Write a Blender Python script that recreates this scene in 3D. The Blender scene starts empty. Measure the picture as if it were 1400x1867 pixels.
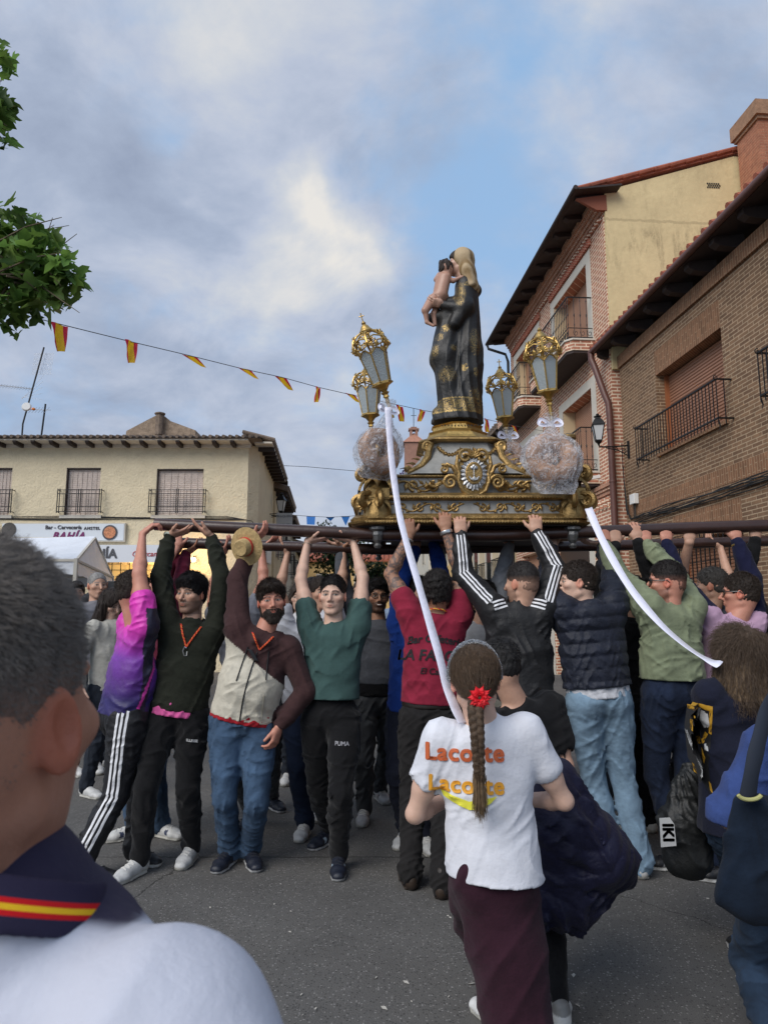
import bpy, math, random, time
import numpy as np
import openvdb
from mathutils import Vector, Matrix
from mathutils.bvhtree import BVHTree
R = math.radians
T0 = time.time()
scene = bpy.context.scene
# ---------------------------------------------------------------- camera
HC = 1.47; PITCH = R(8.42); FPX = 1294.0
cd = bpy.data.cameras.new('camera'); cam = bpy.data.objects.new('camera', cd)
scene.collection.objects.link(cam); scene.camera = cam
cam.location = (0, 0, HC); cam.rotation_euler = (R(90) + PITCH, 0, 0)
cd.sensor_fit = 'VERTICAL'; cd.lens = 5.4; cd.sensor_height = 1867 / FPX * 5.4
cd.clip_start = 0.05; cd.clip_end = 3000
cd.dof.use_dof = True; cd.dof.focus_distance = 4.8; cd.dof.aperture_fstop = 2.4
# ---------------------------------------------------------------- world and sun
SUN_EL, SUN_AZ = R(40), R(220)      # direction the light comes from (azimuth clockwise from +Y)
W = bpy.data.worlds.new('World'); scene.world = W; W.use_nodes = True
nt = W.node_tree; nt.nodes.clear()
def N(t, type_, **kw):
    n = t.nodes.new(type_)
    for k, v in kw.items(): setattr(n, k, v)
    return n
def mth(t, op, a, b=None, clamp=False):
    n = t.nodes.new('ShaderNodeMath'); n.operation = op; n.use_clamp = clamp
    for i, v in enumerate((a, b)):
        if v is None: continue
        if isinstance(v, (int, float)): n.inputs[i].default_value = v
        else: t.links.new(v, n.inputs[i])
    return n.outputs[0]
def mixc(t, f, a, b, mode='MIX'):
    n = t.nodes.new('ShaderNodeMix'); n.data_type = 'RGBA'; n.blend_type = mode
    for i, v in ((0, f), (6, a), (7, b)):
        if isinstance(v, (int, float)): n.inputs[i].default_value = v
        elif isinstance(v, tuple): n.inputs[i].default_value = (*v, 1) if len(v) == 3 else v
        else: t.links.new(v, n.inputs[i])
    return n.outputs[2]
def ramp(t, fac, stops, interp='LINEAR'):
    n = t.nodes.new('ShaderNodeValToRGB'); n.color_ramp.interpolation = interp
    e = n.color_ramp.elements
    while len(e) < len(stops): e.new(0.5)
    for i, (p, c) in enumerate(stops):
        e[i].position = p; e[i].color = (*c, 1) if len(c) == 3 else c
    t.links.new(fac, n.inputs[0]); return n.outputs[0]
def noise(t, vec, scale, detail=4, rough=.5, dist=0.0):
    n = t.nodes.new('ShaderNodeTexNoise'); n.inputs['Scale'].default_value = scale
    n.inputs['Detail'].default_value = detail; n.inputs['Roughness'].default_value = rough
    n.inputs['Distortion'].default_value = dist
    if vec is not None: t.links.new(vec, n.inputs['Vector'])
    return n.outputs[0]
sky = N(nt, 'ShaderNodeTexSky', sky_type='NISHITA', sun_disc=False)
sky.sun_elevation = SUN_EL; sky.sun_rotation = SUN_AZ; sky.air_density = 1.0; sky.dust_density = .6; sky.ozone_density = 2.0
tc = N(nt, 'ShaderNodeTexCoord'); sep = N(nt, 'ShaderNodeSeparateXYZ'); nt.links.new(tc.outputs['Generated'], sep.inputs[0])
zz = mth(nt, 'ADD', mth(nt, 'MAXIMUM', sep.outputs[2], 0.0), 0.50)
cmb = N(nt, 'ShaderNodeCombineXYZ')
nt.links.new(mth(nt, 'DIVIDE', sep.outputs[0], zz), cmb.inputs[0]); nt.links.new(mth(nt, 'DIVIDE', sep.outputs[1], zz), cmb.inputs[1])
cv = cmb.outputs[0]
nz_ = N(nt, 'ShaderNodeTexNoise'); nz_.inputs['Scale'].default_value = 5.5; nz_.inputs['Detail'].default_value = 6; nt.links.new(tc.outputs['Generated'], nz_.inputs['Vector'])
v1_ = N(nt, 'ShaderNodeVectorMath', operation='SUBTRACT'); v1_.inputs[1].default_value = (.5, .5, .5); nt.links.new(nz_.outputs['Color'], v1_.inputs[0])
v2_ = N(nt, 'ShaderNodeVectorMath', operation='MULTIPLY_ADD'); v2_.inputs[1].default_value = (.30, .30, .30); nt.links.new(v1_.outputs[0], v2_.inputs[0]); nt.links.new(tc.outputs['Generated'], v2_.inputs[2]); wob = v2_.outputs[0]
def dirblob(px, py, w, pw=1.0):      # a soft patch of sky round one compass direction
    v = (933.5 - py) / FPX; d = Vector(((px - 700) / FPX, math.cos(PITCH) - v * math.sin(PITCH), math.sin(PITCH) + v * math.cos(PITCH))).normalized()
    n = N(nt, 'ShaderNodeVectorMath', operation='DISTANCE'); n.inputs[1].default_value = d; nt.links.new(wob, n.inputs[0])
    x = mth(nt, 'SUBTRACT', 1.0, mth(nt, 'DIVIDE', n.outputs['Value'], w), True)
    return mth(nt, 'MULTIPLY', mth(nt, 'MULTIPLY', x, x), pw)
mp = N(nt, 'ShaderNodeMapping'); mp.inputs['Rotation'].default_value = (0, 0, R(28)); mp.inputs['Scale'].default_value = (1.0, 1.15, 1); nt.links.new(cv, mp.inputs[0]); cv2 = mp.outputs[0]
n1 = noise(nt, cv2, 3.2, 8, .57, .3)
off = N(nt, 'ShaderNodeVectorMath', operation='ADD'); off.inputs[1].default_value = (7.3, 2.1, 4.4); nt.links.new(cv2, off.inputs[0])
n2 = noise(nt, off.outputs[0], 4.4, 9, .60, .3)
cover = mth(nt, 'ADD', mth(nt, 'MULTIPLY', n1, .9), .06)
for px, py, w, s in ((820, 330, .34, -.20), (930, 150, .30, -.10), (250, 500, .16, -.20), (290, 205, .16, -.13), (980, 560, .26, -.14), (720, 640, .16, -.12), (620, 640, .2, -.04),
                     (370, 400, .13, .26), (170, 320, .26, .22), (450, 290, .24, .20), (620, 120, .25, .12), (600, 440, .22, .14), (300, 620, .5, .14), (480, 60, .35, .16), (1150, 40, .3, .16), (500, 900, .5, .12)):
    cover = mth(nt, 'ADD', cover, dirblob(px, py, w, s))
cmask = mth(nt, 'MULTIPLY', ramp(nt, cover, [(.34, (0, 0, 0)), (.62, (1, 1, 1))], 'EASE'), .92)
lum = mth(nt, 'ADD', mth(nt, 'MULTIPLY', mth(nt, 'SUBTRACT', n2, .5), 1.25), .5)
for px, py, w, s in ((610, 425, .13, .55), (560, 480, .22, .26), (530, 420, .26, .10), (345, 365, .05, .3), (360, 400, .075, -.28), (150, 300, .26, -.14), (430, 285, .20, -.14), (360, 60, .30, .12), (330, 640, .3, -.10), (480, 580, .10, .14), (560, 740, .4, .06), (1100, 60, .3, .12)):
    lum = mth(nt, 'ADD', lum, dirblob(px, py, w, s))
ccol = ramp(nt, lum, [(.20, (3.1, 3.6, 4.8)), (.40, (4.0, 4.6, 5.9)), (.56, (5.1, 5.6, 6.8)), (.74, (6.5, 6.7, 7.1)), (.98, (8.6, 8.2, 7.6))])
# the clear twilight blue between the clouds
blue = mixc(nt, .72, sky.outputs[0], (3.9, 6.2, 9.4))
col = mixc(nt, cmask, blue, ccol)
hz = ramp(nt, sep.outputs[2], [(0, (1, 1, 1)), (.30, (0, 0, 0))], 'EASE'); col = mixc(nt, mth(nt, 'MULTIPLY', hz, .45), col, (6.3, 6.8, 7.6))
bg = N(nt, 'ShaderNodeBackground'); bg.inputs[1].default_value = .10
nt.links.new(col, bg.inputs[0]); out = N(nt, 'ShaderNodeOutputWorld'); nt.links.new(bg.outputs[0], out.inputs[0])
sl = bpy.data.lights.new('sun', 'SUN'); sl.energy = 2.8; sl.angle = R(42); sl.color = (1, .95, .89)
so = bpy.data.objects.new('sun', sl); scene.collection.objects.link(so)
sd = Vector((math.sin(SUN_AZ) * math.cos(SUN_EL), math.cos(SUN_AZ) * math.cos(SUN_EL), math.sin(SUN_EL)))
so.rotation_euler = sd.to_track_quat('Z', 'Y').to_euler()
scene.view_settings.view_transform = 'Standard'; scene.view_settings.look = 'None'
scene.view_settings.exposure = 0.0; scene.view_settings.gamma = 1.0; scene.view_settings.use_curve_mapping = False
scene.cycles.max_bounces = 6; scene.cycles.transparent_max_bounces = 12

# ---------------------------------------------------------------- helpers
def ray(px, py):
    v = (933.5 - py) / FPX
    return np.array([(px - 700) / FPX, math.cos(PITCH) - v * math.sin(PITCH), math.sin(PITCH) + v * math.cos(PITCH)])
CAM = np.array([0, 0, HC])
def P(px, py, Y):
    r = ray(px, py); return CAM + r * (Y / r[1])
def G(px, py, z=0.0):
    r = ray(px, py); return CAM + r * ((z - HC) / r[2])
def link(o, parent=None):
    scene.collection.objects.link(o)
    if parent is not None: o.parent = parent
    return o
def tag(o, label=None, cat=None, group=None, kind=None):
    if label: o['label'] = label
    if cat: o['category'] = cat
    if group: o['group'] = group
    if kind: o['kind'] = kind
    return o
def empty(name, loc=(0, 0, 0), rz=0.0, **kw):
    o = bpy.data.objects.new(name, None); o.location = loc; o.rotation_euler = (0, 0, rz); o.empty_display_size = .1
    link(o); return tag(o, **kw)
def to_local(v, parent):
    """points given in world space, moved into the parent's space"""
    ch = []
    while parent is not None: ch.append(parent); parent = parent.parent
    v = np.asarray(v, dtype=np.float64)
    for p in reversed(ch):
        v = v - np.array(p.location); a = -p.rotation_euler[2]
        if abs(a) > 1e-9:
            c, s = math.cos(a), math.sin(a); v = np.stack([v[..., 0] * c - v[..., 1] * s, v[..., 0] * s + v[..., 1] * c, v[..., 2]], -1)
    return v.astype(np.float32)
def mesh_obj(name, verts, faces, m=None, parent=None, smooth=False, world=True, mats=None, midx=None):
    me = bpy.data.meshes.new(name)
    verts = np.asarray(verts, dtype=np.float32)
    if parent is not None and world: verts = to_local(verts, parent)
    if isinstance(faces, np.ndarray):
        n, k = faces.shape
        me.vertices.add(len(verts)); me.vertices.foreach_set('co', verts.ravel())
        me.loops.add(n * k); me.loops.foreach_set('vertex_index', faces.astype(np.int32).ravel())
        me.polygons.add(n); me.polygons.foreach_set('loop_start', np.arange(0, n * k, k, dtype=np.int32))
        me.update(calc_edges=True)
    else:
        me.from_pydata([tuple(map(float, v)) for v in verts], [], faces)
        me.update()
    if mats:
        for mm in mats: me.materials.append(mm)
        if midx is not None: me.polygons.foreach_set('material_index', np.asarray(midx, dtype=np.int32))
    elif m is not None: me.materials.append(m)
    if smooth: me.polygons.foreach_set('use_smooth', np.ones(len(me.polygons), dtype=bool))
    me.update()
    return link(bpy.data.objects.new(name, me), parent)
def set_col(o, cols, name='Col'):
    a = o.data.color_attributes.new(name, 'FLOAT_COLOR', 'POINT')
    c = np.ones((len(o.data.vertices), 4), dtype=np.float32); c[:, :3] = cols
    a.data.foreach_set('color', c.ravel())
def set_attr(o, vals, name):
    a = o.data.attributes.new(name, 'FLOAT', 'POINT'); a.data.foreach_set('value', np.asarray(vals, dtype=np.float32))

class MB:
    """collects polygons into one mesh (its vertices in world or in its parent's space)"""
    def __init__(s): s.v = []; s.f = []; s.m = []; s.cur = 0
    def add(s, vs, fs):
        o = len(s.v); s.v += [tuple(map(float, v)) for v in vs]; s.f += [tuple(i + o for i in f) for f in fs]; s.m += [s.cur] * len(fs); return s
    def box(s, x0, x1, y0, y1, z0, z1):
        vs = [(x, y, z) for z in (z0, z1) for y in (y0, y1) for x in (x0, x1)]
        return s.add(vs, [(0, 2, 3, 1), (4, 5, 7, 6), (0, 1, 5, 4), (2, 6, 7, 3), (0, 4, 6, 2), (1, 3, 7, 5)])
    def obox(s, c, ax, ay, az, hx, hy, hz):
        c = np.array(c, float); ax, ay, az = (np.array(a, float) for a in (ax, ay, az))
        vs = [c + ax * i * hx + ay * j * hy + az * k * hz for k in (-1, 1) for j in (-1, 1) for i in (-1, 1)]
        return s.add(vs, [(0, 2, 3, 1), (4, 5, 7, 6), (0, 1, 5, 4), (2, 6, 7, 3), (0, 4, 6, 2), (1, 3, 7, 5)])
    def bar(s, a, b, w, h=None, up=(0, 0, 1)):
        a, b = np.array(a, float), np.array(b, float); d = b - a; L = np.linalg.norm(d)
        if L < 1e-9: return s
        d /= L; u = np.array(up, float)
        if abs(np.dot(u, d)) > .98: u = np.array([0, 1, 0.])
        x = np.cross(d, u); x /= np.linalg.norm(x); z = np.cross(x, d)
        return s.obox((a + b) / 2, x, d, z, w / 2, L / 2, (h or w) / 2)
    def tube(s, pts, rad, n=8, cap=True, flat=1.0):
        pts = [np.array(p, float) for p in pts]; k = len(pts)
        rs = rad if hasattr(rad, '__len__') else [rad] * k
        ref = np.array([0.13, .27, .95]); base = len(s.v); vs = []
        pu = None
        for i, p in enumerate(pts):
            t = pts[min(i + 1, k - 1)] - pts[max(i - 1, 0)]; t = t / (np.linalg.norm(t) + 1e-12)
            u = (ref if pu is None else pu); u = u - t * np.dot(u, t)
            if np.linalg.norm(u) < 1e-3: u = np.array([1, 0, 0.]) - t * t[0]
            u /= np.linalg.norm(u); pu = u; w = np.cross(t, u)
            for j in range(n):
                a = 2 * math.pi * j / n; vs.append(p + (u * math.cos(a) + w * math.sin(a) * flat) * rs[i])
        fs = [(i * n + j, i * n + (j + 1) % n, (i + 1) * n + (j + 1) % n, (i + 1) * n + j) for i in range(k - 1) for j in range(n)]
        if cap: fs += [tuple(range(n - 1, -1, -1)), tuple((k - 1) * n + j for j in range(n))]
        return s.add(vs, fs)
    def lathe(s, c, prof, n=16, ax=(0, 0, 1), ex=(1, 0, 0), ph=0.0, sy=1.0):
        c = np.array(c, float); ax = np.array(ax, float); ax /= np.linalg.norm(ax); ex = np.array(ex, float); ex -= ax * np.dot(ex, ax); ex /= np.linalg.norm(ex); ey = np.cross(ax, ex)
        k = len(prof); vs = []
        for r, z in prof:
            for j in range(n):
                a = ph + 2 * math.pi * j / n; vs.append(c + ax * z + ex * r * math.cos(a) + ey * r * math.sin(a) * sy)
        fs = [(i * n + j, i * n + (j + 1) % n, (i + 1) * n + (j + 1) % n, (i + 1) * n + j) for i in range(k - 1) for j in range(n)]
        fs += [tuple(range(n - 1, -1, -1)), tuple((k - 1) * n + j for j in range(n))]
        return s.add(vs, fs)
    def prism(s, poly, axis, a, b):
        """poly of (u,v); axis 'x': (t,u,v), 'y': (u,t,v), 'z': (u,v,t)"""
        f = {'x': lambda t, u, v: (t, u, v), 'y': lambda t, u, v: (u, t, v), 'z': lambda t, u, v: (u, v, t)}[axis]
        n = len(poly); vs = [f(a, u, v) for u, v in poly] + [f(b, u, v) for u, v in poly]
        return s.add(vs, [tuple(range(n - 1, -1, -1)), tuple(range(n, 2 * n))] + [(i, (i + 1) % n, n + (i + 1) % n, n + i) for i in range(n)])
    def build(s, name, m, parent=None, world=True, smooth=False, mats=None, bev=0.0):
        o = mesh_obj(name, s.v, s.f, m, parent, smooth, world, mats, s.m if mats else None)
        import bmesh
        bm = bmesh.new(); bm.from_mesh(o.data); bmesh.ops.recalc_face_normals(bm, faces=bm.faces); bm.to_mesh(o.data); bm.free()
        if smooth: 
            try: o.data.set_sharp_from_angle(angle=R(38))
            except Exception: pass
        if bev:
            md = o.modifiers.new('bevel', 'BEVEL'); md.width = bev; md.segments = 2; md.limit_method = 'ANGLE'
        return o

def mat(name, col=(.5, .5, .5), rough=.6, metal=0.0, bump=None, var=None, attr=False, spec=.5, sheen=0.0, coords='Object', coat=0.0, trans=0.0, alpha=1.0, emit=None, sss=0.0, var2=None, ior=None):
    m = bpy.data.materials.new(name); m.use_nodes = True; t = m.node_tree; b = t.nodes['Principled BSDF']
    c = N(t, 'ShaderNodeTexCoord').outputs[coords]
    if attr:
        base = N(t, 'ShaderNodeVertexColor', layer_name='Col').outputs[0]
    else:
        base = N(t, 'ShaderNodeRGB'); base.outputs[0].default_value = (*col, 1); base = base.outputs[0]
    for vv in (var, var2):
        if vv:
            sc_, am = vv[0], vv[1]; nn = noise(t, c, sc_, 5, .6)
            lo, hi = 1 - am, 1 + am
            base = mixc(t, 1.0, base, ramp(t, nn, [(.3, (lo, lo, lo)), (.7, (hi, hi, hi))]), 'MULTIPLY')
    t.links.new(base, b.inputs['Base Color'])
    b.inputs['Roughness'].default_value = rough; b.inputs['Metallic'].default_value = metal
    b.inputs['Specular IOR Level'].default_value = spec
    if sheen: b.inputs['Sheen Weight'].default_value = sheen; b.inputs['Sheen Roughness'].default_value = .5
    if coat: b.inputs['Coat Weight'].default_value = coat; b.inputs['Coat Roughness'].default_value = .15
    if trans: b.inputs['Transmission Weight'].default_value = trans
    if ior: b.inputs['IOR'].default_value = ior
    if alpha < 1: b.inputs['Alpha'].default_value = alpha
    if sss: b.inputs['Subsurface Weight'].default_value = sss; b.inputs['Subsurface Radius'].default_value = (.012, .005, .003); b.inputs['Subsurface Scale'].default_value = 1.0
    if emit: b.inputs['Emission Color'].default_value = (*emit[0], 1); b.inputs['Emission Strength'].default_value = emit[1]
    if bump:
        hsum = None
        for sc_, st in (bump if isinstance(bump, list) else [bump]):
            nn = mth(t, 'MULTIPLY', noise(t, c, sc_, 4, .6), st); hsum = nn if hsum is None else mth(t, 'ADD', hsum, nn)
        bn = N(t, 'ShaderNodeBump'); bn.inputs['Strength'].default_value = 1.0; bn.inputs['Distance'].default_value = 1.0
        t.links.new(hsum, bn.inputs['Height']); t.links.new(bn.outputs[0], b.inputs['Normal'])
    return m
def srgb(r, g, b): return tuple(((v / 255 + .055) / 1.055) ** 2.4 if v > 10 else v / 255 / 12.92 for v in (r, g, b))
def text_mesh(body, size, font=None, bold=0.0, extrude=0.0, align='CENTER', shear=0.0, spacing=1.0, sub=None):
    """text -> (verts Nx3 in its XY plane, faces)"""
    c = bpy.data.curves.new('t', 'FONT'); c.body = body; c.size = size; c.align_x = align; c.extrude = extrude; c.shear = shear; c.space_character = spacing
    if font: c.font = font
    o = bpy.data.objects.new('t', c); scene.collection.objects.link(o)
    me = bpy.data.meshes.new_from_object(o.evaluated_get(bpy.context.evaluated_depsgraph_get()))
    bpy.data.objects.remove(o); 
    if sub:
        import bmesh
        bm = bmesh.new(); bm.from_mesh(me); bmesh.ops.triangulate(bm, faces=bm.faces)
        for _ in range(3):
            if sorted(e.calc_length() for e in bm.edges)[int(len(bm.edges) * .93)] < sub: break
            bmesh.ops.subdivide_edges(bm, edges=list(bm.edges), cuts=1, use_grid_fill=True)
        bmesh.ops.triangulate(bm, faces=bm.faces)
        bm.to_mesh(me); bm.free()
    v = np.array([tuple(q.co) for q in me.vertices]).reshape(-1, 3); f = [tuple(p.vertices) for p in me.polygons]
    bpy.data.meshes.remove(me)
    if bold:      # a heavier stroke: shifted layers, each a hair above the last
        n = len(v); sh_ = [(0, 0)] + [(bold * math.cos(a), bold * math.sin(a)) for a in np.linspace(0, 2 * math.pi, 7)[:-1]]; f = [tuple(i + k * n for i in t) for k in range(len(sh_)) for t in f]; v = np.concatenate([v + np.array([dx, dy, .0003 * k]) for k, (dx, dy) in enumerate(sh_)])
    return v, f
# ---------------------------------------------------------------- distance-field modeller (one closed surface per part)
BIG = .25
def nrm(v): v = np.asarray(v, float); return v / (np.linalg.norm(v) + 1e-12)
class Field:
    def __init__(s, res): s.res = res; s.p = []; s.disp = None; s.clips = []
    def cone(s, a, b, ra, rb, k=.02, op='add'):
        a, b = np.asarray(a, float), np.asarray(b, float); r = max(ra, rb)
        s.p.append(('c', (a, b, ra, rb), np.minimum(a, b) - r, np.maximum(a, b) + r, k, op)); return s
    def econe(s, a, b, u, A, B, k=.02, op='add'):
        """A, B: (radius along u, radius across) at both ends"""
        a, b = np.asarray(a, float), np.asarray(b, float); r = max(max(A), max(B))
        s.p.append(('e', (a, b, nrm(u), A, B), np.minimum(a, b) - r, np.maximum(a, b) + r, k, op)); return s
    def ell(s, c, rad, M=None, k=.02, op='add'):
        c = np.asarray(c, float); M = np.eye(3) if M is None else np.asarray(M, float); r = max(rad)
        s.p.append(('l', (c, rad, M), c - r, c + r, k, op)); return s
    def fn(s, f, lo, hi, k=.02, op='add'):
        s.p.append(('f', f, np.asarray(lo, float), np.asarray(hi, float), k, op)); return s
    def clip(s, pt, n, k=.004):           # keeps the side opposite to n
        s.clips.append((np.asarray(pt, float), nrm(n), k)); return s
    def mesh(s):
        lo = np.min([q[2] for q in s.p if q[5] == 'add'], 0) - .03 - 3 * s.res; hi = np.max([q[3] for q in s.p if q[5] == 'add'], 0) + .03 + 3 * s.res
        n = np.ceil((hi - lo) / s.res).astype(int) + 1; f = np.full(n, BIG, dtype=np.float32)
        ax = [(lo[i] + s.res * np.arange(n[i])).astype(np.float32) for i in range(3)]
        for kind, a, plo, phi, k, op in s.p:
            m = k + 3 * s.res + .006
            i0 = np.clip(np.floor((plo - m - lo) / s.res).astype(int), 0, n - 1); i1 = np.clip(np.ceil((phi + m - lo) / s.res).astype(int) + 1, 1, n)
            if np.any(i1 <= i0): continue
            sl = tuple(slice(i0[i], i1[i]) for i in range(3))
            X = ax[0][sl[0]][:, None, None]; Y = ax[1][sl[1]][None, :, None]; Z = ax[2][sl[2]][None, None, :]
            if kind == 'c':
                A_, B_, ra, rb = a; ba = B_ - A_; L2 = float(ba @ ba) + 1e-12
                t = np.clip(((X - A_[0]) * ba[0] + (Y - A_[1]) * ba[1] + (Z - A_[2]) * ba[2]) / L2, 0, 1)
                d = np.sqrt((X - A_[0] - t * ba[0]) ** 2 + (Y - A_[1] - t * ba[1]) ** 2 + (Z - A_[2] - t * ba[2]) ** 2) - (ra + (rb - ra) * t)
            elif kind == 'e':
                A_, B_, u, RA, RB = a; ba = B_ - A_; L2 = float(ba @ ba) + 1e-12; ah = ba / math.sqrt(L2)
                u = u - ah * (u @ ah); u = nrm(u); w = np.cross(ah, u)
                t = np.clip(((X - A_[0]) * ba[0] + (Y - A_[1]) * ba[1] + (Z - A_[2]) * ba[2]) / L2, 0, 1)
                qx = X - A_[0] - t * ba[0]; qy = Y - A_[1] - t * ba[1]; qz = Z - A_[2] - t * ba[2]
                du = qx * u[0] + qy * u[1] + qz * u[2]; dw = qx * w[0] + qy * w[1] + qz * w[2]; da = qx * ah[0] + qy * ah[1] + qz * ah[2]
                ru = RA[0] + (RB[0] - RA[0]) * t; rw = RA[1] + (RB[1] - RA[1]) * t; rm = np.minimum(ru, rw)
                q = np.sqrt((du / ru) ** 2 + (dw / rw) ** 2 + (da / rm) ** 2)
                g = np.sqrt((du / ru ** 2) ** 2 + (dw / rw ** 2) ** 2 + (da / rm ** 2) ** 2) + 1e-6
                d = q * (q - 1) / g
            elif kind == 'l':
                c, rad, M = a; x, y, z = X - c[0], Y - c[1], Z - c[2]
                q1 = (x * M[0][0] + y * M[0][1] + z * M[0][2]) / rad[0]; q2 = (x * M[1][0] + y * M[1][1] + z * M[1][2]) / rad[1]; q3 = (x * M[2][0] + y * M[2][1] + z * M[2][2]) / rad[2]
                q = np.sqrt(q1 * q1 + q2 * q2 + q3 * q3); g = np.sqrt((q1 / rad[0]) ** 2 + (q2 / rad[1]) ** 2 + (q3 / rad[2]) ** 2) + 1e-6
                d = q * (q - 1) / g
            else: d = a(X, Y, Z)
            o = f[sl]
            if op == 'add':
                if k > 1e-5:
                    h = np.clip(.5 + .5 * (o - d) / k, 0, 1); r_ = o + (d - o) * h - k * h * (1 - h)
                else: r_ = np.minimum(o, d)
            elif op == 'sub':
                d = -d
                if k > 1e-5:
                    h = np.clip(.5 - .5 * (o - d) / k, 0, 1); r_ = o + (d - o) * h + k * h * (1 - h)
                else: r_ = np.maximum(o, d)
            f[sl] = r_
        if s.disp is not None:
            idx = np.nonzero(np.abs(f) < .035)
            f[idx] += s.disp(ax[0][idx[0]], ax[1][idx[1]], ax[2][idx[2]]).astype(np.float32)
        for pt, nn, k in s.clips:
            d = ((ax[0] - pt[0]) * nn[0])[:, None, None] + ((ax[1] - pt[1]) * nn[1])[None, :, None] + ((ax[2] - pt[2]) * nn[2])[None, None, :]
            f = np.maximum(f, d.astype(np.float32))
        f = np.clip(f, -BIG, BIG)
        f[0] = f[-1] = BIG; f[:, 0] = f[:, -1] = BIG; f[:, :, 0] = f[:, :, -1] = BIG
        g = openvdb.FloatGrid(BIG); g.copyFromArray(np.ascontiguousarray(f, dtype=np.float32)); v, q = g.convertToQuads(0.0)
        return (v * s.res + lo).astype(np.float32), q.astype(np.int32)[:, ::-1]
def folds(seed, amp=.006, wl=.09, tilt=.6):
    """cloth: long soft swells plus sparse sharper creases that fade in and out"""
    rg = np.random.RandomState(seed); Ls = []
    for i in range(5):
        d = nrm([rg.uniform(-1, 1) * (tilt + .5), rg.uniform(-1, 1) * (tilt + .5), rg.choice([-1, 1]) * rg.uniform(.35, 1.0)]) * 2 * math.pi / (wl * rg.uniform(1.1, 2.6))
        e = rg.normal(size=3) * 2 * math.pi / (wl * 3.4); e2 = rg.normal(size=3) * 2 * math.pi / (wl * 4.5)
        Ls.append((d, e, e2, rg.uniform(0, 6.28), rg.uniform(0, 6.28), rg.uniform(0, 6.28)))
    def f(x, y, z):
        r_ = 0
        for d, e, e2, p1, p2, p3 in Ls:
            w = np.sin(d[0] * x + d[1] * y + d[2] * z + p1 + 1.6 * np.sin(e[0] * x + e[1] * y + e[2] * z + p2))
            g = np.clip(.15 + np.sin(e2[0] * x + e2[1] * y + e2[2] * z + p3), 0, 1.15)
            r_ = r_ + ((1 - np.abs(w)) ** 1.6 - .3) * g * g
        return -amp * r_
    return f
def vnoise(p, freq, seed=0):
    """cheap smooth noise in -1..1"""
    rg = np.random.RandomState(seed); r_ = 0
    for i in range(5):
        d = rg.normal(size=3) * freq; e = rg.normal(size=3) * freq * .7
        r_ = r_ + np.sin(p @ d + rg.uniform(0, 6.28) + 1.5 * np.sin(p @ e + rg.uniform(0, 6.28)))
    return r_ / 3.2
def hair_obj(name, roots, dirs, lens, rad, m, parent, droop=0.0, curl=0.0, segs=5, seed=0, path=None):
    """real strands: a Curves object. path(root, dir, t) may override"""
    rg = np.random.RandomState(seed); n = len(roots)
    c = bpy.data.hair_curves.new(name); c.add_curves([segs] * n)
    t = np.linspace(0, 1, segs)[None, :, None]
    roots = np.asarray(roots)[:, None, :]; dirs = np.asarray(dirs)[:, None, :]; lens = np.asarray(lens)[:, None, None]
    pts = roots + dirs * lens * t if path is None else path(roots, dirs, lens, t)
    pts = pts + np.array([0, 0, -1.0]) * droop * lens * t ** 2
    if curl: pts = pts + rg.normal(size=(n, 1, 3)) * curl * lens * np.sin(t * math.pi * rg.uniform(.8, 2.2, size=(n, 1, 1)))
    if parent is not None: pts = to_local(pts, parent)
    c.attributes['position'].data.foreach_set('vector', pts.astype(np.float32).ravel())
    ra = c.attributes.get('radius') or c.attributes.new('radius', 'FLOAT', 'POINT')
    rr = np.broadcast_to(rad * (1 - .75 * t[..., 0] ** 2), (n, segs)); ra.data.foreach_set('value', np.ascontiguousarray(rr, dtype=np.float32).ravel())
    c.materials.append(m); return link(bpy.data.objects.new(name, c), parent)
# ---------------------------------------------------------------- people
def fdir(deg): a = R(deg); return np.array([math.sin(a), -math.cos(a), 0.0])   # 0 faces the camera, 90 faces picture right
UP = np.array([0, 0, 1.0])
def ik(a, c, l1, l2, hint):
    d = c - a; L = np.linalg.norm(d); s = 1.0
    if L > (l1 + l2) * .985: s = L / ((l1 + l2) * .985)
    l1 *= s; l2 *= s; u = d / L
    x = (l1 * l1 - l2 * l2 + L * L) / (2 * L); hgt = math.sqrt(max(l1 * l1 - x * x, 0))
    h = np.asarray(hint, float); h = h - u * (h @ u); h = nrm(h)
    return a + u * x + h * hgt
def fabric(name, rough=.92, weave=900, amp=.0006, col=None, var=(14, .12), sheen=.05, spec=.2, wr=0.0):
    b = [(weave, amp)] + ([(28, wr)] if wr else [])
    return mat(name, col or (1, 1, 1), rough, bump=b, var=var, attr=col is None, sheen=sheen, spec=spec)
M_SKIN = mat('skin', attr=True, rough=.48, bump=[(420, .0007), (90, .0012)], var=(35, .07), sss=.06, spec=.35)
M_CLOTH = fabric('jersey_cloth', wr=.004)
M_SWEAT = fabric('sweatshirt_fleece', weave=600, amp=.0012, var=(30, .1), wr=.006)
M_DENIM = fabric('denim', weave=1400, amp=.0008, var=(9, .22), sheen=.03, wr=.006)
M_NYLON = fabric('quilted_nylon', rough=.62, weave=300, amp=.0003, var=(14, .2), sheen=.05, spec=.35, wr=.008)
M_SHOE = mat('shoe_leather', attr=True, rough=.5, bump=[(160, .0015)], var=(40, .12))
M_LACE = mat('lace_cord', srgb(205, 203, 198), .9)
M_HAIR = mat('hair', attr=True, rough=.55, spec=.3, bump=[(300, .003)])
def strand_mat(name, c):
    m = mat(name, c, .45, spec=.35, var=(60, .35)); return m
_sm = {}
def hairm(c):
    k = tuple(round(x, 4) for x in c)
    if k not in _sm: _sm[k] = strand_mat('hair_strands', c)
    return _sm[k]
M_EYE = mat('eyeball', attr=True, rough=.12, spec=.6)
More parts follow.
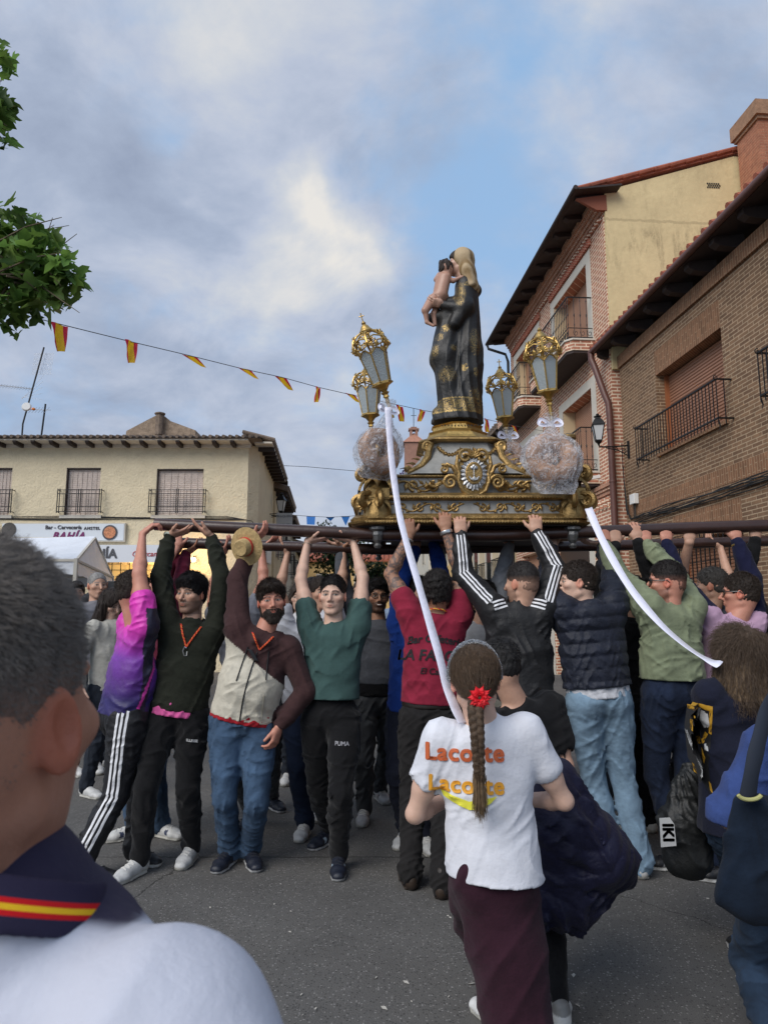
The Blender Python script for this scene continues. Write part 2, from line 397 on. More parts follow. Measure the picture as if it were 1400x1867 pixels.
M_FRAME = mat('spectacle_frame', (.01, .01, .012), .25, spec=.6)
M_LENS = mat('dark_lens', (.008, .008, .012), .08, spec=.8)
M_CLEAR = mat('clear_lens', (.9, .95, .95), .02, trans=1.0, alpha=.25)
def striped_mat(name, base, rough=.6, w=.011, gap=.022, wr=.006):
    m = mat(name, base, rough, bump=[(700, .0005), (28, wr)], var=(14, .15), spec=.35, sheen=.03); t = m.node_tree; b = t.nodes['Principled BSDF']
    at = N(t, 'ShaderNodeAttribute', attribute_name='st'); a = mth(t, 'ABSOLUTE', at.outputs['Fac'])
    f = mth(t, 'MAXIMUM', mth(t, 'LESS_THAN', a, w / 2), mth(t, 'LESS_THAN', mth(t, 'ABSOLUTE', mth(t, 'SUBTRACT', a, gap)), w / 2))
    src = b.inputs['Base Color'].links[0].from_socket
    t.links.new(mixc(t, f, src, (.72, .72, .74)), b.inputs['Base Color']); return m
SKIN = srgb(186, 146, 124); SKIN_PALE = srgb(204, 168, 148); SKIN_TAN = srgb(160, 118, 94); SKIN_RED = srgb(190, 134, 114)
def hand_prims(f, wr, fd, n, right, S=1.0, curl=(25, 30, 25), spread=.08, thumb=.75, splay=None):
    """wr wrist point, fd finger direction, n direction the palm faces"""
    fd = nrm(fd); n = nrm(n - fd * (np.asarray(n, float) @ fd)); s = np.cross(fd, n) * (1 if right else -1)
    q = lambda a, b, c: wr + (fd * a + s * b + n * c) * S
    f.econe(q(.0, 0, 0), q(.035, .002, -.002), s, (.027 * S, .02 * S), (.036 * S, .016 * S), .012)
    f.econe(q(.03, .003, -.002), q(.082, .001, -.002), s, (.036 * S, .017 * S), (.040 * S, .0135 * S), .01)
    f.cone(q(.025, .024, .006), q(.06, .028, .006), .016 * S, .012 * S, .012)
    for i, (so_, L) in enumerate(((.029, .072), (.010, .080), (-.009, .075), (-.027, .060))):
        p = q(.084 - abs(i - 1.2) * .003, so_, -.002); ang = 0; sp = (1.2 - i) * spread
        c3 = curl[i] if hasattr(curl[0], '__len__') else curl
        rr = (.0098, .0088, .0076, .0066)
        for j, (lf, cu) in enumerate(zip((.45, .30, .25), c3)):
            ang += R(cu); d = fd * math.cos(ang) + n * math.sin(ang) + s * sp * math.cos(ang); d = nrm(d)
            p2 = p + d * L * lf * S; f.cone(p, p2, rr[j] * S * (.9 if i == 3 else 1), rr[j + 1] * S * (.9 if i == 3 else 1), .0035); p = p2
    p = q(.028, .026, .006); a = thumb
    d1 = nrm(fd * math.cos(a) + s * math.sin(a) + n * .25); p2 = p + d1 * .042 * S; f.cone(p, p2, .0135 * S, .011 * S, .008)
    d2 = nrm(fd * math.cos(a * .5) + s * math.sin(a * .5) + n * .45); f.cone(p2, p2 + d2 * .034 * S, .0108 * S, .0085 * S, .004)
def head_prims(f, c, M, S, hq=True, jaw=1.0, gaunt=0.0, chin=1.0, nose=1.0, brow=1.0):
    w = lambda x, y, z: c + M.T @ (np.array([x, y, z]) * S)
    f.ell(w(0, -.012, .03), (.077 * S, .098 * S, .088 * S), M, .01)
    f.ell(w(0, -.035, -.02), (.066 * S, .068 * S, .065 * S), M, .03)
    f.ell(w(0, .028, -.022), (.067 * S, .062 * S, .075 * S), M, .02)
    f.ell(w(0, .030, -.068), (.054 * S * jaw, .056 * S, .045 * S), M, .02)
    for sx in (-1, 1):
        f.cone(w(sx * .052 * jaw, -.005, -.062), w(sx * .02, .062, -.098), .016 * S, .017 * S, .02)
        f.ell(w(sx * .046, .060, -.018), (.022 * S, .022 * S, .018 * S), M, .018)
    f.cone(w(-.010, .070, -.101), w(.010, .070, -.101), .017 * S * chin, .017 * S * chin, .012)
    if hq:
        for sx in (-1, 1):
            f.ell(w(sx * .031, .100, .004), (.019 * S, .016 * S, .013 * S), M, .008, 'sub')
            f.cone(w(sx * .012, .087, .022), w(sx * .046, .076, .025), .009 * S * brow, .007 * S, .010)
            f.ell(w(sx * .031, .0725, .003), (.0155 * S, .0145 * S, .0125 * S), M, .003)      # lids and eyeball
            f.cone(w(sx * .018, .0835, .0105), w(sx * .044, .0765, .0095), .0034 * S, .0030 * S, .003)
            f.cone(w(sx * .019, .0830, -.0055), w(sx * .043, .0765, -.0045), .0028 * S, .0026 * S, .003)
        f.cone(w(0, .084, .016), w(0, .1115 + .004 * nose, -.028), .0078 * S, .0105 * S, .007)
        for sx in (-1, 1): f.cone(w(sx * .0115, .098, -.033), w(sx * .012, .092, -.036), .0085 * S, .0085 * S, .006)
        f.ell(w(0, .074, -.060), (.030 * S, .020 * S, .020 * S), M, .012)
        f.econe(w(-.017, .0905, -.0575), w(.017, .0905, -.0575), M[2], (.0045 * S, .0055 * S), (.0045 * S, .0055 * S), .004)
        f.econe(w(-.014, .0900, -.068), w(.014, .0900, -.068), M[2], (.0055 * S, .0065 * S), (.0055 * S, .0065 * S), .004)
        f.cone(w(-.021, .0945, -.0625), w(.021, .0945, -.0625), .0016 * S, .0016 * S, .0025, 'sub')
    else:
        f.cone(w(0, .084, .016), w(0, .113, -.028), .009 * S, .0125 * S, .008)
        f.ell(w(0, .074, -.062), (.028 * S, .022 * S, .018 * S), M, .012)
    for sx in (-1, 1):
        e = w(sx * .078, -.006, -.008); n_ = nrm(M.T @ np.array([sx * 1.0, -.35, 0])); v_ = nrm(M.T @ np.array([0, -.18, 1.0])); v_ = nrm(v_ - n_ * (n_ @ v_)); Me = np.array([n_, np.cross(v_, n_), v_])
        f.ell(e, (.0085 * S, .019 * S, .032 * S), Me, .006)
        if hq: f.ell(e + n_ * .009 * S + M.T @ np.array([0, .003, .004]) * S, (.008 * S, .011 * S, .02 * S), Me, .004, 'sub')
def cran(V, c, M, S): return ((V - c) @ M.T) / S
def hair_field(hs, c, M, S, res):
    st = hs['style']; w = lambda x, y, z: c + M.T @ (np.array([x, y, z]) * S)
    th, tt = {'buzz': (.002, .002), 'fade': (.002, .012), 'short': (.005, .010), 'mid': (.008, .016), 'curly': (.008, .018), 'mop': (.009, .018), 'long': (.018, .02), 'tied': (.006, .006)}[st]
    f = Field(res); k = .012
    f.ell(w(0, -.014, .032 + tt * .3), ((.078 + th) * S, (.100 + th) * S, (.088 + tt) * S), M, k)
    f.ell(w(0, -.037, -.015), ((.067 + th) * S, (.070 + th) * S, (.062) * S), M, k)
    if st in ('mop', 'mid', 'curly'): f.ell(w(0, .060, .088), (.056 * S, .036 * S, .024 * S), M, .02)
    hl = hs.get('line', 0.0)
    zc = {'mop': -.030, 'mid': -.014}.get(st, -.006) + hl
    f.ell(w(0, .125, zc - .004), (.110 * S, .086 * S, .084 * S), M, .005, 'sub')
    if st == 'long':
        f.p = [q for q in f.p if q[5] == 'add']
        f.econe(w(0, -.05, .04), w(0, -.055, -.19), M[0], (.098 * S, .080 * S), (.125 * S, .085 * S), .03)
        for sx in (-1, 1): f.econe(w(sx * .085, .0, .0), w(sx * .095, .02, -.19), M[0], (.030 * S, .045 * S), (.045 * S, .05 * S), .03)
        f.ell(w(0, .115, -.03), (.062 * S, .075 * S, .095 * S), M, .01, 'sub'); f.clip(w(0, 0, -.20), -UP, .0)
    elif st != 'long':
        for sx in (-1, 1): f.ell(w(sx * .095, .008, -.03), (.035 * S, .036 * S, .042 * S), M, .006, 'sub')
        f.clip(w(0, -.08, hs.get('nape', -.062)), M.T @ nrm([0, .35, -1.0]))
    sd = hs.get('seed', 1); wl = .035 if st in ('curly', 'long') else .02
    am = {'curly': .006, 'mop': .004, 'mid': .004, 'short': .0025, 'long': .006}.get(st, .0012)
    rg = np.random.RandomState(sd); D = [nrm(rg.normal(size=3) * ((1, 1, .25) if st in ('long', 'tied') else (1, 1, 1))) * 2 * math.pi / (wl * rg.uniform(.7, 1.5)) for _ in range(5)]
    f.disp = lambda x, y, z: -am * sum(np.sin(d[0] * x + d[1] * y + d[2] * z + 2 * np.sin(d[1] * x * .7 + d[2] * y * .6)) for d in D) / 3
    return f
def add_strands(hs, V, Q, c, M, S, parent, n, name='strands'):
    st = hs['style']; rg = np.random.RandomState(hs.get('seed', 1) + 9); idx = rg.randint(0, len(V), n); p = V[idx].astype(float)
    L = cran(p, c, M, S); keep = L[:, 2] > (-.075 if st != 'long' else -.3); p = p[keep]; L = L[keep]; n = len(p)
    nr = L / np.array([.08, .1, .1]) ** 2; nr /= np.linalg.norm(nr, axis=1)[:, None]
    crown = np.array([0.0, -.045, .125]); fl = L - crown + np.array([hs.get('part', 0.0), hs.get('fwd', .03), 0])
    fl -= nr * np.sum(fl * nr, 1)[:, None]; fl /= np.linalg.norm(fl, axis=1)[:, None] + 1e-6
    if st == 'tied': fl = np.array([0, -.115, -.055]) - L; fl -= nr * np.sum(fl * nr, 1)[:, None]; fl /= np.linalg.norm(fl, axis=1)[:, None] + 1e-6
    if st == 'long': k = np.clip((.07 - L[:, 2]) / .08, 0, 1)[:, None]; fl = fl * (1 - k) + (np.array([0, 0, -1.0]) + rg.normal(size=fl.shape) * .12) * k; nr = nr * (1 - k * .8)
    lift = {'buzz': .9, 'fade': .55, 'short': .45, 'mid': .3, 'curly': .7, 'mop': .25, 'long': .05, 'tied': .02}[st]
    d = fl + nr * lift + rg.normal(size=(n, 3)) * {'curly': .6, 'short': .25, 'buzz': .2, 'tied': .03, 'long': .05}.get(st, .18)
    d /= np.linalg.norm(d, axis=1)[:, None]
    ln = {'buzz': .006, 'fade': .014, 'short': .018, 'mid': .028, 'curly': .016, 'mop': .030, 'long': .085, 'tied': .05}[st] * S
    top = np.clip((L[:, 2] + .02) / .1, .35, 1.0) if st in ('fade', 'short', 'mid', 'mop') else 1.0
    lens = ln * rg.uniform(.6, 1.2, n) * top
    c0 = hs['col']
    return hair_obj(name, p - (nr @ M) * .002, d @ M, lens, hs.get('rad', .0008), hairm(tuple(min(1, x * 1.35) for x in c0)), parent, curl={'curly': .30, 'long': .10}.get(st, .06), segs=7 if st == 'long' else 4, seed=hs.get('seed', 1))
def paint_head(V, c, M, S, sp, base):
    L = cran(V, c, M, S); C = np.tile(np.array(base), (len(V), 1)); x, y, z = L[:, 0], L[:, 1], L[:, 2]; ax = np.abs(x)
    hd = (ax < .12) & (np.abs(y) < .14) & (z > -.13) & (z < .14)
    def blob(cx, cy, cz, rx, ry, rz): return np.clip(1.4 - 1.4 * (((ax - cx) / rx) ** 2 + ((y - cy) / ry) ** 2 + ((z - cz) / rz) ** 2), 0, 1)[:, None] * hd[:, None]
    def mixto(w, col): nonlocal C; C = C * (1 - w) + np.array(col) * w
    b = np.array(base)
    mixto(blob(0, .115, -.03, .016, .03, .014) * .3, b * (1.0, .72, .68)); mixto(blob(.046, .07, -.028, .03, .03, .022) * .3, b * (1.02, .74, .7)); mixto(blob(.08, -.005, -.01, .02, .035, .045) * .7, b * (1.12, .66, .58))
    if sp.get('stubble'):
        m = ((z < -.040) & (z > -.125) & (y > -.01)) | ((ax < .03) & (z > -.056) & (z < -.045) & (y > .08)); k = sp['stubble'] * np.clip((-.036 - z) / .012, 0, 1)
        mixto((m * np.where((ax < .03) & (z > -.056), sp['stubble'], k))[:, None] * hd[:, None], sp['hair']['col'])
    if sp.get('face', True):
        mixto(blob(0, .094, -.0585, .021, .02, .0042) * .9, b * (.72, .40, .38)); mixto(blob(0, .094, -.067, .018, .02, .0052) * .9, b * (.82, .42, .40))
        mixto(blob(0, .097, -.0625, .021, .02, .0016) * .9, b * .2)
        hc = np.array(sp['hair']['col'])
        bz = .0235 + .004 * np.clip((ax - .012) / .02, 0, 1) - .006 * np.clip((ax - .034) / .016, 0, 1)
        mixto((np.clip(1.6 - np.abs(z - bz) / .0042, 0, 1) * (ax > .011) * (ax < .049) * (y > .055))[:, None] * .9, hc * .8)
        # almond of the open eye: white, iris, lash line
        ex, ez = ax - .031, z - .0035; al = (ex / .0150) ** 2 + (ez / (.0056)) ** 2
        e = (np.clip(3 - 3 * al, 0, 1) * (y > .062))[:, None]; lash = (np.clip(1.3 - np.abs(al - 1.2) / .55, 0, 1) * (y > .062) * np.where(ez > 0, 1, .45))[:, None]
        mixto(lash * .95, b * .10); mixto(e, (.34, .32, .30))
        gx = sp.get('gaze', 0.0); ir = ((x - np.sign(x) * .031 - gx) ** 2 + (ez - .0005) ** 2); mixto((np.clip(2.2 - 1.6 * ir / .0062 ** 2, 0, 1) * (al < 1.05) * (y > .062))[:, None], sp.get('iris', (.03, .02, .014)))
    return C
_pc = [0]
def person(sp):
    _pc[0] += 1; seed = sp.get('seed', _pc[0] * 7); rg = np.random.RandomState(seed)
    Yd = sp['Y']; S = sp.get('S', 1.0)
    def pt(q, dy=0.0): return P(q[0], q[1], (q[2] if len(q) > 2 else Yd) + dy)
    F = fdir(sp['yaw']); r = np.array([F[1], -F[0], 0.0])
    pel = pt(sp['pel']); sh = pt(sp['sh']); hc = pt(sp['head'])
    U = nrm(sh - pel); r = nrm(r - U * (r @ U)); Fb = np.cross(U, r)
    if Fb @ F < 0: Fb = -Fb
    root = empty('person', (float(pel[0]), float(pel[1]), 0.0)); tag(root, sp['label'], 'person', sp.get('group'))
    hy = fdir(sp.get('hyaw', sp['yaw'])); hp = R(sp.get('hpitch', 0)); ht = R(sp.get('htilt', 0))
    rh = np.array([hy[1], -hy[0], 0.0]); fh = hy * math.cos(hp) + UP * math.sin(hp); uh = np.cross(rh, fh); uh = uh if uh[2] > 0 else -uh
    rh2 = rh * math.cos(ht) + uh * math.sin(ht); uh = uh * math.cos(ht) - rh * math.sin(ht); M = np.array([rh2, fh, uh])
    ctx = dict(pel=pel, sh=sh, U=U, r=r, F=Fb, hc=hc, M=M, S=S, root=root)
    raised = {}
    for side, sg in (('R', 1), ('L', -1)):
        hd = sp['hands'][side]; up = hd[0] != 'down' and pt(hd[0])[2] > sh[2]
        sj = sh + r * sg * (.150 if up else .165) * S * sp.get('wide', 1.0) + U * (.03 if up else sp.get('drop', -.015)) * S
        if hd[0] == 'down':
            tgt = sh + r * sg * .26 * S - U * .58 * S + Fb * .05; fd, n_ = -UP + Fb * .2, -r * sg + Fb * .2; curl = (22, 28, 20)
        else:
            tgt = pt(hd[0]); m_ = hd[1]
            if m_ == 'over': fd, n_ = UP + np.array([0, .12, 0]), np.array([0, 1.0, 0]); curl = (30, 42, 30)
            elif m_ == 'overc': fd, n_ = UP - np.array([0, .12, 0]), np.array([0, -1.0, 0]); curl = (30, 42, 30)
            else: fd, n_ = np.array(m_[0], float), np.array(m_[1], float); curl = m_[2] if len(m_) > 2 else (18, 22, 18)
        fd = nrm(fd); wr = tgt - fd * .062 * S
        hint = np.array(sp.get('el', {}).get(side, tuple(r * sg * .8 - Fb * .15 + (0, 0, -.3)) if not up else tuple(r * sg * 1.0 + Fb * .35)), float)
        el = ik(sj, wr, .285 * S, .255 * S, hint)
        ctx[side] = (sj, el, wr, fd, nrm(n_), curl, sg)
    # ---- body
    f = Field(sp.get('res', .0048)); hq = sp.get('hq', False)
    neckb = sh + U * .035 * S
    f.econe(neckb - U * .05 * S, hc - M[2] * .075 * S - M[1] * .022 * S, r, (.066 * S, .058 * S), (.054 * S, .056 * S), .02)
    head_prims(f, hc, M, S, hq, **sp.get('hk', {}))
    w_ = sp.get('girth', 1.0)
    f.econe(pel + U * .02, sh - U * .22 * S, r, (.135 * S * w_, .095 * S * w_), (.135 * S * w_, .09 * S), .03)
    f.econe(sh - U * .22 * S, sh - U * .03 * S, r, (.140 * S * w_, .092 * S), (.12 * S, .07 * S), .03)
    for side in ('R', 'L'):
        sj, el, wr, fd, n_, curl, sg = ctx[side]
        f.cone(sh - U * .03 * S + r * sg * .07 * S, sj, .06 * S, .052 * S, .03)
        am = sp.get('arm', 1.0); ad = nrm(el - sj); mid = (sj + el) / 2
        f.cone(sj, el, .050 * S * am, .037 * S * am, .02); f.cone(sj + ad * .07 * S, mid + ad * .04, .049 * S * am, .043 * S * am, .03)
        fa = nrm(wr - el); f.cone(el, el + fa * .07 * S, .036 * S * am, .038 * S * am, .015)
        sdir = np.cross(fd, n_); f.econe(el + fa * .07 * S, wr, sdir, (.0385 * S * am, .0365 * S * am), (.028 * S, .0205 * S), .015)
        hand_prims(f, wr, fd, n_, side == 'R', S * 1.04, curl, sp.get('spread', .08) + rg.uniform(-.02, .04), rg.uniform(.6, .95))
    V, Q = f.mesh(); V = V.astype(float)
    body = mesh_obj('body', V, Q, M_SKIN, root, True); sk = sp.get('skin', SKIN)
    C = paint_head(V, hc, M, S, dict(sp), sk)
    # knuckles and fingertips a touch redder
    for side in ('R', 'L'):
        wr, fd = ctx[side][2], ctx[side][3]; t = np.clip(((V - wr) @ fd - .07) / .03, 0, 1) * (np.linalg.norm(V - wr, axis=1) < .25); C = C * (1 - .25 * t[:, None]) + np.array(sk) * (1.0, .74, .68) * .25 * t[:, None]
    if sp.get('tattoo'):
        tm = np.zeros(len(V)); 
        for side in ('R', 'L'):
            a, b, c_ = ctx[side][:3]
            for p_, q_ in ((a, b), (b, c_)):
                ba = q_ - p_; t = np.clip((V - p_) @ ba / (ba @ ba), 0, 1); dd = np.linalg.norm(V - p_ - t[:, None] * ba, axis=1); tm = np.maximum(tm, (dd < .055) & (t > 0.02) & (t < .99))
        nz = vnoise(V, 75, 4); nz2 = vnoise(V, 130, 8); k = tm * np.clip((np.abs(nz) < .30) * .62 + (nz2 > .45) * .45 + .12, 0, .75)
        C = C * (1 - k[:, None]) + np.array(srgb(62, 66, 70)) * k[:, None]
    set_col(body, C)
    if sp.get('teeth'):
        w = lambda x, y, z: hc + M.T @ (np.array([x, y, z]) * S); mb = MB(); mb.tube([w(-.015, .0925, -.0605), w(-.008, .0965, -.0622), w(.008, .0965, -.0622), w(.015, .0925, -.0605)], .0036, 8); mb.build('teeth', mat('teeth_enamel', (.75, .72, .66), .3), root, smooth=True)
    # ---- hair
    hs = sp['hair']
    if hs['style'] != 'none':
        f = hair_field(hs, hc, M, S, .005); V, Q = f.mesh(); V = V.astype(float); h = mesh_obj('hair', V, Q, M_HAIR, root, True)
        cc = np.array(hs['col']); C = cc * (1 + .25 * vnoise(V, 160, 3)[:, None]); 
        if hs.get('tip') is not None: L = cran(V, hc, M, S); k = np.clip((.0 - L[:, 2]) / .16 + .35 * vnoise(V, 45, 5), 0, 1)[:, None]; C = C * (1 - k) + np.array(hs['tip']) * k
        if hs.get('fadecol'):
            L = cran(V, hc, M, S); k = np.clip((.045 - L[:, 2]) / .05, 0, 1)[:, None] * hs['fadecol']; C = C * (1 - k) + np.array(sk) * .8 * k
        set_col(h, np.clip(C, 0, 1))
        ns = sp.get('strands', 5000 if hq else 2000)
        if ns: add_strands(hs, V, Q, hc, M, S, h, ns)
        ctx['hair'] = h
    if sp.get('beard'):
        w = lambda x, y, z: hc + M.T @ (np.array([x, y, z]) * S); b = sp['beard']; f = Field(.004)
        f.ell(w(0, .030, -.070), ((.060) * S, (.064 + b * .4) * S, (.050 + b * .6) * S), M, .01); f.cone(w(-.012, .066, -.103 - b * .5), w(.012, .066, -.103 - b * .5), (.02 + b * .5) * S, (.02 + b * .5) * S, .015)
        for sx in (-1, 1): f.cone(w(sx * .064, -.004, -.02), w(sx * .052, .010, -.075), .012 * S, (.016 + b * .3) * S, .012)
        f.ell(w(0, .086, -.0475), (.026 * S, .010 * S, .005 * S), M, .005)
        f.ell(w(0, .108, -.064), (.019 * S, .020 * S, .0095 * S), M, .004, 'sub'); f.ell(w(0, .10, .012), (.062 * S, .070 * S, .060 * S), M, .006, 'sub')
        D = folds(seed + 3, .003, .015); f.disp = D
        V, Q = f.mesh(); V = V.astype(float); h = mesh_obj('beard', V, Q, M_HAIR, root, True); set_col(h, np.clip(np.array(hs['col']) * (1 + .2 * vnoise(V, 200, 5)[:, None]), 0, 1))
        hb = dict(hs); hb.update(style='short', seed=seed); rg2 = np.random.RandomState(5); ix = rg2.randint(0, len(V), 3000); L = cran(V[ix], hc, M, S); nr = L - np.array([0, .02, -.06]); nr /= np.linalg.norm(nr, axis=1)[:, None]
        d = nr * .5 + np.array([0, .1, -1.0]) + rg2.normal(size=nr.shape) * .25; d /= np.linalg.norm(d, axis=1)[:, None]
        hair_obj('strands', V[ix], d @ M, rg2.uniform(.004, .010, len(ix)), .0007, hairm(tuple(x * 1.3 for x in hs['col'])), h, segs=3)
    if sp.get('glasses'):
        w = lambda x, y, z: hc + M.T @ (np.array([x, y, z]) * S); dark = sp['glasses'] == 'sun'; mb = MB(); ml = MB()
        for sx in (-1, 1):
            pts = [w(sx * .033 + .024 * math.cos(a), .094 - .010 * abs((sx * .033 + .024 * math.cos(a)) / .05) ** 2, .004 + .017 * math.sin(a)) for a in np.linspace(0, 2 * math.pi, 17)]
            mb.tube(pts, .0019 if not dark else .0028, 6); ml.add(pts[:-1] + [p + (M.T @ np.array([0, -.002, 0])) for p in pts[:-1]], [tuple(range(16)), tuple(range(31, 15, -1))])
            mb.tube([w(sx * .056, .088, .010), w(sx * .078, .05, .010), w(sx * .082, -.005, .010), w(sx * .080, -.02, -.004)], .0022 if not dark else .0032, 6)
        mb.tube([w(-.010, .094, .010), w(0, .098, .012), w(.010, .094, .010)], .002, 6)
        g = mb.build('glasses', M_FRAME, root, smooth=True); ml.build('lens', M_LENS if dark else M_CLEAR, g)
    # ---- trousers
    lg = sp['legs']; feet = sp.get('feet'); ft = []
    if feet:
        for q in feet:
            g0 = G(q[0], q[1], q[3] if len(q) > 3 else .04) if not (len(q) > 4) else P(q[0], q[1], q[4]); g0 = g0.copy(); lift = q[3] if len(q) > 3 else 0.0
            base = np.array([g0[0], g0[1], lift - .0 if len(q) > 3 else 0.0]); ft.append((base, fdir(q[2])))
        ctx['ft'] = ft
        f = Field(sp.get('gres', .008) if not lg.get('fine') else .006); lw = lg.get('w', 1.0); gw = sp.get('girth', 1.0) * lg.get('hip', 1.0); lean = nrm(U + UP)
        f.econe(pel + lean * lg.get('rise', .10) * S, pel - UP * .02, r, (.148 * S * gw, .104 * S * gw), (.166 * S * gw, .122 * S * gw), .03)
        knees = []
        for (b, d), sg in zip(ft, (1, -1)):
            hj = pel + r * sg * .088 * S - UP * .05 * S; ank = b - d * .075 * S + UP * .085 * S
            kn = ik(hj, ank, .42 * S, .40 * S, lg.get('knee', tuple(d * .7 + Fb * .6))); knees.append((hj, kn, ank))
            f.cone(hj, kn, .098 * S * lw * gw, .066 * S * lw, .03); f.cone(hj + (kn - hj) * .2, hj + (kn - hj) * .5, .092 * S * lw * gw, .080 * S * lw, .03)
            hem = ank + (kn - ank) * lg.get('crop', -.04); f.cone(kn, kn + (hem - kn) * .35, .066 * S * lw, .066 * S * lw, .02); f.cone(kn + (hem - kn) * .3, hem, .066 * S * lw, lg.get('hem', .052) * S, .015)
            if not lg.get('crop'):
                f.cone(hem + nrm(kn - hem) * .03, hem + nrm(kn - hem) * .035, lg.get('hem', .052) * S + .008, lg.get('hem', .052) * S + .008, .02)
            for a_, b_, ra_, rb_ in lg.get('mass', ()): f.econe(P(*a_), P(*b_), r, ra_, rb_, .05)
            f.ell(pel - Fb * .045 * S + r * sg * .072 * S - UP * .055 * S, (.088 * S * lg.get('seat', 1), .085 * S * lg.get('seat', 1), .095 * S), None, .035)
        f.disp = folds(seed + 1, lg.get('fold', .0075), lg.get('wl', .085), .9)
        V, Q = f.mesh(); V = V.astype(float); o = mesh_obj('trousers', V, Q, lg.get('mat', M_DENIM), root, True)
        c0 = np.array(lg['col'])
        if lg.get('denim'):
            fade = np.zeros(len(V))
            for hj, kn, an in knees:
                for a_, b_, wt in ((hj, kn, 1.0), (kn, an, .55)):
                    ba = b_ - a_; t = np.clip((V - a_) @ ba / (ba @ ba), 0, 1); q_ = V - a_ - t[:, None] * ba; fr = np.abs(q_ @ Fb) / .08; fade = np.maximum(fade, np.clip(fr, 0, 1) * (np.linalg.norm(q_, axis=1) < .13) * wt * np.clip(1 - np.abs(t - .55) * .9, 0, 1))
            cc = c0 * (1 + (lg['denim'] * fade * (.9 + .2 * vnoise(V, 22, 2)) + .06 * vnoise(V, 60, 6))[:, None])
        else: cc = c0 * (1 + .06 * vnoise(V, 30, 2)[:, None])
        set_col(o, np.clip(cc, 0, 1)); ctx['trousers'] = (o, V, Q); ctx['knees'] = knees
        if lg.get('stripes') is not None:
            st = np.full(len(V), 9.0); side = lg['stripes']; hj, kn, an = knees[side]; best = np.full(len(V), 9.0)
            wst = pel + UP * .1 + r * (1 - 2 * side) * .10; o_ = np.array(lg.get('stout', (0, -1, 0)), float)
            for a_, b_ in ((wst, kn), (kn, an)):
                ba = b_ - a_; bh = nrm(ba); t = np.clip((V - a_) @ ba / (ba @ ba), 0, 1); q_ = V - a_ - t[:, None] * ba; dd = np.linalg.norm(q_, axis=1); oo = nrm(o_ - bh * (o_ @ bh)); lt = np.cross(bh, oo)
                ok = (q_ @ oo > 0.01) & (dd < best) & (dd < .17); best = np.where(ok, dd, best); st = np.where(ok, q_ @ lt + lg.get('stoff', 0), st)
            set_attr(o, st, 'st')
        if lg.get('belt'):
            f = Field(.006); a_ = pel + lean * (lg.get('rise', .10) - .045) * S; f.econe(a_, a_ + lean * .004, r, (.170 * S * gw, .124 * S * gw), (.170 * S * gw, .124 * S * gw), .0); f.clip(a_ + lean * .02, lean); f.clip(a_ - lean * .018, -lean)
            V2, Q2 = f.mesh(); mesh_obj('belt', V2, Q2, mat('belt_leather', lg['belt'], .5), root, True)
        if lg.get('pockets'):
            bv = BVHTree.FromPolygons(V.tolist(), Q.tolist()); mb = MB(); sg0 = lg['pockets']
            for sx in (-1, 1):
                cpt = pel + r * sx * .088 * S - UP * .045 * S; pts = [(-.062, .075), (.062, .075), (.058, -.05), (0, -.078), (-.058, -.05), (-.062, .075)]
                line = []
                for (a0, b0), (a1, b1) in zip(pts[:-1], pts[1:]):
                    for t in np.linspace(0, 1, 7)[:-1]:
                        q_ = cpt + r * (a0 + (a1 - a0) * t) + UP * (b0 + (b1 - b0) * t) + Fb * sg0 * .4; hit = bv.ray_cast(Vector(q_), Vector(-Fb * sg0), .5)
                        if hit[0]: line.append(np.array(hit[0]) + Fb * sg0 * .001)
                if len(line) > 4: mb.tube(line, .0026, 4)
            line = []
            for z in np.linspace(.08, -.13, 12):
                hit = bv.ray_cast(Vector(pel + UP * z + Fb * sg0 * .4), Vector(-Fb * sg0), .5)
                if hit[0]: line.append(np.array(hit[0]) + Fb * sg0 * .001)
            if len(line) > 3: mb.tube(line, .003, 4)
            mb.build('pocket_stitching', mat('seam_thread', tuple(x * .55 for x in lg['col']), .9), root)
        # ---- shoes
        shs = sp['shoes']
        for i, (b, d) in enumerate(ft):
            lat = np.cross(UP, d); f = Field(.0055); q = lambda a, z, l=0.0: b + d * a * S + UP * z * S + lat * l * S
            f.econe(q(-.105, .042), q(-.03, .045), lat, (.036 * S, .044 * S), (.036 * S, .048 * S), .015); f.econe(q(-.03, .045), q(.06, .032), lat, (.037 * S, .045 * S), (.046 * S, .036 * S), .02)
            f.econe(q(.06, .032), q(.115, .024), lat, (.046 * S, .034 * S), (.036 * S, .027 * S), .015); f.econe(q(-.085, .06), q(-.078, shs.get('top', .095)), d, (.05 * S, .04 * S), (.045 * S, .037 * S), .015)
            f.econe(q(-.10, .008), q(.03, .008), lat, (.039 * S, .012 * S), (.043 * S, .012 * S), .004); f.econe(q(.03, .008), q(.112, .008), lat, (.049 * S, .012 * S), (.038 * S, .012 * S), .004)
            f.clip(q(0, .0), -UP); V, Q = f.mesh(); V = V.astype(float); so_ = mesh_obj('shoe', V, Q, M_SHOE, root, True)
            z = (V[:, 2] - b[2]) / S; u = (V - b) @ d / S; C = np.tile(np.array(shs['col']), (len(V), 1)) * (1 + .08 * vnoise(V, 60, 3)[:, None])
            sl_ = z < shs.get('sole_h', .024) + .006 * (u < -.05); C[sl_] = shs['sole']
            if shs.get('toe') is not None: C[(u > .085) & ~sl_] = shs['toe']
            if shs.get('bars') is not None:
                sv = u + (z - .05) * .55; m = (np.abs(sv - .0) < .0065) | (np.abs(sv - .024) < .0065) | (np.abs(sv + .024) < .0065); m &= (z > .026) & (z < .075) & (np.abs((V - b) @ lat) > .02); C[m] = shs['bars']
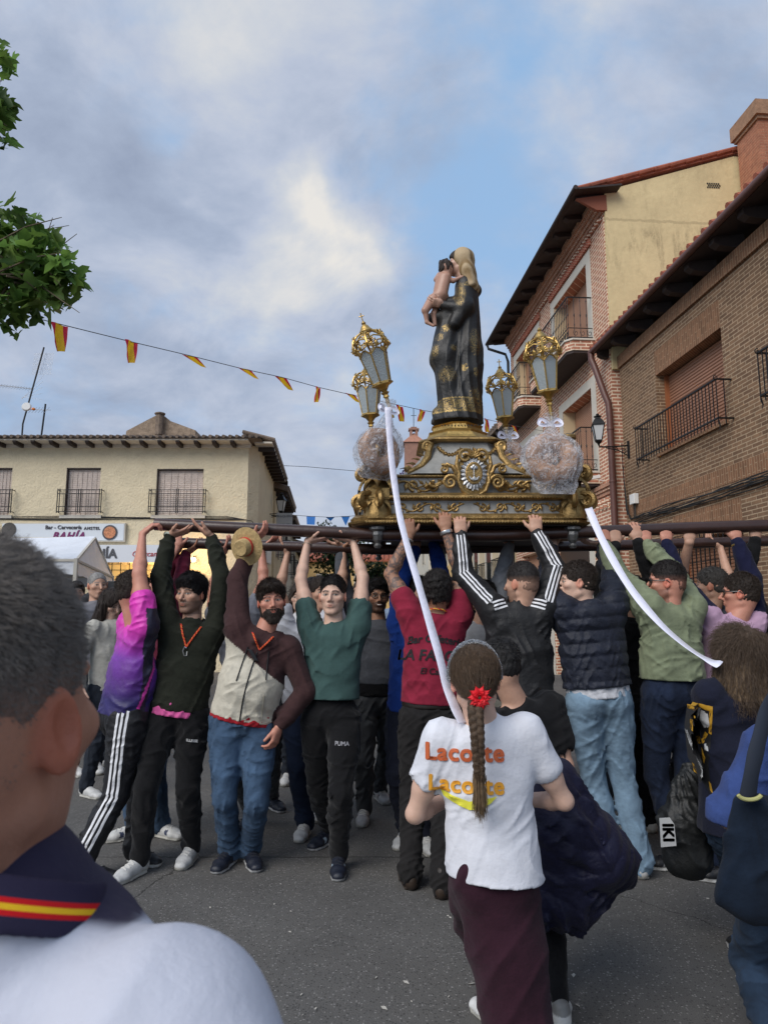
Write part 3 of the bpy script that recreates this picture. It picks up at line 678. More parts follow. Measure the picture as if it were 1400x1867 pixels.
            if shs.get('accent') is not None:
                sv = u - .02 - .5 * np.abs(z - .045); m = (np.abs(sv) < .014) & (z > .03) & (z < .062) & (np.abs((V - b) @ lat) > .026); C[m] = shs['accent']
            m = (u < -.06) & (z > shs.get('top', .095) - .012); C[m] = np.array(shs['col']) * .35
            set_col(so_, C)
            if shs.get('laces', True):
                bv = BVHTree.FromPolygons(V.tolist(), Q.tolist()); mb = MB()
                for j, a in enumerate(np.linspace(-.022, .055, 6)):
                    line = []
                    for l in np.linspace(-.024, .024, 5):
                        hit = bv.ray_cast(Vector(q(a + (l * .3 if j % 2 else -l * .3), .2, l)), Vector((0, 0, -1)), .3)
                        if hit[0]: line.append(np.array(hit[0]) + UP * .001)
                    if len(line) > 2: mb.tube(line, .0032, 5)
                mb.build('laces', shs.get('lm', M_LACE), so_)
    # ---- top
    tp = sp['top']; f = Field(sp.get('gres', .0075)); gt = tp.get('th', .012) * S; gw = sp.get('girth', 1.0); loose = tp.get('loose', .012)
    hem = pel + U * tp.get('hem', .02)
    f.econe(hem - U * .02, sh - U * .24 * S, r, ((.150 * gw) * S + gt + loose, (.108 * gw) * S + gt + loose), ((.152 * gw) * S + gt + loose * .6, .104 * S * gw + gt), .04)
    f.econe(sh - U * .24 * S, sh - U * .04 * S, r, (.155 * S * gw + gt, .100 * S + gt), (.135 * S + gt, .082 * S + gt), .03)
    f.econe(sh - U * .02 * S, sh + U * .022 * S, r, (.085 * S + gt, .07 * S), (.06 * S, .058 * S), .03)
    if tp.get('neck'): f.econe(sh - Fb * .015, sh + U * tp['neck'] - Fb * .020, r, (.112 * S, .104 * S), (.090 * S, .084 * S), .03)
    if tp.get('belly'): f.ell(pel + U * .17 * S + Fb * .05, (.15 * S * gw, .12 * S, .16 * S), np.array([r, Fb, U]), .05)
    for side in ('R', 'L'):
        sj, el, wr, fd, n_, curl, sg = ctx[side]; sl = tp.get('sleeve', 'long'); rr = tp.get('sr', (.060, .052, .038))
        f.cone(sh - U * .06 * S + r * sg * .08 * S, sj, .068 * S + gt, rr[0] * S + gt * .5, .035)
        f.cone(sh - U * .16 * S + r * sg * .10 * S, sj + (el - sj) * .12, .055 * S + gt, rr[0] * S * .9 + gt * .4, .05)
        if sl == 'short':
            e2 = sj + (el - sj) * tp.get('slen', .42); f.cone(sj, e2, rr[0] * S + gt, rr[0] * S * .98 + gt, .02); f.cone(e2, e2 + nrm(el - sj) * .10, (.046) * S, .046 * S, .0, 'sub')
            ctx['cut' + side] = e2
        else:
            f.cone(sj, el, rr[0] * S + gt * .6, rr[1] * S + gt * .5, .02); w2 = wr - nrm(wr - el) * tp.get('cuff', .012); f.cone(el, el + (w2 - el) * .6, rr[1] * S + gt * .5, rr[1] * S * .88 + gt * .4, .02); f.cone(el + (w2 - el) * .55, w2, rr[1] * S * .85 + gt * .4, rr[2] * S, .012)
            f.cone(w2 - nrm(w2 - el) * .06, w2 - nrm(w2 - el) * .055, rr[2] * S + .009, rr[2] * S + .009, .015)
    if tp.get('hood'):
        hb = sh + U * .03 * S - Fb * .055 * S
        for sg in (-1, 1): f.cone(hb + r * sg * .02, sh + U * .035 * S + r * sg * .085 * S + Fb * .01, .045 * S, .035 * S, .02); f.cone(sh + U * .035 * S + r * sg * .085 * S + Fb * .01, sh + U * -.01 * S + r * sg * .04 + Fb * .095 * S, .033 * S, .022 * S, .02)
        f.ell(hb - Fb * .025 - U * .05 * S, (.11 * S, .045 * S, .085 * S), np.array([r, Fb, U]), .03)
    if tp.get('collar'):
        f.econe(sh + U * .01 * S, sh + U * tp['collar'] * S, r, (.078 * S, .07 * S), (.066 * S, .064 * S), .015); f.econe(sh + U * .05 * S, sh + U * (tp['collar'] + .06) * S, r, (.056 * S, .056 * S), (.056 * S, .056 * S), .0, 'sub')
    if tp.get('rib'):
        f.econe(hem + U * .03, hem - U * .018, r, (.158 * gw * S + gt, .115 * gw * S + gt), (.148 * gw * S + gt, .106 * gw * S + gt), .02)
    q0 = tp.get('quilt')
    fl = folds(seed, tp.get('fold', .0065), tp.get('wl', .10), tp.get('tilt', 1.0))
    if q0:
        Uq = U; f.disp = lambda x, y, z: fl(x, y, z) - .010 * (np.abs(np.sin(((x - pel[0]) * Uq[0] + (y - pel[1]) * Uq[1] + (z - pel[2]) * Uq[2]) * math.pi / q0)) ** .6 - .5)
    else: f.disp = fl
    f.clip(hem + r * 0, -nrm(U + np.array(tp.get('hemtilt', (0, 0, 0)))))
    V, Q = f.mesh(); V = V.astype(float); top = mesh_obj(tp.get('name', 'top'), V, Q, tp.get('mat', M_CLOTH), root, True); ctx['top'] = (top, V, Q)
    c0 = np.array(tp['col']); C = c0 * (1 + .05 * vnoise(V, 25, 4)[:, None])
    if tp.get('paint'): C = tp['paint'](V, C, ctx)
    set_col(top, np.clip(C, 0, 1))
    if tp.get('stripes'):
        st = np.full(len(V), 9.0); best = np.full(len(V), 9.0)
        for side in ('R', 'L'):
            sj, el, wr = ctx[side][:3]; o_ = np.array(tp['stripes'], float)
            for a_, b_ in ((sh + U * .06 + r * ctx[side][6] * .07, sj), (sj, el), (el, wr)):
                ba = b_ - a_; bh = nrm(ba); t = np.clip((V - a_) @ ba / (ba @ ba), 0, 1); q_ = V - a_ - t[:, None] * ba; dd = np.linalg.norm(q_, axis=1); oo = nrm(o_ - bh * (o_ @ bh)); lt = np.cross(bh, oo)
                ok = (q_ @ oo > 0.005) & (dd < best) & (dd < .12) & (t > 0) & (t < 1) & ((V - sh) @ r * ctx[side][6] > .05); best = np.where(ok, dd, best); st = np.where(ok, q_ @ lt, st)
        set_attr(top, st, 'st')
    if tp.get('under') is not None:       # shirt tail showing below the hem
        f = Field(.008); h2 = tp.get('underlen', .05); f.econe(hem + U * .04, hem - U * (h2 + .02), r, (.170 * gw * S + .004, .127 * gw * S + .004), (.173 * gw * S + .004, .131 * gw * S + .004), .02)
        f.disp = folds(seed + 5, .006, .05); f.clip(hem - U * h2, -U); f.clip(hem + U * .05, U); V2, Q2 = f.mesh(); o = mesh_obj('undershirt', V2, Q2, M_CLOTH, root, True); set_col(o, np.tile(np.array(tp['under']), (len(V2), 1)))
    return ctx
def wrap_text(ctx_or_mesh, body, size, origin, xd, ud, nd, m, name='lettering', parent=None, bold=.0, off=.002, arc=0.0, shear=0, spacing=1.0, sub=.02):
    """lettering laid on a garment: each glyph point is dropped on the cloth along -nd"""
    V, Q = ctx_or_mesh; bv = BVHTree.FromPolygons(V.tolist(), Q.tolist()); tv, tf = text_mesh(body, size, bold=bold, sub=sub, shear=shear, spacing=spacing); vs = []
    for x, y, zo in tv:
        y2 = y + arc * x * x
        p = origin + xd * x + ud * y2 + nd * .5; h = bv.ray_cast(Vector(p), Vector(-nd), 1.0)
        vs.append(np.array(h[0]) + nd * (off + zo) if h[0] else origin + xd * x + ud * y2)
    return mesh_obj(name, np.array(vs), tf, m, parent)
def wrap_poly(meshVQ, poly2d, origin, xd, ud, nd, m, name, parent, off=.002, n=10):
    """a closed outline filled as a fan grid and dropped on a surface"""
    V, Q = meshVQ; bv = BVHTree.FromPolygons(V.tolist(), Q.tolist()); poly = np.array(poly2d, float); c = poly.mean(0); P2 = []
    for i in range(len(poly)):
        a, b = poly[i], poly[(i + 1) % len(poly)]
        for t in np.linspace(0, 1, 5)[:-1]: P2.append(a + (b - a) * t)
    P2 = np.array(P2); k = len(P2); vs = []; fs = []
    for j in range(n + 1):
        for p in P2: 
            q = c + (p - c) * (1 - j / (n + .001)); o = origin + xd * q[0] + ud * q[1] + nd * .5; h = bv.ray_cast(Vector(o), Vector(-nd), 1.0)
            vs.append(np.array(h[0]) + nd * off if h[0] else origin + xd * q[0] + ud * q[1])
    fs = [(j * k + i, j * k + (i + 1) % k, (j + 1) * k + (i + 1) % k, (j + 1) * k + i) for j in range(n) for i in range(k)]
    return mesh_obj(name, np.array(vs), fs, m, parent)
# ---------------------------------------------------------------- ground
def add_lines(m):
    t = m.node_tree; b = t.nodes['Principled BSDF']; src = b.inputs['Base Color'].links[0].from_socket
    c = N(t, 'ShaderNodeTexCoord').outputs['Object']; s_ = N(t, 'ShaderNodeSeparateXYZ'); t.links.new(c, s_.inputs[0])
    nz = mth(t, 'MULTIPLY', mth(t, 'SUBTRACT', noise(t, c, 3.0, 6, .65), .5), .30); nz2 = mth(t, 'MULTIPLY', mth(t, 'SUBTRACT', noise(t, c, 5.0, 6, .7), .5), .22)
    def line(coord, at, w, n_): return mth(t, 'LESS_THAN', mth(t, 'ABSOLUTE', mth(t, 'SUBTRACT', mth(t, 'ADD', coord, n_), at)), w)
    seam = line(s_.outputs[1], 4.66, .006, mth(t, 'MULTIPLY', nz, .25))
    d1 = mth(t, 'ADD', s_.outputs[0], mth(t, 'MULTIPLY', s_.outputs[1], -.24))
    k1 = mth(t, 'MULTIPLY', line(d1, -2.30, .006, nz2), mth(t, 'LESS_THAN', s_.outputs[1], 4.66))
    d2 = mth(t, 'ADD', s_.outputs[0], mth(t, 'MULTIPLY', s_.outputs[1], .9))
    k2 = mth(t, 'MULTIPLY', line(d2, 4.9, .004, nz2), mth(t, 'LESS_THAN', s_.outputs[1], 4.2))
    k = mth(t, 'MAXIMUM', mth(t, 'MAXIMUM', seam, k1), k2)
    # light and dark stone chips of the asphalt
    v = N(t, 'ShaderNodeTexVoronoi'); v.inputs['Scale'].default_value = 95; t.links.new(c, v.inputs['Vector']); ch = N(t, 'ShaderNodeSeparateXYZ'); t.links.new(v.outputs['Color'], ch.inputs[0])
    chips = mth(t, 'MULTIPLY', mth(t, 'GREATER_THAN', ch.outputs[0], .86), mth(t, 'LESS_THAN', v.outputs['Distance'], .40))
    dk = mth(t, 'MULTIPLY', mth(t, 'LESS_THAN', ch.outputs[0], .22), mth(t, 'LESS_THAN', v.outputs['Distance'], .45))
    stain = ramp(t, noise(t, c, .55, 6, .65, .4), [(.30, (.78, .78, .78)), (.55, (1, 1, 1)), (.75, (1.18, 1.16, 1.12))])
    x = mixc(t, 1.0, src, stain, 'MULTIPLY'); x = mixc(t, mth(t, 'MULTIPLY', chips, .75), x, (.27, .26, .25)); x = mixc(t, mth(t, 'MULTIPLY', dk, .5), x, (.02, .02, .02)); x = mixc(t, mth(t, 'MULTIPLY', k, .8), x, (.014, .013, .012))
    t.links.new(x, b.inputs['Base Color'])
M_ASPH = mat('asphalt', (.112, .108, .103), .88, bump=[(140, .004), (18, .004)], var=(260, .35), var2=(2.2, .10), spec=.3); add_lines(M_ASPH)
mb = MB(); nx, ny = 60, 60; xs = np.linspace(-260, 260, nx); ys = np.linspace(-60, 700, ny)
mb.box(-300, 300, -60, 900, -.5, 0); tag(mb.build('road', M_ASPH), 'dark grey asphalt of the village square', kind='structure')
# scraps of paper and husks on the asphalt
ml_ = mat('litter_scrap', (.42, .40, .36), .9); mb = MB(); rg = np.random.RandomState(3)
for i in range(60):
    q = G(rg.uniform(280, 1400), rg.uniform(1600, 1860)) if i > 6 else G(*[(290, 1580), (1045, 1780), (1053, 1835), (860, 1795), (740, 1793), (700, 1840), (1290, 1640)][i])
    s_ = rg.uniform(.002, .006) if i > 6 else .011; a = rg.uniform(0, 6.28); pts = [(q[0] + s_ * rr * math.cos(a + k), q[1] + s_ * rr * math.sin(a + k), .003 + .003 * (k % 2)) for k, rr in ((0, 1.6), (1.5, .8), (3.1, 1.5), (4.4, .7))]
    mb.add(pts, [(0, 1, 2, 3)])
tag(mb.build('litter', ml_), kind='stuff')

# ---------------------------------------------------------------- materials of the houses
def brick_mat(name, c1, c2, mortar, msize, wid=.25, row=.064, soldier=False, bias=0.0, rough=.85):
    m = mat(name, c1, rough, bump=(60, .004), spec=.25); t = m.node_tree; b = t.nodes['Principled BSDF']
    c = N(t, 'ShaderNodeTexCoord').outputs['Object']; s_ = N(t, 'ShaderNodeSeparateXYZ'); t.links.new(c, s_.inputs[0]); cb = N(t, 'ShaderNodeCombineXYZ')
    u = mth(t, 'ADD', s_.outputs[0], s_.outputs[1])
    t.links.new(u if not soldier else s_.outputs[2], cb.inputs[0]); t.links.new(s_.outputs[2] if not soldier else u, cb.inputs[1])
    br = N(t, 'ShaderNodeTexBrick'); t.links.new(cb.outputs[0], br.inputs[0]); br.inputs['Scale'].default_value = 1; br.inputs['Color1'].default_value = (*c1, 1); br.inputs['Color2'].default_value = (*c2, 1); br.inputs['Mortar'].default_value = (*mortar, 1)
    br.inputs['Mortar Size'].default_value = msize; br.inputs['Mortar Smooth'].default_value = .15; br.inputs['Brick Width'].default_value = wid; br.inputs['Row Height'].default_value = row; br.inputs['Bias'].default_value = bias
    v1 = ramp(t, noise(t, c, 9, 5, .6), [(.3, (.80, .80, .80)), (.7, (1.18, 1.16, 1.14))]); v2 = ramp(t, noise(t, c, .7, 5, .6), [(.3, (.86, .85, .84)), (.7, (1.1, 1.1, 1.1))])
    x = mixc(t, 1.0, mixc(t, 1.0, br.outputs[0], v1, 'MULTIPLY'), v2, 'MULTIPLY'); t.links.new(x, b.inputs['Base Color'])
    bn = N(t, 'ShaderNodeBump'); bn.inputs['Distance'].default_value = .008; bn.invert = True; t.links.new(br.outputs['Fac'], bn.inputs['Height']); t.links.new(b.inputs['Normal'].links[0].from_socket, bn.inputs['Normal']); t.links.new(bn.outputs[0], b.inputs['Normal'])
    return m
BR1 = brick_mat('pink_brick', srgb(186, 128, 104), srgb(168, 114, 92), srgb(228, 208, 184), .014, .25, .075)
BR1S = brick_mat('pink_brick_upright', srgb(186, 130, 104), srgb(168, 114, 92), srgb(214, 192, 168), .010, .25, .070, True)
BR2 = brick_mat('brown_brick', srgb(136, 108, 84), srgb(110, 86, 68), srgb(172, 150, 124), .0085, .25, .062)
BR2S = brick_mat('brown_brick_upright', srgb(144, 106, 80), srgb(122, 90, 68), srgb(160, 134, 108), .007, .25, .062, True)
M_STUC = mat('cream_roughcast', srgb(216, 202, 172), .93, bump=[(16, .02), (50, .012), (4, .03)], var=(2.5, .06), var2=(30, .05), spec=.2)
M_TAN = mat('tan_render', srgb(196, 172, 118), .93, bump=[(5, .01), (40, .003)], var=(1.2, .08), var2=(9, .05), spec=.2)
M_STONE = mat('stone_trim', srgb(196, 190, 178), .85, bump=(60, .002), var=(5, .06))
M_IRON = mat('wrought_iron', (.010, .010, .011), .5, metal=.3, bump=(120, .001))
M_DWOOD = mat('dark_eave_timber', (.030, .018, .015), .7, bump=(40, .003), var=(8, .2))
M_SOFW = mat('white_soffit', srgb(205, 196, 182), .85, var=(4, .06))
M_TILE = mat('roof_tile', srgb(150, 84, 62), .85, bump=(50, .004), var=(7, .25), var2=(1.5, .15))
M_TILEOLD = mat('weathered_roof_tile', srgb(112, 98, 86), .9, bump=(50, .004), var=(5, .35), var2=(20, .2))
M_PIPE = mat('brown_painted_metal', srgb(92, 58, 50), .45, var=(12, .12), spec=.5)
M_GLASSD = mat('window_glass_dark', (.02, .024, .03), .06, spec=.9)
M_SHUT1 = mat('tan_roller_shutter', srgb(176, 134, 108), .55, var=(3, .06)); M_SHUT2 = mat('brown_roller_shutter', srgb(150, 108, 84), .5, var=(3, .08)); M_BLIND = mat('slatted_wooden_blind', srgb(196, 182, 172), .8, var=(6, .12))
M_CABLE = mat('black_cable', (.012, .012, .012), .6); M_WHITEP = mat('white_plastic', (.72, .72, .70), .4)

def stained(m):
    """old rising stains with a shape of their own on the tan gable"""
    t = m.node_tree; b = t.nodes['Principled BSDF']; src = b.inputs['Base Color'].links[0].from_socket; c = N(t, 'ShaderNodeTexCoord').outputs['Object']; s_ = N(t, 'ShaderNodeSeparateXYZ'); t.links.new(c, s_.inputs[0])
    mp = N(t, 'ShaderNodeMapping'); mp.inputs['Scale'].default_value = (1, 1.6, .5); t.links.new(c, mp.inputs[0]); k1 = ramp(t, noise(t, mp.outputs[0], 2.4, 7, .7, .3), [(.50, (0, 0, 0)), (.68, (1, 1, 1))])
    band = ramp(t, mth(t, 'DIVIDE', s_.outputs[2], 12.0), [(.68, (0, 0, 0)), (.75, (.75, .75, .75)), (.80, (1, 1, 1)), (.835, (.25, .25, .25)), (.88, (.35, .35, .35)), (.90, (.25, .25, .25))])
    k2 = mth(t, 'MULTIPLY', ramp(t, noise(t, c, 26, 4, .7), [(.45, (0, 0, 0)), (.6, (1, 1, 1))]), .35)
    seam = mth(t, 'MULTIPLY', mth(t, 'LESS_THAN', mth(t, 'ABSOLUTE', mth(t, 'SUBTRACT', mth(t, 'ADD', s_.outputs[2], mth(t, 'MULTIPLY', noise(t, c, 6, 4, .6), .12)), 10.02)), .03), .30)
    k = mth(t, 'MAXIMUM', mth(t, 'MULTIPLY', mth(t, 'MULTIPLY', k1, band), mth(t, 'ADD', k2, .5)), seam)
    t.links.new(mixc(t, k, src, srgb(118, 104, 80)), b.inputs['Base Color'])
M_GABLE = mat('stained_tan_render', srgb(208, 190, 146), .93, bump=[(5, .012), (30, .004)], var=(1.2, .07), var2=(9, .05), spec=.2); stained(M_GABLE)

DV = np.array([-.072, 1, 0]); DV = DV / np.linalg.norm(DV); RZ = math.atan2(DV[1], DV[0])
def wall_holes(mb, x0, x1, z0, z1, holes, y0, y1):
    xs = sorted({x0, x1, *[h[0] for h in holes], *[h[1] for h in holes]}); zs = sorted({z0, z1, *[h[2] for h in holes], *[h[3] for h in holes]}); xs = [x for x in xs if x0 <= x <= x1]; zs = [z for z in zs if z0 <= z <= z1]
    for a, b in zip(xs[:-1], xs[1:]):
        run = None
        for c, d in zip(zs[:-1], zs[1:]):
            inside = any(h[0] - 1e-6 <= a and b <= h[1] + 1e-6 and h[2] - 1e-6 <= c and d <= h[3] + 1e-6 for h in holes)
            if not inside:
                if run and abs(run[1] - c) < 1e-9: run[1] = d
                else:
                    if run: mb.box(a, b, y0, y1, *run)
                    run = [c, d]
            else:
                if run: mb.box(a, b, y0, y1, *run); run = None
        if run: mb.box(a, b, y0, y1, *run)
    return mb
def shutter_mesh(x0, x1, z0, z1, y, pitch=.045, depth=.010, out=1):
    mb = MB(); n = max(2, int((z1 - z0) / pitch)); 
    for i in range(n):
        a, b = z0 + (z1 - z0) * i / n, z0 + (z1 - z0) * (i + 1) / n; m_ = (a + b) / 2
        mb.add([(x0, y, a), (x1, y, a), (x1, y + out * depth, a + (b - a) * .3), (x0, y + out * depth, a + (b - a) * .3), (x1, y + out * depth, a + (b - a) * .75), (x0, y + out * depth, a + (b - a) * .75), (x1, y, b), (x0, y, b)], [(0, 1, 2, 3), (3, 2, 4, 5), (5, 4, 6, 7)])
    mb.box(x0, x1, y - out * .03, y - out * .004, z0, z1); return mb
def railing(x0, x1, y0, z0, z1, dep, gap=.11, turned=False, w=.014, out=1, foot=False):
    """front rail at y0+dep with returns to the wall y0"""
    mb = MB(); yo = y0 + out * dep
    for z in (z0 + .04, z1): mb.bar((x0, yo, z), (x1, yo, z), .03, .022); mb.bar((x0, y0, z), (x0, yo, z), .03, .022); mb.bar((x1, y0, z), (x1, yo, z), .03, .022)
    if turned: mb.bar((x0, yo, z0 + .26), (x1, yo, z0 + .26), .018, .014); mb.bar((x0, y0, z0 + .26), (x0, yo, z0 + .26), .018, .014); mb.bar((x1, y0, z0 + .26), (x1, yo, z0 + .26), .018, .014)
    n = int(abs(x1 - x0) / gap)
    def baluster(x, y):
        if turned:
            mb.lathe((x, y, 0), [(.007, z0), (.007, z0 + .3), (.013, z0 + .34), (.007, z0 + .38), (.007, (z0 + z1) / 2 + .02), (.017, (z0 + z1) / 2 + .07), (.007, (z0 + z1) / 2 + .12), (.007, z1 - .12), (.013, z1 - .09), (.007, z1 - .05), (.007, z1)], 6)
        else: mb.bar((x, y, z0 - (.05 if foot else 0)), (x, y, z1), w)
    for i in range(n + 1): baluster(x0 + (x1 - x0) * i / n, yo)
    for i in range(1, max(2, int(dep / gap))):
        for x in (x0, x1): baluster(x, y0 + out * dep * i / max(2, int(dep / gap)))
    if turned:   # scrolled ironwork panel at the foot
        k = int(abs(x1 - x0) / .16)
        for i in range(k):
            cx = x0 + (x1 - x0) * (i + .5) / k
            for sx in (-1, 1): mb.tube([(cx + sx * (.012 + .05 * t) * math.cos(t * 7), yo, z0 + .15 + (.012 + .05 * t) * 1.3 * math.sin(t * 7)) for t in np.linspace(0, 1, 12)], .006, 5)
        for x in (x0, x1):
            for j in range(max(1, int(dep / .16))):
                cy = y0 + out * (j + .5) * .16; mb.tube([(x, cy + (.012 + .05 * t) * math.cos(t * 7), z0 + .15 + (.012 + .05 * t) * 1.3 * math.sin(t * 7)) for t in np.linspace(0, 1, 12)], .006, 5)
    return mb

# ---------------------------------------------------------------- pink brick house with balconies (right, farther)
H1 = empty('brick_house', (4.75, 14.30, 0), RZ, label='three storey pink brick house with stone window surrounds, iron balconies and a tan gable', cat='house')
holes = [(1.10, 3.50, 7.62, 9.55), (5.10, 7.40, 7.62, 9.55), (1.10, 3.10, 4.62, 6.58), (5.10, 7.30, 4.62, 6.58), (1.6, 4.4, 0, 3.5), (5.4, 7.4, 0, 3.3)]
mb = wall_holes(MB(), 0, 8.1, 0, 10.15, holes, -.35, 0); w1 = mb.build('wall', BR1, H1, False)
mb = MB(); mb.box(0, 8.1, -9.5, -.36, 0, 10.1); mb.box(8.1, 8.12, -.36, 0, 0, 10.1); mb.build('inner_wall', M_TAN, H1, False)
mb = MB()
for z0, z1, p in ((10.15, 10.23, .05), (10.23, 10.31, .10), (10.31, 10.39, .15), (10.39, 10.52, .20)):
    mb.box(-.02, 8.14, -.3, p, z0, z1)
mb.build('brick_cornice', BR1S, H1, False)
mb = MB()
for i in range(52):                                    # dog-tooth course
    x = .15 + i * .152
    if x < 8: mb.obox((x, .02, 10.05), (.7, .7, 0), (-.7, .7, 0), (0, 0, 1), .05, .05, .035)
mb.build('dentil_course', BR1, H1, False)
orn = brick_mat('red_brick', srgb(170, 100, 80), srgb(150, 86, 70), srgb(190, 150, 130), .008)
for a, b in ((.72, 3.88), (4.72, 7.8)):
    mb = MB()
    for i in range(int((b - a) / .11)):
        x = a + .05 + i * .11; mb.obox((x, .028, 9.90), (.7, .7, 0), (-.7, .7, 0), (0, 0, 1), .036, .036, .075)
    mb.build('ornamental_brick_course', orn, H1, False)
for i, (x0, x1, z0, z1) in enumerate(holes[:4]):
    mb = MB(); f = .27; y = .022
    mb.box(x0 - f, x1 + f, 0.003, y, z1, z1 + .22); mb.box(x0 - f, x0, .003, y, z0 - .02, z1); mb.box(x1, x1 + f, .003, y, z0 - .02, z1); mb.build('window_surround', M_STONE, H1, False)
    cr_ = bpy.data.materials.get('cream_reveal') or mat('cream_reveal', srgb(206, 186, 150), .9)
    for xa in (x0 + .002, x1 - .012): MB().box(xa, xa + .01, -.34, -.005, z0, z1 - .002).build('window_reveal', cr_, H1, False)
    w = shutter_mesh(x0 + .02, x1 - .02, z0 + .0, z1 - .02, -.30).build('shutter', M_SHUT1, H1, False)
for (x0, x1, z0, z1, dp) in ((.80, 3.95, 7.28, 7.60, .62), (4.95, 7.70, 7.28, 7.60, .62), (.85, 3.3, 4.28, 4.60, .42), (4.95, 7.6, 4.28, 4.60, .42)):
    bc = MB().prism([(x0, .003), (x1, .003), (x1, dp - .12), (x1 - .14, dp), (x0 + .14, dp), (x0, dp - .12)], 'z', z0 + .06, z1 - .03).build('balcony', BR1, H1, False)
    MB().prism([(x0 - .03, .003), (x1 + .03, .003), (x1 + .03, dp - .11), (x1 - .13, dp + .03), (x0 + .13, dp + .03), (x0 - .03, dp - .11)], 'z', z1 - .028, z1 + .01).build('slab_edge', M_STONE, bc, False)
    MB().prism([(x0 + .02, .004), (x1 - .02, .004), (x1 - .02, dp - .13), (x1 - .15, dp - .02), (x0 + .15, dp - .02), (x0 + .02, dp - .13)], 'z', z0, z0 + .058).build('soffit', M_DWOOD, bc, False)
    railing(x0 + .05, x1 - .05, .004, z1 + .012, z1 + 1.0, dp - .05, .115, True).build('railing', M_IRON, bc, False)
mb = MB()
for z0, z1, p in ((4.02, 4.10, .03), (4.10, 4.17, .06), (4.17, 4.25, .09)): mb.box(0, 8.1, .003, p, z0, z1)
mb.build('string_course', BR1S, H1, False)
mb = MB()
for i in range(36):
    for j in range(2): mb.obox((.1 + i * .22 + j * .11, .02, 3.80 + j * .11), (.7, .7, 0), (-.7, .7, 0), (0, 0, 1), .04, .04, .045)
mb.build('dentil_course', BR1, H1, False)
mb = MB(); mb.box(1.3, 1.6, .003, .03, 0, 3.8); mb.box(4.4, 4.7, .003, .03, 0, 3.8); mb.box(1.6, 4.4, .003, .03, 3.5, 3.8); mb.build('door_surround', M_STONE, H1, False)
MB().box(1.61, 4.39, -.28, -.22, 0, 3.49).build('door', mat('dark_door_timber', (.05, .03, .02), .6), H1, False)
MB().box(5.41, 7.39, -.28, -.22, 0, 3.29).build('garage_door', M_SHUT1, H1, False)
# eave on the street side
mb = MB(); mb.add([(-.35, -.3, 10.60), (8.45, -.3, 10.60), (8.45, .68, 10.46), (-.35, .68, 10.46), (-.35, -.3, 10.64), (8.45, -.3, 10.64), (8.45, .68, 10.50), (-.35, .68, 10.50)], [(0, 1, 2, 3), (4, 5, 6, 7), (0, 1, 5, 4), (2, 3, 7, 6), (0, 3, 7, 4), (1, 2, 6, 5)]); ev = mb.build('eave', M_DWOOD, H1, False)
for i in range(12):
    x = -.05 + i * .74; mb = MB(); mb.add([(x, -.1, 10.46), (x + .14, -.1, 10.46), (x + .14, .50, 10.38), (x, .50, 10.38), (x, .60, 10.42), (x + .14, .60, 10.42), (x, -.1, 10.58), (x + .14, -.1, 10.58), (x + .14, .60, 10.468), (x, .60, 10.468)], [(0, 1, 2, 3), (3, 2, 5, 4), (4, 5, 8, 9), (0, 3, 4, 9, 6), (1, 7, 8, 5, 2), (6, 7, 1, 0)]); mb.build('rafter_end', M_DWOOD, ev, False)
mb = MB(); mb.tube([(-.38, .72, 10.49), (8.45, .72, 10.49)], .05, 10); gt_ = mb.build('gutter', M_DWOOD, H1, False, smooth=True)
mb = MB(); mb.tube([(8.35, .72, 10.46), (8.35, .68, 10.30), (8.15, .16, 10.05), (8.15, .08, 9.8), (8.15, .08, 3)], .045, 8); mb.build('downpipe', M_IRON, H1, False, smooth=True)
# roof slope with its rake over the gable
sl = .32
mb = MB(); mb.add([(-.11, .74, 10.50), (8.45, .74, 10.50), (8.45, -4.6, 10.66 + 4.6 * sl), (-.11, -4.6, 10.66 + 4.6 * sl), (-.11, .74, 10.54), (8.45, .74, 10.54), (8.45, -4.6, 10.72 + 4.6 * sl), (-.11, -4.6, 10.72 + 4.6 * sl)], [(0, 1, 2, 3), (4, 5, 6, 7), (0, 1, 5, 4), (2, 3, 7, 6), (0, 3, 7, 4), (1, 2, 6, 5)])
for i in range(15):                                   # rake tiles, one overlapping the next
    y = .66 - i * .36; zf = lambda q_: 10.575 + (.74 - q_) * (.18 + 4.6 * sl) / 5.34; mb.tube([(-.11, y, zf(y)), (-.11, y - .40, zf(y - .4) + .015)], [.062, .050], 8)
rf = mb.build('roof', M_TILE, H1, False)
mb = MB(); mb.prism([(-.02, 6.6), (-.02, 10.62), (-3.0, 10.63 + 3.0 * sl), (-9.5, 10.64 + 9.5 * sl * .3), (-9.5, 6.6)], 'x', -.08, -.004); g_ = mb.build('gable_wall', M_GABLE, H1, False)
mb = MB(); mb.prism([(.62, 10.40), (-.05, 10.52), (-.05, 10.16), (.18, 10.16)], 'x', -.10, -.03); mb.build('eave_end_board', mat('red_brown_paint', srgb(140, 84, 62), .8), H1, False)
mb = MB()
for i in range(6):
    for j in range(3): mb.box(-.092, -.082, -2.62 + i * .05 - (j % 2) * .025, -2.59 + i * .05 - (j % 2) * .025, 10.80 + j * .045, 10.83 + j * .045)
mb.build('vent', M_CABLE, g_, False)
mb = MB(); mb.box(-1.0, -.22, -5.0, -3.02, 7.4, 11.80); c_ = mb.build('chimney', brick_mat('chimney_brick', srgb(172, 116, 90), srgb(156, 104, 82), srgb(186, 140, 112), .006), H1, False)
MB().box(-1.05, -.17, -5.05, -2.98, 11.80, 11.87).box(-1.10, -.12, -5.1, -2.93, 11.87, 12.20).build('chimney_cap', mat('chimney_cap_brick', srgb(150, 116, 90), .9, bump=(40, .01), var=(9, .25)), c_, False)

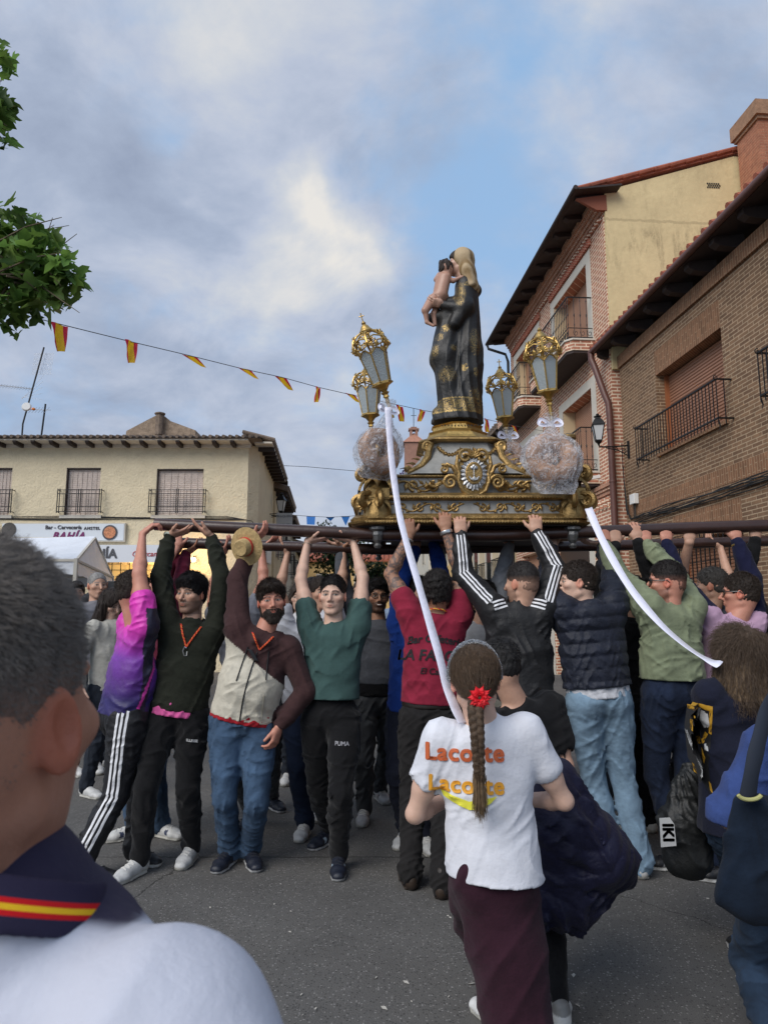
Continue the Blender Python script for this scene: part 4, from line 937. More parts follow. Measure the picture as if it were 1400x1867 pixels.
# ---------------------------------------------------------------- brown brick house (right, nearer)
H2 = empty('brick_house', (4.92, 14.22, 0), RZ, label='brown brick house with a long dark eave, roller shutters and ironwork grilles', cat='house')
WL, XN = -1.55, -12.5
h2 = [(-3.80, -1.56, 4.42, 5.90), (-7.4, -5.1, 4.42, 5.90), (-10.9, -8.7, 4.42, 5.90), (-4.0, -1.9, .9, 2.75), (-7.0, -5.2, 0, 2.75), (-10.4, -8.4, .9, 2.75)]
mb = wall_holes(MB(), XN, .02, 0, 6.60, h2 + [(XN, .02, 3.46, 3.72)] + [(h[0] - .0, h[1] + .0, 5.90, 6.36) for h in h2[:3]] + [(h[0], h[1], 2.75, 3.21) for h in h2[3:]], -.35, 0); mb.build('wall', BR2, H2, False)
mb = MB(); mb.box(XN, .02, -.35, .006, 3.461, 3.719)
for h in h2[:3]: mb.box(h[0] + .001, h[1] - .001, -.35, .0, 5.901, 6.359)
for h in h2[3:]: mb.box(h[0] + .001, h[1] - .001, -.35, .0, 2.751, 3.209)
mb.build('upright_brick_course', BR2S, H2, False)
mb = MB(); mb.box(XN, .05, -.35, .05, 6.601, 6.86); mb.build('brick_cornice', BR2S, H2, False)
mb = MB(); mb.box(XN + .01, .0, -9, -.36, 0, 6.9); mb.build('inner_wall', M_TAN, H2, False)
for i, (x0, x1, z0, z1) in enumerate(h2):
    if i == 4: MB().box(x0 + .01, x1 - .01, -.3, -.22, 0, z1 - .01).build('door', bpy.data.materials['dark_door_timber'], H2, False); continue
    w = shutter_mesh(x0 + .09, x1 - .05, z0 + .0, z1 - .02, -.24, .055, .014).build('shutter', M_SHUT2, H2, False)
    fr_ = bpy.data.materials.get('orange_brown_frame') or mat('orange_brown_frame', srgb(150, 92, 58), .5)
    for xa, xb in ((x0 + .002, x0 + .09), (x1 - .05, x1 - .002)): MB().box(xa, xb, -.26, -.16, z0, z1 - .005).build('shutter_frame', fr_, H2, False)
    MB().box(x0 - .04, x1 + .04, -.2, .05, z0 - .06, z0 - .003).build('sill', BR2S, H2, False)
for x0, x1 in ((-3.98, -1.12), (-7.55, -5.04), (-11.1, -8.5)):
    g = railing(x0, x1, .003, 4.36, 5.00, .24, .10, False, .012, foot=True)
    for x in (x0, x1):
        for zc in (5.02,): g.tube([(x, .24 + (.01 + .035 * t) * math.cos(t * 8), zc + (.01 + .035 * t) * math.sin(t * 8)) for t in np.linspace(0, 1, 12)], .008, 5)
        g.tube([(x, .24, 4.36), (x, .22, 4.28), (x, .235, 4.22)], [.012, .01, .003], 6)
    g.build('window_grille', M_IRON, H2, False)
for x0, x1 in ((-4.05, -1.85), (-10.45, -8.35)):
    mb = MB(); n = int((x1 - x0) / .13)
    for i in range(n + 1): mb.bar((x0 + (x1 - x0) * i / n, .10, .85), (x0 + (x1 - x0) * i / n, .10, 2.8), .016)
    for z in np.arange(.9, 2.85, .24): mb.bar((x0, .10, z), (x1, .10, z), .02, .01)
    mb.build('window_grille', M_IRON, H2, False)
mb = MB(); mb.add([(XN, -.3, 7.14), (.30, -.3, 7.14), (.30, .43, 7.03), (XN, .43, 7.03), (XN, -.3, 7.19), (.30, -.3, 7.19), (.30, .43, 7.07), (XN, .43, 7.07)], [(0, 1, 2, 3), (4, 5, 6, 7), (0, 1, 5, 4), (2, 3, 7, 6), (0, 3, 7, 4), (1, 2, 6, 5)]); ev = mb.build('eave', M_DWOOD, H2, False)
for i in range(17):
    x = .14 - i * .76; mb = MB(); mb.add([(x, -.1, 6.87), (x + .15, -.1, 6.87), (x + .15, .28, 6.90), (x, .28, 6.90), (x, .37, 6.95), (x + .15, .37, 6.95), (x, -.1, 7.10), (x + .15, -.1, 7.10), (x + .15, .37, 7.042), (x, .37, 7.042)], [(0, 1, 2, 3), (3, 2, 5, 4), (4, 5, 8, 9), (0, 3, 4, 9, 6), (1, 7, 8, 5, 2), (6, 7, 1, 0)]); mb.build('rafter_end', M_DWOOD, ev, False)
mb = MB(); mb.tube([(XN, .48, 7.07), (.38, .48, 7.07)], .058, 10); mb.build('gutter', M_PIPE, H2, False, smooth=True)
mb = MB(); mb.tube([(.32, .48, 7.04), (.32, .48, 6.90), (.26, .44, 6.72), (.08, .32, 6.05), (.03, .27, 5.86), (.02, .26, 5.6), (.02, .26, 0.0)], .068, 10)
for z in (5.3, 4.2, 3.2): mb.lathe((.02, .26, z), [(.074, -.02), (.080, 0), (.074, .02)], 10)
mb.build('downpipe', M_PIPE, H2, False, smooth=True)
mb = MB(); mb.add([(XN, .46, 7.13), (.36, .46, 7.13), (.36, -5, 8.6), (XN, -5, 8.6), (XN, .46, 7.10), (.36, .46, 7.10), (.36, -5, 8.5), (XN, -5, 8.5)], [(0, 1, 2, 3), (4, 5, 6, 7), (0, 1, 5, 4), (2, 3, 7, 6), (0, 3, 7, 4), (1, 2, 6, 5)])
for i in range(58): mb.tube([(.30 - i * .222, .50, 7.14), (.30 - i * .222, -.3, 7.36)], .055, 8)
mb.build('roof', M_TILE, H2, False)
# bundle of cables along the front and the meter box
mb = MB(); rg = np.random.RandomState(5)
for k in range(8):
    ph = rg.uniform(0, 6); pts = [(-.25 - i * .30, .03 + .022 * rg.rand(), 3.36 + .015 * k * (1 if k < 4 else -.8) + .03 * math.sin(i * .6 + ph) + .02 * rg.rand()) for i in range(40)]
    if k < 4: pts = [(-.02 - .03 * k, .05, 5.0 - .5 * k), (-.04, .06, 4.4), (-.1 - .02 * k, .06, 3.6)] + pts
    mb.tube(pts, .009, 5)
tag(mb.build('cable_bundle', M_CABLE, None, True) if False else None or empty('cable_bundle', (4.92, 14.22, 0), RZ), 'bundle of black cables sagging along the brown brick front', 'cable')
mb.build('cable', M_CABLE, bpy.data.objects['cable_bundle'], False, smooth=True)
mt = empty('junction_box', (4.92, 14.22, 0), RZ, label='small white junction box on the brown brick corner above the cables', cat='junction box')
MB().box(-.58, -.36, .004, .10, 3.66, 3.86).build('casing', M_WHITEP, mt, False, bev=.01); MB().tube([(-.5, .05, 3.66), (-.5, .05, 3.40)], .012, 6).tube([(-.44, .05, 3.66), (-.43, .05, 3.38)], .010, 6).build('cable', M_CABLE, mt, False)
# wall cameras
for x, z, y, lab, own in ((.62, 4.42, .10, 'small white security camera on the pink brick wall beside the drainpipe', H1), (1.2, 4.1, .5, 'round white security camera under the lower balcony', H1)):
    c_ = empty('security_camera', (4.75, 14.30, 0), RZ, label=lab, cat='camera'); MB().obox((x, y + .12, z), (0, 1, -.2), (1, 0, 0), (0, .2, 1), .13, .035, .035).build('housing', M_WHITEP, c_, False, bev=.008); MB().tube([(x, 0, z - .06), (x, y, z - .06), (x, y + .05, z)], .012, 6).build('bracket', M_WHITEP, c_, False); MB().lathe((x, y + .255, z - .02), [(.024, 0), (.024, .01)], 10, (0, 1, -.2)).build('lens', M_GLASSD, c_, False)

# ---------------------------------------------------------------- street lanterns on wall brackets
M_LAMPG = mat('frosted_lantern_glass', (.55, .56, .56), .35, spec=.5)
def wall_lantern(c, wall_dir, S, label):
    """c: lantern middle, wall_dir: horizontal unit vector towards the wall"""
    c = np.array(c, float); wd = np.array(wall_dir, float); t = empty('wall_lantern', (c[0], c[1], c[2]), label=label, cat='street lantern', group='wall lanterns of the street')
    q = lambda a, z: c + wd * a * S + UP * z * S
    MB().lathe(c, [(.085 * S, -.20 * S), (.16 * S, .12 * S)], 4, ph=.6).build('pane', M_LAMPG, t)
    mb = MB()
    for k in range(4):
        a = .6 + math.pi / 2 * k; d = np.array([math.cos(a), math.sin(a), 0]); mb.bar(c + d * .087 * S - UP * .20 * S, c + d * .163 * S + UP * .12 * S, .016 * S)
    for rr, z in ((.087, -.205), (.165, .122)):
        for k in range(4):
            a, b = .6 + math.pi / 2 * k, .6 + math.pi / 2 * (k + 1); mb.bar(c + np.array([math.cos(a), math.sin(a), 0]) * rr * S + UP * z * S, c + np.array([math.cos(b), math.sin(b), 0]) * rr * S + UP * z * S, .02 * S)
    mb.lathe(c, [(.19 * S, .125 * S), (.175 * S, .15 * S), (.11 * S, .24 * S), (.075 * S, .26 * S), (.07 * S, .30 * S)], 4, ph=.6); mb.lathe(c, [(.075 * S, .30 * S), (.085 * S, .315 * S), (.03 * S, .34 * S), (.035 * S, .36 * S), (.005 * S, .38 * S)], 10)
    mb.lathe(c, [(.05 * S, -.21 * S), (.07 * S, -.235 * S), (.03 * S, -.27 * S), (.018 * S, -.31 * S)], 8); mb.build('frame', M_IRON, t)
    mb = MB(); mb.tube([q(0, -.30), q(.02, -.34), q(.30, -.33), q(.62, -.30)], .016 * S, 6); mb.tube([q(.62, -.52), q(.4, -.40), q(.15, -.36)], .012 * S, 6)
    mb.tube([q(.35 + (.01 + .05 * u) * math.cos(u * 9), -.39 + (.01 + .05 * u) * math.sin(u * 9)) for u in np.linspace(0, 1, 14)], .008 * S, 5); mb.tube([q(.52 + (.01 + .06 * u) * math.cos(u * 9), -.42 + (.01 + .06 * u) * math.sin(u * 9)) for u in np.linspace(0, 1, 14)], .008 * S, 5)
    mb.bar(q(.63, -.58), q(.63, -.2), .05 * S, .02 * S); mb.build('bracket', M_IRON, t)
p_ = P(1090, 786, 13.3); wall_lantern(p_, (1, .07, 0), .92, 'black iron wall lantern by the drainpipe between the two brick houses')
p_ = P(513, 920, 24.2); wall_lantern(p_, (-1, 0, 0), 1.15, 'black iron wall lantern far down the street above the hairdresser sign')

# ---------------------------------------------------------------- cream corner house (left) with the bar
HL = empty('corner_house', (-3.70, 19.6, 0), 0, label='cream roughcast corner house with slatted blinds and a bar on the ground floor', cat='house')
hl = [(-7.45, -6.75, 4.28, 5.63), (-5.22, -4.26, 4.28, 5.63), (-2.68, -1.37, 4.28, 5.60), (-4.25, -2.35, .9, 2.9), (-6.6, -5.4, 0, 2.95), (-9.5, -8.0, .9, 2.7)]
mb = wall_holes(MB(), -14, -.12, 0, 6.30, hl, 0, .3); mb.prism([(-.12, 0), (.13, .35), (.13, 1.2), (-.12, 1.2)], 'z', 0, 6.30); mb.build('wall', M_STUC, HL, False)
dl = DV
side = MB(); q = lambda s, o, z: (.13 + dl[0] * s - o * 1.0, .35 + dl[1] * s, z)
def sbox(mb, s0, s1, o0, o1, z0, z1): return mb.add([q(s, o, z) for z in (z0, z1) for o in (o0, o1) for s in (s0, s1)], [(0, 2, 3, 1), (4, 5, 7, 6), (0, 1, 5, 4), (2, 6, 7, 3), (0, 4, 6, 2), (1, 3, 7, 5)])
sbox(side, 0.0, 5.2, 0, 6, 0, 6.30); side.build('side_wall', M_STUC, HL, False)
for i, (x0, x1, z0, z1) in enumerate(hl[:3]):
    mb = shutter_mesh(x0 + .03, x1 - .03, z0, z1 - .03, .10, .055, .012, -1)
    for k in range(1, 7): x = x0 + (x1 - x0) * k / 7; mb.box(x - .006, x + .006, .074, .084, z0, z1 - .03)
    mb.build('blind', M_BLIND, HL, False)
    MB().box(x0, x1, -.004, .1, z1 - .03, z1 - .001).box(x0, x0 + .03, -.004, .1, z0, z1).build('window_frame', M_DWOOD, HL, False)
    MB().box(x0 - .1, x1 + .1, -.06, .02, z0 - .09, z0 - .002).build('sill', M_STONE, HL, False)
    mb = MB(); a, b = x0 - .14, x1 + .12; yo = -.16
    for z in (4.36, 4.50, 4.86, 4.97): mb.bar((a, yo, z), (b, yo, z), .018)
    for x in (a, b): 
        for z in (4.36, 4.97): mb.bar((x, yo, z), (x, .0, z), .018)
    n = 2; 
    for x in (a, b, (a + b) / 2 - .03, (a + b) / 2 + .03, a + .06, b - .06): mb.bar((x, yo, 4.32), (x, yo, 5.0), .02)
    k = int((b - a) / .16)
    for j in range(1, k): mb.bar((a + (b - a) * j / k, yo, 4.36), (a + (b - a) * j / k, yo, 4.97), .008)
    mb.build('railing', M_IRON, HL, False)
wg = mat('lit_bar_window', (.5, .36, .14), .3, emit=((1, .62, .2), .45)); MB().box(-4.23, -2.37, .12, .16, .9, 2.9).build('window_glass', wg, HL, False); MB().box(-9.48, -8.02, .12, .16, .9, 2.7).build('window_glass', wg, HL, False)
for x0, x1, z0, z1 in (hl[3], hl[5]):
    mb = MB()
    for i in range(9): mb.bar((x0 + (x1 - x0) * i / 8, -.05, z0), (x0 + (x1 - x0) * i / 8, -.05, z1 + .05), .018)
    for z in (z0 + .1, z1 - .15): mb.bar((x0, -.05, z), (x1, -.05, z), .018)
    mb.build('window_grille', M_IRON, HL, False)
MB().box(-6.59, -5.41, .1, .16, 0, 2.94).build('door', bpy.data.materials['dark_door_timber'], HL, False)
mb = MB(); mb.box(-14, -.05, -.52, .3, 6.30, 6.34); mb.box(-14, -.05, -.06, .0, 6.20, 6.30); sf = mb.build('soffit', M_SOFW, HL, False)
for i in range(28):
    x = -.55 - i * .50; MB().add([(x, -.02, 6.20), (x + .1, -.02, 6.20), (x + .1, -.42, 6.20), (x, -.42, 6.20), (x, -.50, 6.26), (x + .1, -.50, 6.26), (x, -.02, 6.298), (x + .1, -.02, 6.298), (x + .1, -.50, 6.298), (x, -.50, 6.298)], [(0, 1, 2, 3), (3, 2, 5, 4), (4, 5, 8, 9), (0, 3, 4, 9, 6), (1, 7, 8, 5, 2), (6, 7, 1, 0)]).build('rafter_end', M_DWOOD, sf, False)
mb = MB(); sbox(mb, -.5, 5.3, -.40, .1, 6.30, 6.35); mb.build('side_soffit', M_SOFW, HL, False)
for i in range(10): mb = MB(); sbox(mb, -.05 + i * .5, .07 + i * .5, -.42, .05, 6.18, 6.298); mb.build('rafter_end', M_DWOOD, sf, False)
mb = MB(); mb.add([(-14, -.58, 6.36), (.32, -.58, 6.36), (.20, 5.9, 6.36), (-.6, 2.6, 7.0), (-14, 2.6, 7.0), (-14, 8, 6.36), (-.1, 8, 6.36)], [(0, 1, 3, 4), (1, 2, 3), (4, 3, 2, 6, 5)]); mb.box(-14, .3, -.56, .3, 6.342, 6.36)
for i in range(78): x = .2 - i * .182; mb.tube([(x, -.62, 6.385), (x, .9, 6.64)], [.048, .045], 7)
for i in range(30): s = -.5 + i * .2; a = q(s, -.46, 6.40); mb.tube([a, (a[0] - .9, a[1], 6.64)], [.062, .055], 7)
mb.build('roof', M_TILEOLD, HL, False)
MB().prism([(-2.3, 6.6), (-2.3, 7.36), (-3.1, 7.66), (-3.35, 7.86), (-3.6, 7.84), (-4.5, 7.34), (-4.6, 6.6)], 'y', 2.4, 5).build('roof_dormer', mat('old_brick_gable', srgb(146, 128, 110), .9, bump=(20, .03), var=(8, .3)), HL, False)
MB().lathe((-3.42, 2.3, 7.78), [(.13, -.6), (.13, .05), (.17, .07), (.17, .11), (.08, .14)], 9).build('chimney_pot', M_TILEOLD, HL, False)
mb = MB(); rg = np.random.RandomState(2)
for k in range(4): mb.tube([(-14 + i * .7, -.02 - .01 * k, 4.16 + .022 * k + .018 * math.sin(i * .9 + k)) for i in range(20)] + [(-.15, -.03, 4.15), (.02, .03, 4.12), (.10, .2, 4.0)], .011, 5)
c_ = empty('cable_bundle', (-3.70, 19.6, 0), 0, label='black cables sagging across the cream corner house under its windows', cat='cable'); mb.build('cable', M_CABLE, c_, False)
# bar signs
def flat_text(body, size, at, m, parent, name='lettering', bold=0.0, shear=0, ext=.006, spacing=1.0, align='CENTER', world=False, rot=None):
    v, f = text_mesh(body, size, bold=bold, extrude=ext, shear=shear, spacing=spacing, align=align); V = np.stack([v[:, 0] + at[0], -v[:, 2] + at[1], v[:, 1] + at[2]], 1) if rot is None else v @ np.array(rot).T + np.array(at)
    return mesh_obj(name, V, f, m, parent, world=world)
sg = empty('bar_sign', (-3.70, 19.6, 0), 0, label='long white bar sign with a round picture of food on the cream wall', cat='sign')
MB().box(-6.85, -3.48, -.12, -.02, 3.56, 4.02).build('sign_board', mat('sign_white', (.62, .66, .70), .4), sg, False)
MB().box(-6.88, -3.45, -.11, -.01, 4.02, 4.05).box(-6.88, -3.45, -.11, -.01, 3.53, 3.56).box(-3.48, -3.45, -.11, -.01, 3.56, 4.02).build('sign_frame', M_STONE, sg, False)
m_ink = mat('sign_ink', (.05, .05, .06), .6); m_purp = mat('sign_purple', srgb(110, 30, 90), .6)
flat_text('Bar - Cervecería', .15, (-5.15, -.128, 3.875), m_ink, sg, bold=.003); flat_text('BAHÍA', .27, (-5.0, -.128, 3.60), m_purp, sg, bold=.012, shear=.3, spacing=1.2); flat_text('AMSTEL', .11, (-4.36, -.128, 3.86), m_ink, sg, bold=.004, spacing=1.2)
MB().lathe((-3.86, -.125, 3.78), [(.205, 0), (.21, -.012), (.18, -.015)], 24, (0, 1, 0)).build('bowl_picture', m_ink, sg, False)
def food_mat():
    m = mat('food_picture', srgb(186, 122, 84), .6, var=(22, .45), var2=(60, .35)); return m
MB().lathe((-3.86, -.142, 3.78), [(.165, 0), (.165, -.004)], 20, (0, 1, 0)).build('food_picture', food_mat(), sg, False)
MB().lathe((-6.65, -.125, 3.86), [(.2, 0), (.2, -.01)], 20, (0, 1, 0)).build('dish_picture', mat('dish_dark', (.05, .045, .04), .6, var=(30, .4)), sg, False)
an = empty('bar_banner', (-3.70, 19.6, 0), 0, label='white fascia over the bar windows reading Bahía in grey capitals', cat='sign')
MB().box(-6.6, -2.0, -.50, -.44, 2.93, 3.40).build('fascia', mat('banner_white', (.66, .68, .72), .5), an, False); flat_text('BAHÍA', .34, (-3.98, -.508, 3.05), mat('banner_ink', (.07, .07, .08), .6), an, bold=.014); flat_text('Cruzcampo', .20, (-2.62, -.508, 3.09), mat('sign_red', srgb(170, 40, 50), .6), an, shear=.2)
MB().box(-6.6, -2.0, -.44, -.02, 3.36, 3.399).build('canopy', bpy.data.materials['banner_white'], an, False)
# the two lit wall lamps under the fascia
for x in (-2.9, -1.5):
    c_ = empty('wall_lamp', (-3.70 + x, 19.6, 2.78 if x < -2 else 3.02), label='lit warm wall lamp beside the bar window' if x > -2 else 'lit warm wall lamp under the fascia near the tent', cat='lamp')
    MB().lathe((0, -.25, 0), [(.05, -.06), (.085, 0), (.05, .06)], 12).build('bulb', mat('warm_bulb', (1, .8, .5), .4, emit=((1, .66, .28), 9.0)) if x < -2 else bpy.data.materials['warm_bulb'], c_, False, smooth=True); MB().tube([(0, .0, .1), (0, -.2, .1), (0, -.25, .05)], .012, 6).build('arm', M_IRON, c_, False)
    l_ = bpy.data.lights.new('bar_lamp', 'POINT'); l_.energy = 34; l_.color = (1, .62, .25); l_.shadow_soft_size = .08; lo = bpy.data.objects.new('bar_lamp_light', l_); link(lo, c_); lo.location = (0, -.42, 0)
# ventilation boxes and antennas
for i, (px, py, h, kind) in enumerate(((42, 778, 3.4, 0), (75, 778, .9, 1))):
    b = P(px, py, 22); t = empty('roof_antenna', tuple(b), label='tall rooftop mast with a grid reflector and yagi aerials' if kind == 0 else 'short rooftop aerial with an orange amplifier', cat='antenna')
    MB().tube([b - UP * 1.2, b + UP * .1, b + np.array([.32 * h / 2.2, 0, h * .78])] if kind == 0 else [b - UP * 1, b + np.array([.1, 0, .75])], .028, 6).build('mast', M_IRON, t)
    mb = MB()
    if kind == 0:
        c0 = b + np.array([.42, 0, 2.1]); 
        for k in range(14): mb.bar(c0 + np.array([-.30 + k * .046, .1, -.32]), c0 + np.array([-.30 + k * .046 + .06, .1, .40]), .006)
        for k in range(5): mb.bar(c0 + np.array([-.30, .1, -.32 + k * .17]), c0 + np.array([.34, .1, -.32 + k * .17]), .006)
        a0 = b + np.array([.25, 0, 1.25]); mb.tube([a0, a0 + np.array([-1.3, -.1, .12])], .014, 5)
        for k in range(14): c1 = a0 + np.array([-.1 - k * .09, 0, .01 * k]); mb.bar(c1 - np.array([0.02, .12, .09]), c1 + np.array([.02, .12, .09]), .008)
        for k in range(5): mb.bar(a0 + np.array([-.35, 0, -.35 + .02 * k]), a0 + np.array([.3, 0, .45 - .2 * k]), .006)
    else:
        a0 = b + np.array([.08, 0, .55])
        for k in range(6): mb.bar(a0 + np.array([-.45 + .1 * k, -.1, -.12]), a0 + np.array([-.40 + .1 * k, .1, .12]), .008)
        mb.tube([a0 + np.array([-.5, 0, .02]), a0 + np.array([.2, 0, 0])], .01, 5)
    mb.build('aerial', mat('aerial_metal', (.35, .36, .38), .4, metal=.7) if i == 0 else bpy.data.materials['aerial_metal'], t)
    if kind: MB().lathe(a0 + np.array([-.3, -.1, 0]), [(.05, -.03), (.06, 0), (.05, .03)], 8).build('amplifier', mat('orange_plastic', srgb(220, 130, 60), .5), t)
    else: MB().lathe(b + np.array([.14, -.12, .62]), [(.15, 0), (.12, .05)], 16, (.2, -1, .1)).build('dish', M_WHITEP, t)

# ---------------------------------------------------------------- farther houses of the street
def house(name, label, x0, x1, y0, y1, h, wm, roof=M_TILE, wins=(), face='y', pitch=.28, ov=.35, winm=None):
    t = empty(name, ((x0 + x1) / 2, (y0 + y1) / 2, 0), label=label, cat='house'); mb = MB()
    if face == 'y': mb = wall_holes(mb, x0, x1, 0, h, [w for w in wins], y0, y0 + .2); mb.box(x0, x1, y0 + .201, y1, 0, h)
    else: mb.box(x0, x1, y0, y1, 0, h)
    mb.build('wall', wm, t)
    zm = h + pitch * (y1 - y0) / 2; ym = (y0 + y1) / 2
    mb = MB(); mb.prism([(y0 - ov, h - .02), (ym, zm), (y1 + ov, h - .02), (y1 + ov, h + .10), (ym, zm + .13), (y0 - ov, h + .10)], 'x', x0 - ov, x1 + ov)
    if x1 - x0 < 14:
        for i in range(int((x1 - x0) / .3)): mb.tube([(x0 + .15 + i * .3, y0 - ov, h + .12), (x0 + .15 + i * .3, ym, zm + .15)], .07, 5)
    mb.build('roof', roof, t)
    for w in wins: 
        p = MB().box(w[0], w[1], y0 + .12, y0 + .2, w[2], w[3]).build('window', winm or M_GLASSD, t); MB().box(w[0] - .08, w[1] + .08, y0 - .03, y0 - .003, w[3], w[3] + .1).box(w[0] - .08, w[0], y0 - .03, y0 - .003, w[2], w[3]).box(w[1], w[1] + .08, y0 - .03, y0 - .003, w[2], w[3]).build('window_frame', M_STONE, p)
    return t
M_YEL = mat('yellow_render', srgb(214, 180, 122), .9, var=(1, .06)); M_WHI = mat('white_render', srgb(200, 196, 184), .9, var=(1, .06)); M_CRE2 = mat('pale_render', srgb(196, 180, 150), .9, var=(1.2, .08))
house('house', 'yellow house with a red tiled roof closing the end of the street', -5.6, .5, 47, 54, 5.1, M_YEL, M_TILE, [(-1.9, -.8, 2.2, 4.2), (-4.4, -3.4, 2.2, 4.2)])
# left side of the street beyond the corner house
def row_house(name, label, s0, s1, h, wm, left=True, roof=M_TILEOLD, wins=2, O=None, bal=False):
    O = O if O is not None else (np.array([-3.50, 19.95, 0]) if left else np.array([4.75, 14.3, 0])); t = empty(name, (O[0], O[1], 0), RZ, label=label, cat='house')
    y0, y1 = (0, 5.5) if left else (-5.5, 0); o_ = -1 if left else 1       # street face at y=0; outward = o_
    MB().box(s0, s1, y0, y1, 0, h).build('wall', wm, t, False)
    mb = MB(); yi = -o_ * 2.8; mb.prism([(o_ * .45, h), (yi, h + .9), (-o_ * 5.9, h), (-o_ * 5.9, h + .12), (yi, h + 1.05), (o_ * .45, h + .12)], 'x', s0, s1)
    for i in range(int((s1 - s0) / .3)): mb.tube([(s0 + .15 + i * .3, o_ * .48, h + .14), (s0 + .15 + i * .3, yi, h + 1.06)], .07, 5)
    mb.build('roof', roof, t, False)
    for i in range(int((s1 - s0) / .6)): MB().box(s0 + .2 + i * .6, s0 + .32 + i * .6, *sorted((o_ * .40, 0)), h - .14, h - .002).build('rafter_end', M_DWOOD, t, False)
    for k in range(wins):
        c = s0 + (s1 - s0) * (k + .5) / wins
        for z0, z1 in ((h - 2.2, h - .7), (h - 5.0, h - 3.3)):
            if z0 < .4: continue
            a, b = sorted((o_ * .004, o_ * .03)); p = MB().box(c - .45, c + .45, a, b, z0, z1).build('window', M_GLASSD, t, False); a, b = sorted((o_ * .004, o_ * .06)); MB().box(c - .55, c - .452, a, b, z0 - .1, z1 + .1).box(c + .452, c + .55, a, b, z0 - .1, z1 + .1).box(c - .452, c + .452, a, b, z1, z1 + .1).build('window_frame', M_STONE, p, False)
            if bal: railing(c - .6, c + .6, o_ * .03, z0 - .05, z0 + .8, .3, .12, out=o_).build('railing', M_IRON, t, False)
    MB().tube([(s1 - .1, o_ * .07, 0), (s1 - .1, o_ * .07, h)], .05, 6).build('downpipe', M_STONE, t, False)
    return t
row_house('townhouse', 'pale two storey house next beyond the cream corner house', 4.9, 10.2, 5.9, M_CRE2, True, bal=True)
row_house('townhouse', 'white house far along the left side of the street', 10.25, 17, 5.6, M_WHI, True, bal=True)
row_house('townhouse', 'yellowish house farthest along the left side of the street', 17.05, 26, 5.2, M_CRE2, True)
row_house('townhouse', 'pale house with a dark tiled eave just beyond the pink brick house', 8.45, 15.4, 7.6, M_CRE2, False, wins=3, bal=True)
row_house('townhouse', 'cream house in the middle of the right side of the street', 15.45, 23, 6.3, M_YEL, False, wins=3)
row_house('townhouse', 'white house at the far end of the right side of the street', 23.05, 34, 6.6, M_WHI, False, wins=3, O=np.array([4.0, 14.3, 0]))
house('house', 'white house behind the raised arms at the end of the street', .9, 5.0, 44, 50, 6.4, M_WHI, M_TILE, [(1.6, 2.3, 3.4, 5.0), (3.3, 4.0, 3.4, 5.0)])
# signs down the street
p_ = P(506, 955, 23.5); s_ = empty('shop_sign', tuple(p_), label='white hairdresser sign hanging out over the street below a lantern', cat='sign')
p2 = P(520, 943, 23.5); MB().box(p2[0] - .28, p2[0] + .24, p2[1], p2[1] + .05, p2[2] - .34, p2[2] + .14).build('sign_board', mat('sign_grey_white', (.42, .43, .43), .5), s_)
for k, (w_, sz) in enumerate((('PELUQUERIA', .10), ('PLAZA DEL', .085))):
    v, f = text_mesh(w_, sz, extrude=.003); mesh_obj('lettering', np.stack([v[:, 0] + p2[0] - .02, p2[1] - .006 - v[:, 2], v[:, 1] + p2[2] + (.0 if k == 0 else -.28)], 1), f, m_ink, s_)
MB().tube([p2 + np.array([-.65, .02, .10]), p2 + np.array([.2, .02, .16])], .015, 5).build('bracket', M_IRON, s_)
ac = empty('air_conditioner', tuple(P(480, 1005, 21.6)), label='white air conditioner unit on the side wall of the cream corner house', cat='air conditioner'); p_ = P(478, 1008, 21.6)
MB().box(p_[0] - .28, p_[0] + .16, p_[1], p_[1] + .8, p_[2] - .3, p_[2] + .32).build('casing', M_WHITEP, ac, bev=.01); mb = MB()
for k in range(9): mb.box(p_[0] - .24, p_[0] + .12, p_[1] - .012, p_[1] - .003, p_[2] - .24 + k * .06, p_[2] - .22 + k * .06)
mb.build('grille', M_CABLE, ac)
# church with brick belfry
ch = empty('church', (3.9, 92, 0), label='brick church with a small belfry and weather cross rising behind the houses', cat='church'); Yc = 92
z = lambda py: P(755, py, Yc)[2]; xx = lambda px: P(px, 800, Yc)[0]
BRC = mat('church_brick', srgb(150, 112, 96), .9, var=(2, .12), var2=(.5, .1))
MB().box(xx(738), xx(772), Yc, Yc + 3, 0, z(806)).build('tower', BRC, ch)
mb = MB(); cx = (xx(738) + xx(772)) / 2; hw = (xx(772) - xx(738)) / 2 + .25; mb.add([(cx - hw, Yc - .2, z(806)), (cx + hw, Yc - .2, z(806)), (cx + hw, Yc + 3.2, z(806)), (cx - hw, Yc + 3.2, z(806)), (cx, Yc + 1.5, z(784))], [(0, 1, 4), (1, 2, 4), (2, 3, 4), (3, 0, 4), (0, 3, 2, 1)]); mb.build('roof', mat('church_tile', srgb(165, 118, 98), .9, var=(3, .2)), ch)
mb = MB(); mb.box(cx - .55, cx - .2, Yc + 1, Yc + 2, z(796), z(780)); mb.box(cx + .2, cx + .55, Yc + 1, Yc + 2, z(796), z(780)); mb.box(cx - .7, cx + .7, Yc + .9, Yc + 2.1, z(780), z(777)); mb.box(cx - .4, cx + .4, Yc + 1.1, Yc + 1.9, z(777), z(774)); mb.build('belfry', BRC, ch)
MB().tube([(cx, Yc + 1.5, z(775)), (cx, Yc + 1.5, z(738))], .05, 5).bar((cx - .35, Yc + 1.5, z(752)), (cx + .35, Yc + 1.5, z(752)), .06).build('weather_cross', M_IRON, ch)
